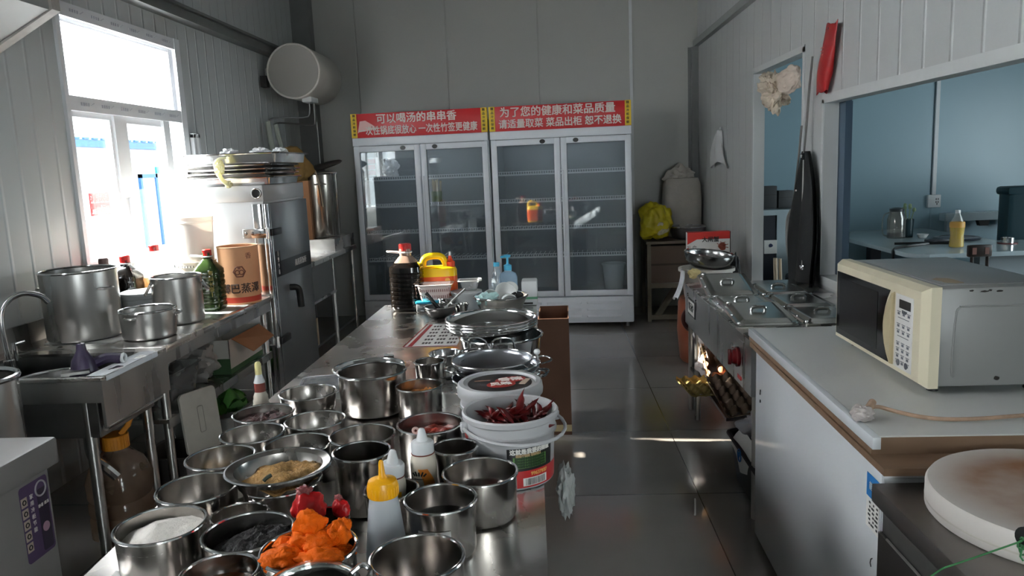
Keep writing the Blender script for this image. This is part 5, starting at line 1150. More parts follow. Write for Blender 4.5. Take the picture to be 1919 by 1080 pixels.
tag(MB().blob((-0.19, 3.86, TZ + 0.093), (0.035, 0.03, 0.022), 53, 0.3, 2.0, 3).build('scrubber', mat('black_scrubber', (30, 30, 32), 0.7, bump=0.4, bscale=90)), 'dark scrubber at the right rim of the basin', 'scrubber')
CLB = mat('pump_blue', (76, 176, 214), 0.35); CLP = translucent('pump_bottle_plastic', (172, 196, 214), 0.25, 0.5)
h = thing('pump_bottle', 'pale blue pump bottle of hand soap behind the basin of bowls', 'bottle', (-0.245, 4.08, TZ + 0.001))
MB().lathe([(0, 0), (0.045, 0), (0.05, 0.01), (0.05, 0.16), (0.042, 0.18), (0.02, 0.192), (0.02, 0.2), (0, 0.2)], 36, power=2.8, ay=0.7, cap=False).build('body', CLP, h)
m = MB(); m.lathe([(0.021, 0.198), (0.021, 0.225), (0.01, 0.23), (0.006, 0.235), (0.006, 0.265), (0.016, 0.268), (0.018, 0.28), (0.0, 0.284)], 24, cap=False); m.cyl((0, 0, 0.275), (-0.035, -0.02, 0.272), 0.006); m.build('pump_head', CLB, h)
h = thing('water_bottle', 'small clear water bottle with blue cap left of the pump bottle', 'bottle', (-0.305, 4.07, TZ + 0.001))
MB().lathe([(0, 0), (0.028, 0), (0.032, 0.01), (0.032, 0.06), (0.029, 0.07), (0.032, 0.08), (0.032, 0.14), (0.022, 0.19), (0.013, 0.215), (0.013, 0.235), (0, 0.235)], 28, cap=False).build('body', glass('water_bottle_pet', (0.88, 0.93, 0.97), 0.12, 0.05, milky=0.22, milkcol=(0.8, 0.88, 0.95)), h)
MB().lathe([(0.016, 0.222), (0.016, 0.243), (0, 0.245)], 20, cap=False).build('cap', CLB, h)
h = thing('plastic_crate', 'white plastic crate with a green band at the far right corner of the table', 'crate', (-0.165, 4.13, TZ + 0.001))
m = MB(); m.box(-0.01, 0.075, -0.06, 0.06, 0, 0.135, bev=0.008); m.build('body', WHITEP, h); m = MB(); m.box(-0.0105, 0.0755, -0.061, 0.061, 0.035, 0.048); m.build('green_band', mat('mint_band', (90, 160, 120), 0.4), h)
m = MB(); m.box(0.0, 0.05, -0.062, -0.0605, 0.008, 0.018); m.build('handle_slot', DARK, h)
h = thing('carton', 'tall open brown cardboard carton standing on the floor at the right side of the table', 'box', (-0.005, 4.44, 0.0), -0.02)
W, D, H = 0.175, 0.40, 0.69
CARDD = mat('dark_brown_cardboard', (96, 64, 46), 0.75, var=0.08, vscale=5, bump=0.05, bscale=90)
m = MB(); t = 0.005
m.box(-W / 2, W / 2, -D / 2, -D / 2 + t, 0, H); m.box(-W / 2, W / 2, D / 2 - t, D / 2, 0, H); m.box(-W / 2, -W / 2 + t, -D / 2 + t, D / 2 - t, 0, H); m.box(W / 2 - t, W / 2, -D / 2 + t, D / 2 - t, 0, H); m.box(-W / 2 + t, W / 2 - t, -D / 2 + t, D / 2 - t, 0, t); m.build('body', CARDD, h)
m = MB(); m.hexa([(-W / 2, -D / 2 - 0.001, H), (W / 2, -D / 2 - 0.001, H), (W / 2, -D / 2 - 0.005, H), (-W / 2, -D / 2 - 0.005, H)], [(-W / 2 + 0.003, -D / 2 - 0.006, H - 0.075), (W / 2, -D / 2 - 0.006, H - 0.075), (W / 2, -D / 2 - 0.010, H - 0.075), (-W / 2 + 0.003, -D / 2 - 0.010, H - 0.075)]); m.build('flap', CARDD, h)
MB().box(-W / 2 - 0.0005, W / 2 + 0.0005, -D / 2 - 0.0008, -D / 2 - 0.0002, 0.02, 0.06).build('tape', mat('tape', (190, 170, 130)), h)

# ------------------------------------------------------------------ right side: freezer, microwave, chopping table
h = thing('chest_freezer', 'long white chest freezer with blue sticker standing against the right wall', 'freezer', (0.765, 1.74, 0), rad(-1.0))
FW = mat('white_freezer_enamel', (212, 216, 220), 0.18, var=0.015, vscale=2)
m = MB(); m.box(0, 0.70, 0.02, 1.22, 0.03, 0.795, bev=0.006); m.build('body', FW, h)
for x in (0.06, 0.64):
    for y in (0.08, 1.16): MB().cyl((x, y, 0), (x, y, 0.035), 0.02, n=12).build('caster', DARK, h)
m = MB()
for i in range(3): m.box(0.006 + 0.14 * i, 0.143 + 0.14 * i, 0.015, 0.0195, 0.05, 0.78)
m.build('end_panel', FW, h)
m = MB(); m.box(-0.0012, -0.0004, 0.025, 0.10, 0.625, 0.735); st = m.build('sticker', PAPERW, h)
m = MB(); m.box(-0.0018, -0.0012, 0.025, 0.10, 0.705, 0.765); m.build('blue_sticker_head', mat('sticker_blue', (40, 120, 190), 0.4), st)
text('lettering', '能效', 0.022, INKW, st, T(-0.002, 0.062, 0.735, *FACE_MX))
m = MB(); random.seed(8)
for i in range(6):
    for j in range(3): m.box(-0.0018, -0.0012, 0.03 + j * 0.022, 0.03 + j * 0.022 + random.uniform(0.006, 0.018), 0.635 + i * 0.011, 0.640 + i * 0.011)
m.build('small_print', INK, st)
MB().tube([(-0.0006, 0.055, 0.555), (-0.0006, 0.062, 0.55), (-0.0006, 0.066, 0.538), (-0.0006, 0.06, 0.53)], 0.0015, 5).build('scratch', INK, h)
MB().tube([(-0.0006, 1.14, 0.66), (-0.0006, 1.145, 0.64)], 0.003, 5).build('chip', INK, h); MB().tube([(-0.0006, 1.14, 0.62), (-0.0006, 1.14, 0.61)], 0.004, 5).build('chip', INK, h)
WOODE = mat('brown_board_edge', (122, 96, 74), 0.55, var=0.12, vscale=5, stretch=(1, 6, 1))
h = thing('counter_board', 'thick white laminated board with brown edges lying on the chest freezer', 'board', (0.765, 1.74, 0.7955), rad(-1.0))
m = MB(); m.box(-0.005, 0.72, -0.005, 1.30, 0, 0.018); m.build('lower_board', WOODE, h)
m = MB(); m.box(0.0, 0.72, 0.085, 1.33, 0.0185, 0.062); m.build('core', WOODE, h)
m = MB(); m.box(0.018, 0.72, 0.084, 1.332, 0.0622, 0.066); m.build('laminate_top', mat('worn_white_laminate', (200, 201, 199), 0.32, var=0.025, vscale=3, rvar=0.03), h)
m = MB(); m.box(-0.003, 0.0175, 0.07, 1.335, 0.036, 0.067, bev=0.002); m.build('white_edge_strip', WHITEG, h)

h = thing('microwave', 'cream microwave oven with grey top standing on the white freezer board', 'microwave', (1.025, 2.135, 0.862), rad(0.0))
L, Dp, Hh = 0.655, 0.39, 0.305
GMW = mat('grey_microwave_shell', (136, 137, 136), 0.35, var=0.03, vscale=3)
m = MB(); m.box(0.05, Dp, 0.003, L - 0.003, 0.022, Hh, bev=0.006); m.build('shell', GMW, h)
m = MB(); m.tube([(x, 0.0025, z) for x, z in [(0.10, 0.25), (0.09, 0.24), (0.085, 0.06), (0.09, 0.05)]], 0.003, 6, smooth=2); m.tube([(0.10, 0.0025, 0.253), (Dp - 0.01, 0.0025, 0.253)], 0.003, 6); m.build('pressed_rib', GMW, h)
m = MB(); m.box(0.07, Dp - 0.06, 0.05, L - 0.06, Hh, Hh + 0.003, bev=0.0014); m.build('raised_top', GMW, h)
m = MB(); random.seed(3)
for i in range(4): m.blob((0.13 + (0.0, 0.035, 0.05, 0.075)[i], 0.0015, 0.297 - 0.003 * (i % 2)), ((0.006, 0.012, 0.005, 0.009)[i], 0.0012, 0.0025), i, 0.5, 2, 2)
m.blob((0.21, 0.0018, 0.045), (0.008, 0.0012, 0.006), 8, 0.5, 2, 2); m.build('dirt_mark', mat('black_grime', (40, 36, 32), 0.8), h)
m = MB(); m.blob((0.12, 0.12, Hh + 0.003), (0.028, 0.05, 0.0008), 12, 0.5, 2, 3); m.build('stain', mat('brown_stain', (150, 132, 106), 0.6), h)
m = MB(); cut = 0.012
def chamfer(mb, y0, y1, z0, z1, x0, x1, c):
    return mb.hexa([(x1, y0, z0), (x1, y1, z0), (x1, y1, z1), (x1, y0, z1)], [(x0, y0 + c, z0 + c), (x0, y1 - c, z0 + c), (x0, y1 - c, z1 - c), (x0, y0 + c, z1 - c)])
m.box(0.022, 0.05, 0.0, L, 0.018, Hh + 0.004); chamfer(m, 0.0, L, 0.018, Hh + 0.004, 0.0, 0.022, 0.014); m.build('front_frame', CREAM, h)
def arc_pts():
    return [(0.205 + 0.045 * (1 - ((i / 8 - 0.5) * 2) ** 2) * 1.0, 0.045 + 0.225 * i / 8) for i in range(9)]
ap = arc_pts()
poly = [(L - 0.022, 0.045), (L - 0.022, 0.27)] + [(y, z) for y, z in reversed(ap)]
m = MB(); m.hexa([(0.001, y, z) for y, z in poly], [(-0.002, y, z) for y, z in poly]); dw = m.build('door_window', mat('black_door_glass', (14, 14, 15), 0.08, spec=0.7), h)
poly2 = [(L - 0.05, 0.065), (L - 0.05, 0.25), (0.29, 0.25), (0.29, 0.065)]
m = MB(); m.hexa([(-0.0021, y, z) for y, z in poly2], [(-0.0028, y, z) for y, z in poly2]); m.build('mesh_screen', mat('dark_mesh_screen', (24, 22, 22), 0.25), dw)
hl = [(0.175 - 0.0 * i, 0.045 + 0.225 * i / 8) for i in range(9)]
hr = [(0.175 + 0.052 * (1 - ((i / 8 - 0.5) * 2) ** 2), 0.045 + 0.225 * i / 8) for i in range(9)]
poly = hl + list(reversed(hr[1:-1]))
m = MB(); m.hexa([(0.0, y, z) for y, z in poly], [(-0.012, y * 0.97 + 0.005, z * 0.96 + 0.006) for y, z in poly]); m.build('door_handle', mat('tan_plastic', (186, 172, 138), 0.4), h)
m = MB(); m.box(-0.002, 0.001, 0.055, 0.165, 0.045, 0.268, bev=0.0008); cp = m.build('control_panel', mat('panel_white', (216, 214, 212), 0.35), h)
MB().box(-0.0028, -0.002, 0.068, 0.14, 0.228, 0.254).build('display', BLACK, cp)
KEY = mat('key_grey_print', (96, 98, 108), 0.5)
m = MB(); random.seed(9)
for r_ in range(9):
    for c_ in range(3):
        if r_ in (1, 4) : 
            if c_ == 1: m.box(-0.0026, -0.002, 0.075, 0.145, 0.212 - r_ * 0.0185 + 0.004, 0.212 - r_ * 0.0185 + 0.006)
            continue
        y, z = 0.066 + c_ * 0.032, 0.207 - r_ * 0.0185
        m.box(-0.0026, -0.002, y, y + 0.022, z + 0.009, z + 0.011); m.box(-0.0026, -0.002, y + 0.005, y + 0.018, z, z + 0.007)
for c_ in range(2): m.lathe([(0, 0), (0.010, 0), (0.010, 0.001), (0, 0.001)], 14, T(-0.002, 0.085 + c_ * 0.05, 0.062, 0, rad(-90)))
m.build('key_print', KEY, cp)
text('lettering', '微波炉', 0.011, KEY, cp, T(-0.0024, 0.105, 0.218, *FACE_MX))
for x in (0.06, Dp - 0.06):
    for y in (0.05, L - 0.05): MB().cyl((x, y, 0.0), (x, y, 0.022), 0.016, 0.014, 14).build('foot', BLACK, h)
h = thing('power_cord', 'grimy power cord with a taped plug lying along the board in front of the microwave', 'cord', (0, 0, 0.8635))
CORD = mat('grimy_cord', (168, 140, 118), 0.6, var=0.2, vscale=30)
m = MB(); m.tube([(0.80, 1.955, 0.012), (0.84, 1.99, 0.022), (0.88, 1.965, 0.012), (0.95, 1.915, 0.006), (1.05, 1.905, 0.006), (1.2, 1.93, 0.006), (1.42, 1.95, 0.006)], 0.0055, 8, smooth=3); m.build('cable', CORD, h)
m = MB(); m.blob((0.785, 1.93, 0.021), (0.028, 0.022, 0.021), 61, 0.35, 2.0, 4); m.build('taped_plug', mat('grey_tape', (184, 176, 172), 0.6), h)
m = MB(); m.cyl((0.80, 1.945, 0.018), (0.835, 1.99, 0.030), 0.010); m.build('strain_relief', CORD, h)

h = thing('side_table', 'dark steel cutting table at the bottom right corner', 'table', (0.733, 1.735, 0))
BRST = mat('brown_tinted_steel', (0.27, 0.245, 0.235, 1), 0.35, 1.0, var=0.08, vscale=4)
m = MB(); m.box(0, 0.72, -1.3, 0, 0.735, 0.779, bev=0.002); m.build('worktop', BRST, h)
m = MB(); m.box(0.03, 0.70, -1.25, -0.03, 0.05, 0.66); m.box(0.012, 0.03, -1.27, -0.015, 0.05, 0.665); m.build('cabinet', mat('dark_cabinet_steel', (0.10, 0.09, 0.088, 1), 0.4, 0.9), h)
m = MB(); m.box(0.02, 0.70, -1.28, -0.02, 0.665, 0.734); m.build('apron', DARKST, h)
m = MB(); m.tube([(0.014, -0.02, 0.666), (0.014, -1.27, 0.666)], 0.003); m.build('edge_strip', STEEL, h)
for y in (-0.06, -1.22):
    for x in (0.05, 0.66): MB().cyl((x, y, 0), (x, y, 0.05), 0.02).build('leg', STEEL, h)
h = thing('chopping_block', 'round white chopping block with brown stained top on the dark cutting table', 'chopping block', (1.038, 1.532, 0.7795))
m, n, l, b = nt('worn_poly_block')
tc = n.new('ShaderNodeTexCoord'); ns = n.new('ShaderNodeTexNoise'); ns.inputs['Scale'].default_value = 5; ns.inputs['Detail'].default_value = 8
l.new(tc.outputs['Object'], ns.inputs['Vector'])
vl = n.new('ShaderNodeVectorMath'); vl.operation = 'LENGTH'; l.new(tc.outputs['Object'], vl.inputs[0])
mr = n.new('ShaderNodeMapRange'); mr.inputs['From Min'].default_value = 0.17; mr.inputs['From Max'].default_value = 0.262; mr.inputs['To Min'].default_value = 1.0; mr.inputs['To Max'].default_value = 0.0
l.new(vl.outputs['Value'], mr.inputs['Value'])
sp_ = n.new('ShaderNodeSeparateXYZ'); l.new(tc.outputs['Object'], sp_.inputs[0])
up_ = n.new('ShaderNodeMath'); up_.operation = 'GREATER_THAN'; up_.inputs[1].default_value = 0.057; l.new(sp_.outputs[2], up_.inputs[0])
mu = n.new('ShaderNodeMath'); mu.operation = 'MULTIPLY'; l.new(mr.outputs['Result'], mu.inputs[0]); l.new(up_.outputs[0], mu.inputs[1])
m3 = n.new('ShaderNodeMapRange'); m3.inputs['From Min'].default_value = 0.3; m3.inputs['From Max'].default_value = 0.62; m3.inputs['To Min'].default_value = 0.45; m3.inputs['To Max'].default_value = 1.0; l.new(ns.outputs['Fac'], m3.inputs['Value'])
m4 = n.new('ShaderNodeMath'); m4.operation = 'MULTIPLY'; l.new(mu.outputs[0], m4.inputs[0]); l.new(m3.outputs['Result'], m4.inputs[1])
cm = n.new('ShaderNodeMix'); cm.data_type = 'RGBA'; cm.inputs['A'].default_value = srgb(204, 198, 192); cm.inputs['B'].default_value = srgb(132, 88, 52)
l.new(m4.outputs[0], cm.inputs['Factor']); l.new(cm.outputs['Result'], b.inputs['Base Color']); b.inputs['Roughness'].default_value = 0.6
MB().lathe([(0, 0), (0.250, 0), (0.255, 0.006), (0.255, 0.052), (0.250, 0.060), (0, 0.060)], 80, cap=False).build('block', m, h)
m = MB(); m.lathe([(0.2552, 0.018), (0.2556, 0.02), (0.2552, 0.022)], 80, cap=False); m.build('seam', mat('block_seam', (190, 184, 174), 0.6), h)
h = thing('wired_tool', 'black tool handle with a green wire tied to it above the chopping block', 'tool', (0.80, 1.30, 0.858))
m = MB(); m.cyl((-0.01, -0.05, 0.035), (0.22, 0.06, -0.004), 0.0145, n=18); m.lathe([(0.009, 0), (0.017, 0.0), (0.017, 0.006), (0.009, 0.006)], 18, Matrix.Translation((-0.012, -0.051, 0.0353)) @ Vector((-0.23, -0.11, 0.039)).to_track_quat('Z', 'Y').to_matrix().to_4x4()); m.build('handle', BLACK, h)
GW = mat('green_wire', (58, 120, 72), 0.4)
m = MB(); m.tube([(-0.022, -0.055, 0.030), (-0.10, -0.07, 0.012), (-0.185, -0.085, -0.008), (-0.21, -0.11, -0.03), (-0.235, -0.15, -0.06)], 0.0016, 6, smooth=1); m.build('wire', GW, h)
m = MB()
for k in range(4): m.torus((-0.020, -0.054, 0.028 - 0.005 * k), 0.007 + 0.001 * (k % 2), 0.0016, 14, 5, axis='XYZ'[k % 3])
m.tube([(-0.02, -0.054, 0.02), (-0.026, -0.06, 0.004), (-0.02, -0.058, -0.004)], 0.0018, 5); m.build('wire_knot', GW, h)

# ------------------------------------------------------------------ steam table with lidded pans
h = thing('bain_marie', 'stainless steel steam table holding rows of lidded food pans along the right wall', 'steam table', (0.81, 4.68, 0))
Y1, X1, zt = -1.56, 0.70, 0.80
m = MB()
m.box(0, X1, Y1, 0, zt - 0.008, zt, bev=0.002); m.build('worktop', TOPST, h)
m = MB(); m.box(0.0, 0.012, Y1, 0, 0.555, zt - 0.0085); m.box(0.012, X1, -0.012, 0, 0.555, zt - 0.0085); m.box(0.012, X1, Y1, Y1 + 0.012, 0.555, zt - 0.0085); m.box(0.012, X1, Y1 + 0.012, -0.012, 0.553, 0.565); m.build('water_tank', STEEL, h)
for x in (0.03, X1 - 0.03):
    for y in (Y1 + 0.03, -0.03, -0.23): 
        if y == -0.23 and x > 0.1: continue
        MB().cyl((x, y, 0), (x, y, 0.555), 0.018, n=14).build('leg', STEEL, h)
m = MB(); m.box(0.02, X1, -1.02, -0.02, 0.262, 0.278); m.build('undershelf', DARKST, h)
m = MB(); m.box(-0.004, -0.0005, -0.33, -0.12, 0.635, 0.735); pl = m.build('label_plate', BLACK, h)
m = MB(); m.box(-0.0052, -0.0041, -0.32, -0.13, 0.645, 0.725); m.build('label_face', PAPERW, pl)
text('lettering', '暖汤炉', 0.055, INK, pl, T(-0.0056, -0.225, 0.685, *FACE_MX), sx=0.95)
for y in (-0.10, -0.35): MB().lathe([(0, 0), (0.012, 0), (0.010, 0.006), (0, 0.008)], 14, T(0, y, 0.745, 0, rad(-90))).build('screw', SHINY, h)
m = MB(); m.box(-0.003, 0, -1.44, -1.28, 0.60, 0.76); m.build('dial_plate', STEEL, h)
m = MB(); m.lathe([(0, 0), (0.045, 0), (0.045, 0.012), (0.036, 0.016), (0.030, 0.03), (0, 0.032)], 28, T(-0.003, -1.36, 0.68, 0, rad(-90))); m.box(-0.050, -0.034, -1.364, -1.356, 0.645, 0.715, bev=0.003); m.build('red_knob', mat('dark_red_knob', (92, 14, 18), 0.2), h)
m = MB(); m.lathe([(0, 0), (0.02, 0), (0.018, 0.008), (0, 0.01)], 18, T(-0.003, -1.25, 0.70, 0, rad(-90))); m.build('indicator', SHINY, h)
m = MB(); m.box(-0.0035, -0.0002, -1.40, -1.34, 0.58, 0.60); m.build('dial_mark', REDP, h)
LIDM = mat('lid_steel', (0.58, 0.585, 0.56, 1), 0.25, 1.0, var=0.06, vscale=5)
def pan_lid(label, x, y, W, D, tilt=0.0):
    h = thing('food_pan', label, 'food pan', (x, y, 0.811), group='lidded steel food pans in the steam table')
    R_ = lambda g, zz: [(a, b_, zz) for a, b_ in rrect(-W / 2 + g, W / 2 - g, -D / 2 + g, D / 2 - g, max(0.035 - g, 0.01))]
    ring_solid(MB(), [R_(0.03, -0.12), R_(0.016, -0.012), R_(-0.004, -0.010), R_(-0.004, -0.006)]).build('pan', STEEL, h)
    R2 = lambda g, zz: [(a, b_ + D / 2, zz) for a, b_, zz in R_(g, zz)]
    ld = ring_solid(MB(), [R2(0.0, -0.0055), R2(-0.002, 0.0), R2(0.004, 0.007), R2(0.022, 0.004), R2(0.034, 0.014), R2(0.045, 0.016)]).build('lid', LIDM, h)
    ld.location = (0, -D / 2, 0.0); ld.rotation_euler = (tilt, 0, 0); c = D / 2
    MB().tube([(-0.032, c, 0.016), (-0.030, c, 0.028), (-0.018, c, 0.033), (0.018, c, 0.033), (0.030, c, 0.028), (0.032, c, 0.016)], 0.005, 8, flat=1.8, smooth=2).build('handle', SHINY, ld)
    MB().box(-W / 2 + 0.02, -W / 2 + 0.05, D - 0.04, D - 0.015, 0.012, 0.020, bev=0.003).build('notch', SHINY, ld)
    for yy in (c - 0.03, 0.02): MB().lathe([(0, 0), (0.008, 0), (0.006, 0.006), (0, 0.007)], 12, T(-W / 2 + 0.012, yy, 0.004)).build('rivet', SHINY, ld)
pan_lid('tilted lidded food pan at the far left of the steam table', 0.965, 4.25, 0.275, 0.35, 0.22)
pan_lid('lidded food pan in the left row between the two tilted lids', 0.96, 3.89, 0.275, 0.35)
pan_lid('nearest raised lidded food pan in the left row of the steam table', 0.945, 3.53, 0.275, 0.35, 0.10)
pan_lid('lidded food pan at the far end beside the black apron', 1.25, 4.25, 0.27, 0.35)
pan_lid('middle lidded food pan in the row next to the right wall', 1.245, 3.89, 0.27, 0.35)
pan_lid('nearest lidded food pan next to the right wall beside the microwave', 1.24, 3.53, 0.27, 0.35)
# below the steam table: egg trays, eggs, bags, bin
def egg_tray(name, label, M, m, nu=6, nv=5, p=0.052, amp=0.02):
    h = thing(name, label, 'egg tray', M.to_translation(), group='egg trays under the steam table'); h.rotation_euler = M.to_euler()
    def f(u, v):
        x, y = (u - 0.5) * nu * p, (v - 0.5) * nv * p
        return (x, y, amp * sin(u * nu * pi * 2 / 2 * 2) * sin(v * nv * pi * 2 / 2 * 2) + amp)
    def f2(u, v): a = f(u, v); return (a[0], a[1], a[2] - 0.004)
    mb = MB(); mb.grid(lambda u, v: ((u - 0.5) * nu * p, (v - 0.5) * nv * p, amp + amp * cos(u * nu * 2 * pi) * 0.5 + amp * cos(v * nv * 2 * pi) * 0.5), nu * 8, nv * 8)
    mb.build('pulp_tray', m, h)
    MB().tube([(x, y, amp) for x, y in rrect(-nu * p / 2, nu * p / 2, -nv * p / 2, nv * p / 2, 0.012)], 0.004, 6, closed=True).build('rim', m, h); return h
PULP_Y = mat('yellow_pulp', (112, 98, 48), 0.85, bump=0.2, bscale=120); PULP_G = mat('brown_pulp', (98, 80, 66), 0.9, bump=0.2, bscale=120); PULP_T = mat('tan_pulp', (196, 158, 116), 0.85, bump=0.2, bscale=120)
egg_tray('egg_tray', 'yellow pulp egg tray sticking out from under the steam table', T(0.775, 4.08, 0.30, 0.0, 0.0, 0.1), PULP_Y, 3, 6, 0.055, 0.018)
egg_tray('egg_tray', 'tan pulp egg tray standing on its edge beside the eggs', T(0.838, 4.28, 0.40, rad(8), rad(78), 0.0), PULP_T, 3, 5, 0.05, 0.015)
egg_tray('egg_tray', 'dark brown pulp egg tray tilted towards the aisle under the steam table', T(0.955, 3.83, 0.335, rad(20), rad(-8), 0.1), PULP_G, 5, 6, 0.055, 0.024)
egg_tray('egg_tray', 'flat grey brown egg tray carrying the heap of eggs on the undershelf', T(0.96, 4.16, 0.282, 0, 0, 0.0), PULP_G, 4, 5, 0.05, 0.024)
EGG = mat('brown_egg', (206, 140, 100), 0.5, var=0.08, vscale=20)
eggp = None
for i, (x, y, z) in enumerate([(0.888, 4.17, 0.352), (0.942, 4.22, 0.352), (0.895, 4.10, 0.352), (0.995, 4.17, 0.352), (0.950, 4.11, 0.352), (0.915, 4.155, 0.392)]):
    lab = 'brown egg in the small heap between the egg trays below the steam table'
    if eggp is None:
        m = MB(); m.lathe([(0.0, -0.028)] + [(0.022 * sqrt(max(0, 1 - t * t)) * (1 - 0.12 * t), 0.028 * t) for t in [-0.95 + 0.1 * k for k in range(20)]] + [(0, 0.028)], 24, cap=False)
        eggp = m.build('egg', EGG); o = tag(eggp, lab, 'egg', 'brown eggs under the steam table')
    else:
        o = eggp.copy(); COL.objects.link(o); o['label'] = lab
    o.location = (x, y, z); o.rotation_euler = (1.2 + i, 0.4 * i, i)
h = thing('plastic_bag', 'crumpled white plastic bag behind the eggs under the steam table', 'bag', (0.99, 4.47, 0.279)); MB().blob((0, 0, 0.14), (0.15, 0.13, 0.16), 71, 0.45, 1.8, 5, flatz=-0.139).build('film', mat('white_bag_plastic', (214, 208, 208), 0.35), h)
h = thing('crate', 'black bin with sloping rim standing on the floor under the steam table', 'bin', (1.02, 3.30, 0.0))
BLB = mat('dark_navy_plastic', (24, 25, 32), 0.4)
tray_mb(0.40, 0.64, 0.235, 0.012, 0.004, 0.03, 0.05).build('body', BLB, h)
m = MB(); m.tube([(x, y, 0.235) for x, y in rrect(-0.20, 0.20, -0.32, 0.32, 0.05)], 0.008, 6, closed=True); m.build('rim', BLB, h)
h = thing('plastic_bag', 'white plastic bag with a blue round logo hanging over the rim of the black bin', 'bag', (0.93, 3.42, 0.255))
m = MB(); m.blob((0.04, 0.08, 0.03), (0.10, 0.14, 0.06), 73, 0.5, 2.0, 4, flatz=-0.05); m.build('film', mat('grey_bag_plastic', (168, 168, 176), 0.35), h)
m = MB(); m.grid(lambda u, v: (-0.112 - 0.006 * sin(u * 6) * v + 0.05 * (1 - v) ** 2, -0.22 + 0.30 * u, 0.03 - 0.14 * v * (0.5 + 0.5 * (1 - abs(u - 0.35) * 1.3))), 14, 10); m.build('flap', PAPERW, h)
m = MB(); m.torus((-0.118, -0.10, -0.035), 0.028, 0.003, 24, 6, axis='X'); m.tube([(-0.119, -0.10, -0.02), (-0.119, -0.105, -0.035), (-0.119, -0.09, -0.05)], 0.004, 6); m.tube([(-0.119, -0.115, -0.03), (-0.119, -0.09, -0.032)], 0.003, 6); m.build('logo', mat('logo_blue', (40, 120, 190), 0.5), h)
h = thing('plastic_bag', 'pale crumpled bag heaped above the black bin next to the freezer', 'bag', (1.07, 3.26, 0.245)); MB().blob((0, 0, 0.07), (0.13, 0.14, 0.10), 77, 0.5, 1.8, 4, flatz=-0.065).build('film', mat('beige_bag_plastic', (206, 194, 184), 0.4), h)

# ------------------------------------------------------------------ right wall hangings
h = thing('apron', 'black apron hanging by its straps from the post between doorway and hatch', 'apron', (1.525, 4.62, 0))
BLK = mat('black_cotton', (20, 20, 21), 0.85, bump=0.15, bscale=120)
def ap(u, v):
    wd = 0.045 + 0.17 * min(1, (v * 1.5) ** 0.8); y = (u - 0.45) * 2 * wd
    return (-0.03 - 0.022 * sin(u * 11 + v * 3) * min(1, v * 2) - 0.02 * v, -y - 0.02 * v, 1.57 - 0.80 * v)
m = MB(); m.grid(ap, 36, 30); m.grid(lambda u, v: (ap(u, v)[0] + 0.02, ap(u, v)[1], ap(u, v)[2]), 36, 30); m.build('cloth', BLK, h)
STR = mat('grey_strap', (130, 128, 126), 0.7)
m = MB(); m.tube([(-0.02, 0.02, 1.57), (-0.02, 0.01, 1.70), (-0.018, -0.03, 1.95), (-0.012, -0.06, 2.10)], 0.008, 6, flat=0.35); m.tube([(-0.03, 0.0, 1.56), (-0.024, -0.02, 1.72), (-0.02, -0.05, 1.95), (-0.012, -0.062, 2.10)], 0.007, 6, flat=0.35); m.build('neck_strap', STR, h)
m = MB(); m.tube([(-0.03, 0.05, 1.72), (-0.035, 0.10, 1.45), (-0.04, 0.165, 1.22)], 0.007, 6, flat=0.35, smooth=1); m.build('side_strap', STR, h)
m = MB(); m.tube([(-0.045, 0.165, 1.22), (-0.05, 0.235, 1.16), (-0.05, 0.225, 1.02), (-0.045, 0.205, 0.92)], 0.012, 6, flat=0.35, smooth=2); m.build('waist_tie', mat('pale_tie', (176, 174, 172), 0.7), h)
m = MB(); m.tube([(-0.045, -0.04, 1.52), (-0.05, -0.05, 1.2), (-0.055, -0.075, 0.90)], 0.009, 6, flat=0.35, smooth=1); m.build('long_tie', mat('pale_tie', (176, 174, 172)), h)
for y, z in ((0.0, 1.545), (0.165, 1.21)): MB().torus((-0.045, y, z), 0.011, 0.004, 16, 6, axis='X').build('eyelet', SHINY, h)
MB().blob((-0.055, 0.055, 1.34), (0.005, 0.006, 0.006), 1, 0, 1, 2).build('snap', PAPERW, h)
MB().blob((-0.05, -0.07, 0.89), (0.015, 0.02, 0.02), 7, 0.4, 2, 3).build('strap_clip', SHINY, h)
h = thing('red_bag', 'long red plastic bag hanging on the wall above the apron', 'bag', (1.505, 4.36, 1.885))
RBG = mat('red_bag_film', (164, 34, 36), 0.35, bump=0.3, bscale=25)
def rb(u, v):
    t = u * 2 * pi; wv = 0.9 + 0.18 * sin(v * 3)
    return (0.012 + 0.026 * cos(t) * wv * (0.4 + 0.6 * sin(pi * min(1, v * 1.3 + 0.1))), 0.088 * sin(t) * wv - 0.13 * v + 0.045, 0.345 * v + 0.008 * sin(t * 3) + 0.004 * sin(v * 22 + t * 2))
m = MB(); m.grid(rb, 40, 30, closed_u=True); m.build('film', RBG, h)
m = MB()
for k in range(3): m.box(-0.0225, -0.0215, -0.055 - 0.006 * k, -0.02, 0.19 + k * 0.018, 0.194 + k * 0.018)
m.build('faint_print', mat('bag_print', (214, 120, 110), 0.5), h)
MB().cyl((0.0, -0.06, 0.325), (0.049, -0.06, 0.325), 0.006, n=10).build('hook', DARKST, h)
h = thing('cloth_bundle', 'bundle of pale cloth stuffed in the top of the doorway', 'cloth', (1.545, 5.13, 1.99))
CLB_ = mat('beige_linen', (202, 188, 170), 0.85, bump=0.25, bscale=40)
m = MB(); m.blob((-0.03, 0.16, -0.02), (0.075, 0.17, 0.11), 81, 0.6, 2.2, 5); m.build('fold', CLB_, h)
m = MB(); m.blob((-0.02, -0.10, 0.03), (0.05, 0.21, 0.085), 84, 0.3, 1.3, 5); m.build('wrap', mat('cream_linen', (216, 200, 186), 0.8, bump=0.2, bscale=40), h)
m = MB(); m.blob((-0.05, 0.25, 0.05), (0.05, 0.09, 0.06), 87, 0.7, 2.6, 4); m.build('knot', CLB_, h)
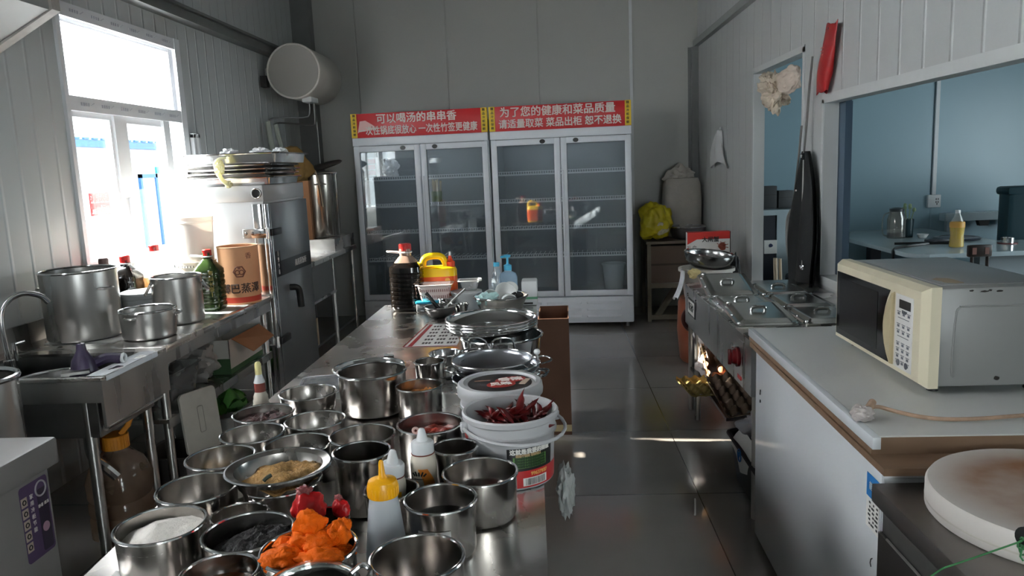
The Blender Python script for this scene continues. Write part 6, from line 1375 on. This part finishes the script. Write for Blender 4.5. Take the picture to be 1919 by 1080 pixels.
h = thing('plastic_bag', 'white plastic bag hanging from a hook on the wall left of the doorway', 'bag', (1.53, 7.02, 1.49))
def wb(u, v):
    t = u * 2 * pi; r = 0.27 * (1 - v) ** 0.6 + 0.025
    return (-0.005 + 0.03 * cos(t) * (1 - 0.5 * v) + 0.008 * sin(t * 5), r * sin(t) * (1 + 0.15 * sin(t * 3 + v * 4)) + 0.16 * (1 - v) * v * 2, 0.31 * v + 0.03 * sin(t * 2 + 1) * (1 - v))
m = MB(); m.grid(wb, 48, 24, closed_u=True); m.build('film', mat('white_bag_film', (214, 216, 216), 0.35), h); MB().blob((0.005, 0.0, 0.325), (0.012, 0.02, 0.014), 3, 0.2, 2, 3).build('hook', WHITEP, h)

# ------------------------------------------------------------------ back right corner
h = thing('wooden_stand', 'dark wooden shelf stand in the back right corner beside the fridge', 'shelf', (0, 0, 0))
WD = mat('aged_dark_wood', (110, 98, 84), 0.7, var=0.15, vscale=8, stretch=(1, 1, 5)); PALEW = mat('pale_stand_wood', (120, 112, 98), 0.7, var=0.12, vscale=8)
m = MB(); m.box(0.90, 1.50, 7.32, 7.85, 0.76, 0.785); m.build('shelf_top', WD, h)
for x in (0.91, 1.46):
    for y in (7.33, 7.80): MB().box(x, x + 0.035, y, y + 0.035, 0, 0.76).build('leg', PALEW, h)
for z in (0.02, 0.33): MB().box(0.945, 1.46, 7.335, 7.36, z, z + 0.045).build('rail', PALEW, h)
m = MB(); m.hexa([(0.98, 7.45, 0.03), (1.05, 7.45, 0.03), (1.05, 7.49, 0.03), (0.98, 7.49, 0.03)], [(1.20, 7.6, 0.30), (1.25, 7.6, 0.27), (1.25, 7.64, 0.27), (1.20, 7.64, 0.30)]); m.build('loose_plank', PALEW, h)
h = thing('carton', 'dark brown carton inside the wooden stand below the yellow bag', 'box', (1.18, 7.55, 0.376)); m = MB(); m.box(-0.24, 0.24, -0.18, 0.18, 0, 0.36); m.build('body', mat('dark_carton', (104, 88, 76), 0.8), h); MB().box(-0.241, 0.241, -0.1815, -0.1805, 0.17, 0.19).build('seam', mat('dark_carton_seam', (70, 58, 50), 0.8), h)
h = thing('plastic_bag', 'translucent yellow plastic bag slumped on the wooden stand beside the fridge', 'bag', (1.01, 7.50, 0.786))
MB().blob((0, 0, 0.17), (0.155, 0.12, 0.19), 91, 0.32, 1.3, 5, flatz=-0.168).build('film', translucent('yellow_bag_film', (206, 190, 40), 0.3, 0.3), h)
m = MB(); m.blob((0.05, -0.085, 0.13), (0.07, 0.045, 0.07), 93, 0.3, 1.6, 4); m.build('contents', mat('beige_contents', (188, 180, 150), 0.6), h)
h = thing('rice_sack', 'tall off-white woven rice sack with folded top in the back right corner', 'sack', (1.33, 7.86, 0.786), 0.1)
SK = mat('woven_sack', (178, 172, 164), 0.8, var=0.06, vscale=10, bump=0.3, bscale=140)
m = MB(); m.lathe([(0, 0), (0.16, 0.0), (0.19, 0.06), (0.195, 0.35), (0.185, 0.52), (0.16, 0.58), (0, 0.60)], 40, power=3, ay=0.72, cap=False); m.build('body', SK, h)
m = MB(); m.blob((-0.02, 0, 0.60), (0.13, 0.09, 0.10), 95, 0.45, 1.8, 4); m.build('folded_top', SK, h)
h = pot('steel_bowl', 'steel basin in the back right corner below the rice sack', 'basin', 1.33, 7.55, 0.7865, 0.18, 0.115, DARKST, base=0.85, fil=0.03, rimr=0.006)
h = thing('gift_carton', 'red and white printed carton standing behind the tilted basin on the barrel', 'box', (1.235, 6.05, 0.752), -0.03)
m = MB(); m.box(-0.165, 0.165, 0.02, 0.10, 0, 0.225); m.build('body', PAPERW, h)
m = MB(); m.prism([(-0.165, 0.0205), (0.165, 0.0205), (0.165, 0.019), (-0.165, 0.019)], 0.17, 0.226); m.hexa([(-0.165, 0.0195, 0.17), (-0.09, 0.0195, 0.17), (-0.165, 0.0195, 0.13)], [(-0.165, 0.0205, 0.17), (-0.09, 0.0205, 0.17), (-0.165, 0.0205, 0.13)]); m.box(-0.166, 0.166, 0.019, 0.101, 0.2255, 0.2265); m.build('red_print', mat('carton_red', (206, 44, 34), 0.45), h)
MB().box(0.165, 0.172, 0.02, 0.10, 0, 0.226).build('dark_side', mat('carton_dark', (50, 44, 44), 0.6), h)
text('lettering', '大闸蟹', 0.045, INK, h, T(0.015, 0.0185, 0.165, *FACE_Y), bold=0.001); text('lettering', '礼盒', 0.04, mat('carton_grey_ink', (90, 80, 80), 0.6), h, T(-0.13, 0.0185, 0.10, *FACE_Y))
m = MB(); m.blob((0.105, 0.018, 0.11), (0.028, 0.002, 0.03), 5, 0.4, 2, 3)
for k in range(5): a = -0.3 + k * 0.7; m.tube([(0.105, 0.0175, 0.11), (0.105 + 0.05 * cos(a), 0.0175, 0.11 + 0.04 * sin(a))], 0.003, 5)
m.build('crab_picture', mat('crab_brown', (150, 70, 46), 0.5), h)
h = thing('barrel', 'reddish brown barrel with dark handle standing behind the steam table', 'barrel', (1.175, 5.85, 0), 0.0)
BRL = mat('terracotta_plastic', (150, 84, 58), 0.45, var=0.06)
MB().lathe([(0, 0), (0.19, 0), (0.205, 0.02), (0.225, 0.25), (0.215, 0.46), (0.20, 0.50), (0, 0.50)], 48, cap=False).build('body', BRL, h)
m = MB(); m.torus((-0.13, -0.185, 0.36), 0.085, 0.02, 28, 8, M=Matrix.Rotation(rad(-35), 4, 'Z') @ Matrix.Rotation(0.0, 4, 'X'), axis='Y'); m.build('handle', mat('maroon_plastic', (70, 28, 26), 0.4), h)
h = thing('wash_tub', 'white plastic tub sitting on the reddish brown barrel', 'tub', (1.175, 5.85, 0.501))
MB().lathe([(0, 0), (0.165, 0), (0.195, 0.20), (0.212, 0.205), (0.212, 0.228), (0.19, 0.228), (0.16, 0.006), (0, 0.006)], 48, cap=False).build('body', mat('offwhite_tub', (206, 200, 192), 0.45), h)
h = thing('cleaning_cloth', 'white and yellow cloth draped over the left rim of the white tub', 'cloth', (1.01, 5.72, 0.60))
def dr(u, v): return (-0.045 - 0.06 * v * v + 0.012 * sin(u * 9), -0.02 + 0.13 * (u - 0.5) * (1 + 0.5 * v), 0.135 - 0.22 * v + 0.02 * sin(u * 5) * v)
m = MB(); m.grid(dr, 14, 14); m.build('white_cloth', mat('white_cloth', (214, 216, 220)), h)
m = MB(); m.blob((0.035, -0.075, 0.115), (0.05, 0.02, 0.035), 97, 0.3, 1.6, 4); m.build('yellow_cloth', mat('pale_yellow_cloth', (214, 196, 140), 0.85), h)
h = bowl_thing('steel_bowl', 'tilted shiny steel basin resting on top of the white tub', 'basin', 1.175, 5.80, 0.735, 0.185, 0.11, mat('basin_steel', (0.42, 0.42, 0.42, 1), 0.22, 1.0), None, 0.6, 0.006); h.rotation_euler = (rad(3), rad(6), 0)
h = thing('rag', 'dark grey rag hanging on the right of the white tub', 'cloth', (1.40, 5.90, 0.62)); MB().blob((0, 0, 0.08), (0.035, 0.05, 0.12), 99, 0.4, 1.8, 4).build('fold', mat('dark_rag', (62, 62, 64), 0.9), h)

# ------------------------------------------------------------------ dining room seen through the hatch and doorway
h = thing('conduit_socket', 'white wall socket with vertical conduit on the dining room wall', 'socket', (3.96, BW - 0.001, 1.02))
m = MB(); m.box(-0.065, 0.065, -0.04, 0, -0.065, 0.065, bev=0.006); m.build('box', WHITEP, h); MB().box(-0.018, 0.018, -0.022, 0, 0.066, 2.6).build('conduit', WHITEP, h); m = MB()
for x, z in ((0.015, 0.02), (0.035, 0.02), (0.015, -0.01), (0.035, -0.01), (0.025, -0.03)): m.box(x - 0.004, x + 0.004, -0.0412, -0.040, z - 0.010, z + 0.010)
m.build('socket_holes', INK, h)
h = thing('dining_table', 'long white dining table seen through the serving hatch', 'table', (0, 0, 0))
DT = mat('pale_laminate', (176, 190, 196), 0.15, var=0.03)
m = MB(); m.prism([(2.79, 6.12), (2.80, 7.6), (3.13, 8.06), (3.84, 8.06), (3.84, 6.74), (4.9, 6.74), (4.9, 6.07), (2.90, 5.98)], 0.715, 0.75); m.build('tabletop', DT, h)
for x, y in ((3.15, 6.35), (3.15, 7.6), (4.7, 6.35), (3.7, 7.6)): MB().box(x - 0.05, x + 0.05, y - 0.05, y + 0.05, 0, 0.714).build('leg', mat('dark_table_leg', (40, 44, 52), 0.5), h)
m = MB(); m.box(3.4, 3.75, 6.2, 6.3, 0.2, 0.714); m.build('pedestal_panel', mat('grey_panel', (150, 160, 166), 0.5), h)
NAVY = mat('dark_navy_vinyl', (30, 40, 56), 0.4)
h = thing('bench_seat', 'dark bench in the dining room shadow left of the white table', 'bench', (0, 0, 0)); m = MB(); m.box(2.2, 2.72, 6.3, 7.3, 0.10, 0.45, bev=0.03); m.build('seat', NAVY, h)
for x in (2.25, 2.67):
    for y in (6.36, 7.24): MB().cyl((x, y, 0), (x, y, 0.1), 0.025).build('leg', DARK, h)
TEAL = mat('dark_teal_vinyl', (22, 52, 60), 0.4, bump=0.05, bscale=30)
h = thing('booth_sofa', 'dark teal booth sofa back at the right edge of the dining room', 'sofa', (3.93, 6.80, 0)); m = MB(); m.box(0, 1.3, -0.02, 0.16, 0.10, 1.19, bev=0.05); m.build('backrest', TEAL, h); m = MB(); m.box(-0.012, 1.3, -0.035, 0.175, 1.13, 1.205, bev=0.03); m.build('top_roll', TEAL, h)
for x in (0.08, 1.2): MB().cyl((x, 0.07, 0), (x, 0.07, 0.1), 0.025).build('leg', DARK, h)
h = thing('wooden_chair', 'small dark chair whose back shows in front of the dining table', 'chair', (3.13, 5.72, 0))
CHD = mat('dark_brown_chair', (50, 38, 34), 0.4)
m = MB(); m.box(-0.085, 0.085, -0.02, 0.02, 0.755, 0.845, bev=0.012); bk = m.build('backrest', CHD, h)
m = MB(); m.box(-0.06, -0.03, -0.022, -0.0205, 0.775, 0.825); m.box(0.03, 0.06, -0.022, -0.0205, 0.775, 0.825); m.build('inlay', mat('rosy_inlay', (140, 100, 90), 0.5), bk)
MB().box(-0.18, 0.18, -0.05, 0.33, 0.42, 0.455, bev=0.01).build('seat', CHD, h)
for x in (-0.05, 0.06): MB().cyl((x, 0, 0.45), (x, 0, 0.77), 0.012).build('back_post', CHD, h)
for x in (-0.15, 0.15):
    for y in (-0.02, 0.30): MB().cyl((x, y, 0), (x, y, 0.425), 0.018).build('leg', CHD, h)
h = thing('tea_pitcher', 'glass tea pitcher with dark lid on the dining table', 'pitcher', (3.19, 7.22, 0.751))
MB().lathe([(0, 0), (0.075, 0), (0.08, 0.01), (0.08, 0.18), (0.06, 0.235), (0.06, 0.25), (0.057, 0.25), (0.057, 0.235), (0.076, 0.18), (0.076, 0.012), (0, 0.01)], 36, cap=False).build('body', glass('pitcher_glass', (0.75, 0.72, 0.66), 0.08, 0.05, milky=0.12), h)
MB().lathe([(0, 0.012), (0.074, 0.012), (0.074, 0.05), (0, 0.05)], 32, cap=False).build('tea', mat('dark_tea', (52, 36, 24), 0.15), h)
MB().lathe([(0.062, 0.245), (0.064, 0.27), (0.03, 0.28), (0, 0.28)], 28, cap=False).build('lid', mat('dark_grey_lid', (46, 52, 54), 0.4), h)
MB().tube([(-0.06, 0, 0.24), (-0.12, 0, 0.22), (-0.13, 0, 0.12), (-0.12, 0, 0.03), (-0.08, 0, 0.02)], 0.007, 8, smooth=2).build('handle', glass('pitcher_glass', (0.75, 0.72, 0.66)), h)
h = thing('vase', 'dark cup with a sprig of green beside the tea pitcher', 'vase', (3.31, 7.25, 0.751)); MB().lathe([(0, 0), (0.042, 0), (0.05, 0.17), (0.046, 0.17), (0.04, 0.006), (0, 0.006)], 28, cap=False).build('cup', TEAL, h)
m = MB()
for k in range(7): a = k * 0.9; m.tube([(0.01 * cos(a), 0.01 * sin(a), 0.1), (0.05 * cos(a), 0.05 * sin(a), 0.25 + 0.02 * (k % 3))], 0.004, 5); m.blob((0.05 * cos(a), 0.05 * sin(a), 0.255 + 0.02 * (k % 3)), (0.015, 0.015, 0.02), k, 0.3, 2, 2)
m.build('sprig', mat('pale_green_sprig', (140, 160, 120), 0.6), h)
h = thing('saucer', 'small white dish beside the dark cup on the dining table', 'dish', (3.40, 7.15, 0.751)); MB().lathe([(0, 0), (0.03, 0), (0.05, 0.035), (0.047, 0.035), (0.028, 0.005), (0, 0.005)], 24, cap=False).build('body', WHITEP, h)
h = thing('drink_bottle', 'bottle of bright yellow drink on the dining table', 'bottle', (3.29, 6.35, 0.751))
MB().lathe([(0, 0), (0.05, 0), (0.056, 0.01), (0.05, 0.10), (0.056, 0.16), (0.052, 0.20), (0.022, 0.265), (0.018, 0.285), (0, 0.285)], 32, cap=False).build('body', PET, h)
MB().lathe([(0, 0.006), (0.048, 0.006), (0.053, 0.012), (0.047, 0.10), (0.053, 0.16), (0.051, 0.175), (0, 0.175)], 32, cap=False).build('yellow_drink', mat('yellow_drink', (226, 186, 20), 0.2), h)
MB().lathe([(0.0563, 0.165), (0.0565, 0.20), (0.05, 0.212)], 32, cap=False).build('label', mat('label_orange_pale', (214, 160, 70), 0.5), h); MB().lathe([(0.02, 0.28), (0.02, 0.305), (0, 0.307)], 20, cap=False).build('cap', WHITEP, h)
h = thing('extension_lead', 'black cable and socket strip tangled on the dining table', 'cable', (3.25, 6.75, 0.752))
m = MB(); m.tube([(-0.49, -0.5, -0.25), (-0.485, -0.45, -0.03), (-0.44, -0.35, 0.008), (-0.2, -0.2, 0.006), (0.0, -0.1, 0.006), (0.15, 0.05, 0.006), (0.3, 0.0, 0.006), (0.2, -0.18, 0.006), (-0.05, -0.12, 0.01), (-0.3, -0.05, 0.006)], 0.012, 6, smooth=3); m.build('cable', BLACK, h); m = MB(); m.box(-0.02, 0.2, -0.05, 0.02, 0, 0.03, bev=0.008); m.build('socket_strip', mat('dark_strip', (44, 46, 54), 0.4), h)
h = thing('induction_plate', 'dark round hotplate lying on the dining table behind the yellow drink', 'hotplate', (3.60, 6.95, 0.751)); MB().lathe([(0, 0), (0.18, 0), (0.19, 0.01), (0.18, 0.02), (0, 0.02)], 40, cap=False).build('body', mat('dark_hotplate', (50, 56, 66), 0.3), h); MB().torus((0, 0, 0.021), 0.14, 0.003, 40, 6).build('ring', DARKST, h)
h = thing('ashtray', 'small reddish tin standing by the booth sofa on the dining table', 'tin', (3.78, 6.50, 0.751)); MB().lathe([(0, 0), (0.05, 0), (0.05, 0.05), (0.046, 0.05), (0.045, 0.005), (0, 0.005)], 28, cap=False).build('body', SHINY, h); MB().lathe([(0, 0.001), (0.075, 0.001), (0.075, 0.006), (0, 0.006)], 28, cap=False).build('saucer', mat('dark_red_saucer', (120, 40, 44), 0.4), h)
h = thing('white_bench', 'low white slatted bench against the dining room wall by the sofa', 'bench', (4.35, 7.98, 0))
m = MB(); m.box(-0.35, 0.6, -0.03, 0.10, 0.82, 0.90); m.build('seat', DT, h)
for x in (-0.2, 0.05, 0.3): MB().hexa([(x - 0.04, 0, 0.76), (x + 0.04, 0, 0.76), (x + 0.04, 0.06, 0.76), (x - 0.04, 0.06, 0.76)], [(x - 0.06, 0, 0.819), (x + 0.06, 0, 0.819), (x + 0.06, 0.06, 0.819), (x - 0.06, 0.06, 0.819)]).build('bracket', DARK, h)
for x in (-0.3, 0.55): MB().box(x - 0.02, x + 0.02, 0, 0.05, 0, 0.819).build('leg', DT, h)
# through the doorway
h = thing('cashier_desk', 'pale desk standing in the dining room behind the apron', 'desk', (2.02, 7.4, 0))
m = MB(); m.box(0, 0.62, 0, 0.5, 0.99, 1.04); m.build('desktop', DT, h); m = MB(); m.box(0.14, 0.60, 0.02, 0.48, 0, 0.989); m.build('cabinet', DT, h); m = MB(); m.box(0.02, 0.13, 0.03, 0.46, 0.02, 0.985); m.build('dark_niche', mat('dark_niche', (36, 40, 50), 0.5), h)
m = MB(); m.box(0.02, 0.14, 0.01, 0.028, 0.62, 0.75); m.build('notice', PAPERW, h); MB().blob((0.08, 0.008, 0.70), (0.018, 0.002, 0.018), 4, 0.3, 2, 3).build('dark_blue_mark', mat('navy_mark', (40, 48, 84), 0.5), h)
for i, (x, y, hh, lab) in enumerate(((0.11, 0.25, 0.22, 'dark carton on the cashier desk, left one'), (0.27, 0.27, 0.17, 'dark carton on the cashier desk, right one beside the apron'))):
    o = thing('carton', lab, 'box', (2.02 + x, 7.4 + y, 1.041), 0.15 * i); m = MB(); m.box(-0.075, 0.075, -0.06, 0.06, 0, hh, bev=0.004); m.build('body', mat('charcoal_carton', (52, 54, 56), 0.6), o); MB().box(-0.0755, 0.0755, -0.0612, -0.0604, hh * 0.6, hh * 0.62).build('seam', DARK, o)
for i, (x, lab) in enumerate(((1.755, 'pale wooden broom handle leaning just inside the doorway'), (1.80, 'second thinner broom handle leaning just inside the doorway'))):
    o = thing('broom', lab, 'broom', (x, 5.99 + 0.03 * i, 0)); m = MB(); m.cyl((0.0, 0, 0.14), (-0.015, 0.02, 0.76 - 0.01 * i), 0.016 - 0.004 * i); m.build('handle', mat('pale_broom_wood', (206, 186, 160), 0.5), o); m = MB(); m.box(-0.02, 0.022, -0.10, 0.10, 0.0, 0.15); m.build('bristles', mat('dark_bristles', (60, 54, 50), 0.9), o)
h = thing('laundry_heap', 'dark coats hanging low behind the apron in the doorway', 'coat', (1.90, 6.15, 0.0)); MB().blob((0.12, 0.0, 0.36), (0.16, 0.14, 0.36), 105, 0.25, 1.4, 4, flatz=-0.36).build('fabric', BLK, h)
h = thing('white_tube', 'thin white tube lying on the aisle floor tiles', 'straw', (0.602, 3.26, 0.005)); MB().cyl((0.015, 0.08, 0), (-0.015, -0.08, 0), 0.0045, n=10).build('tube', PAPERW, h)  # thin white tube on the floor
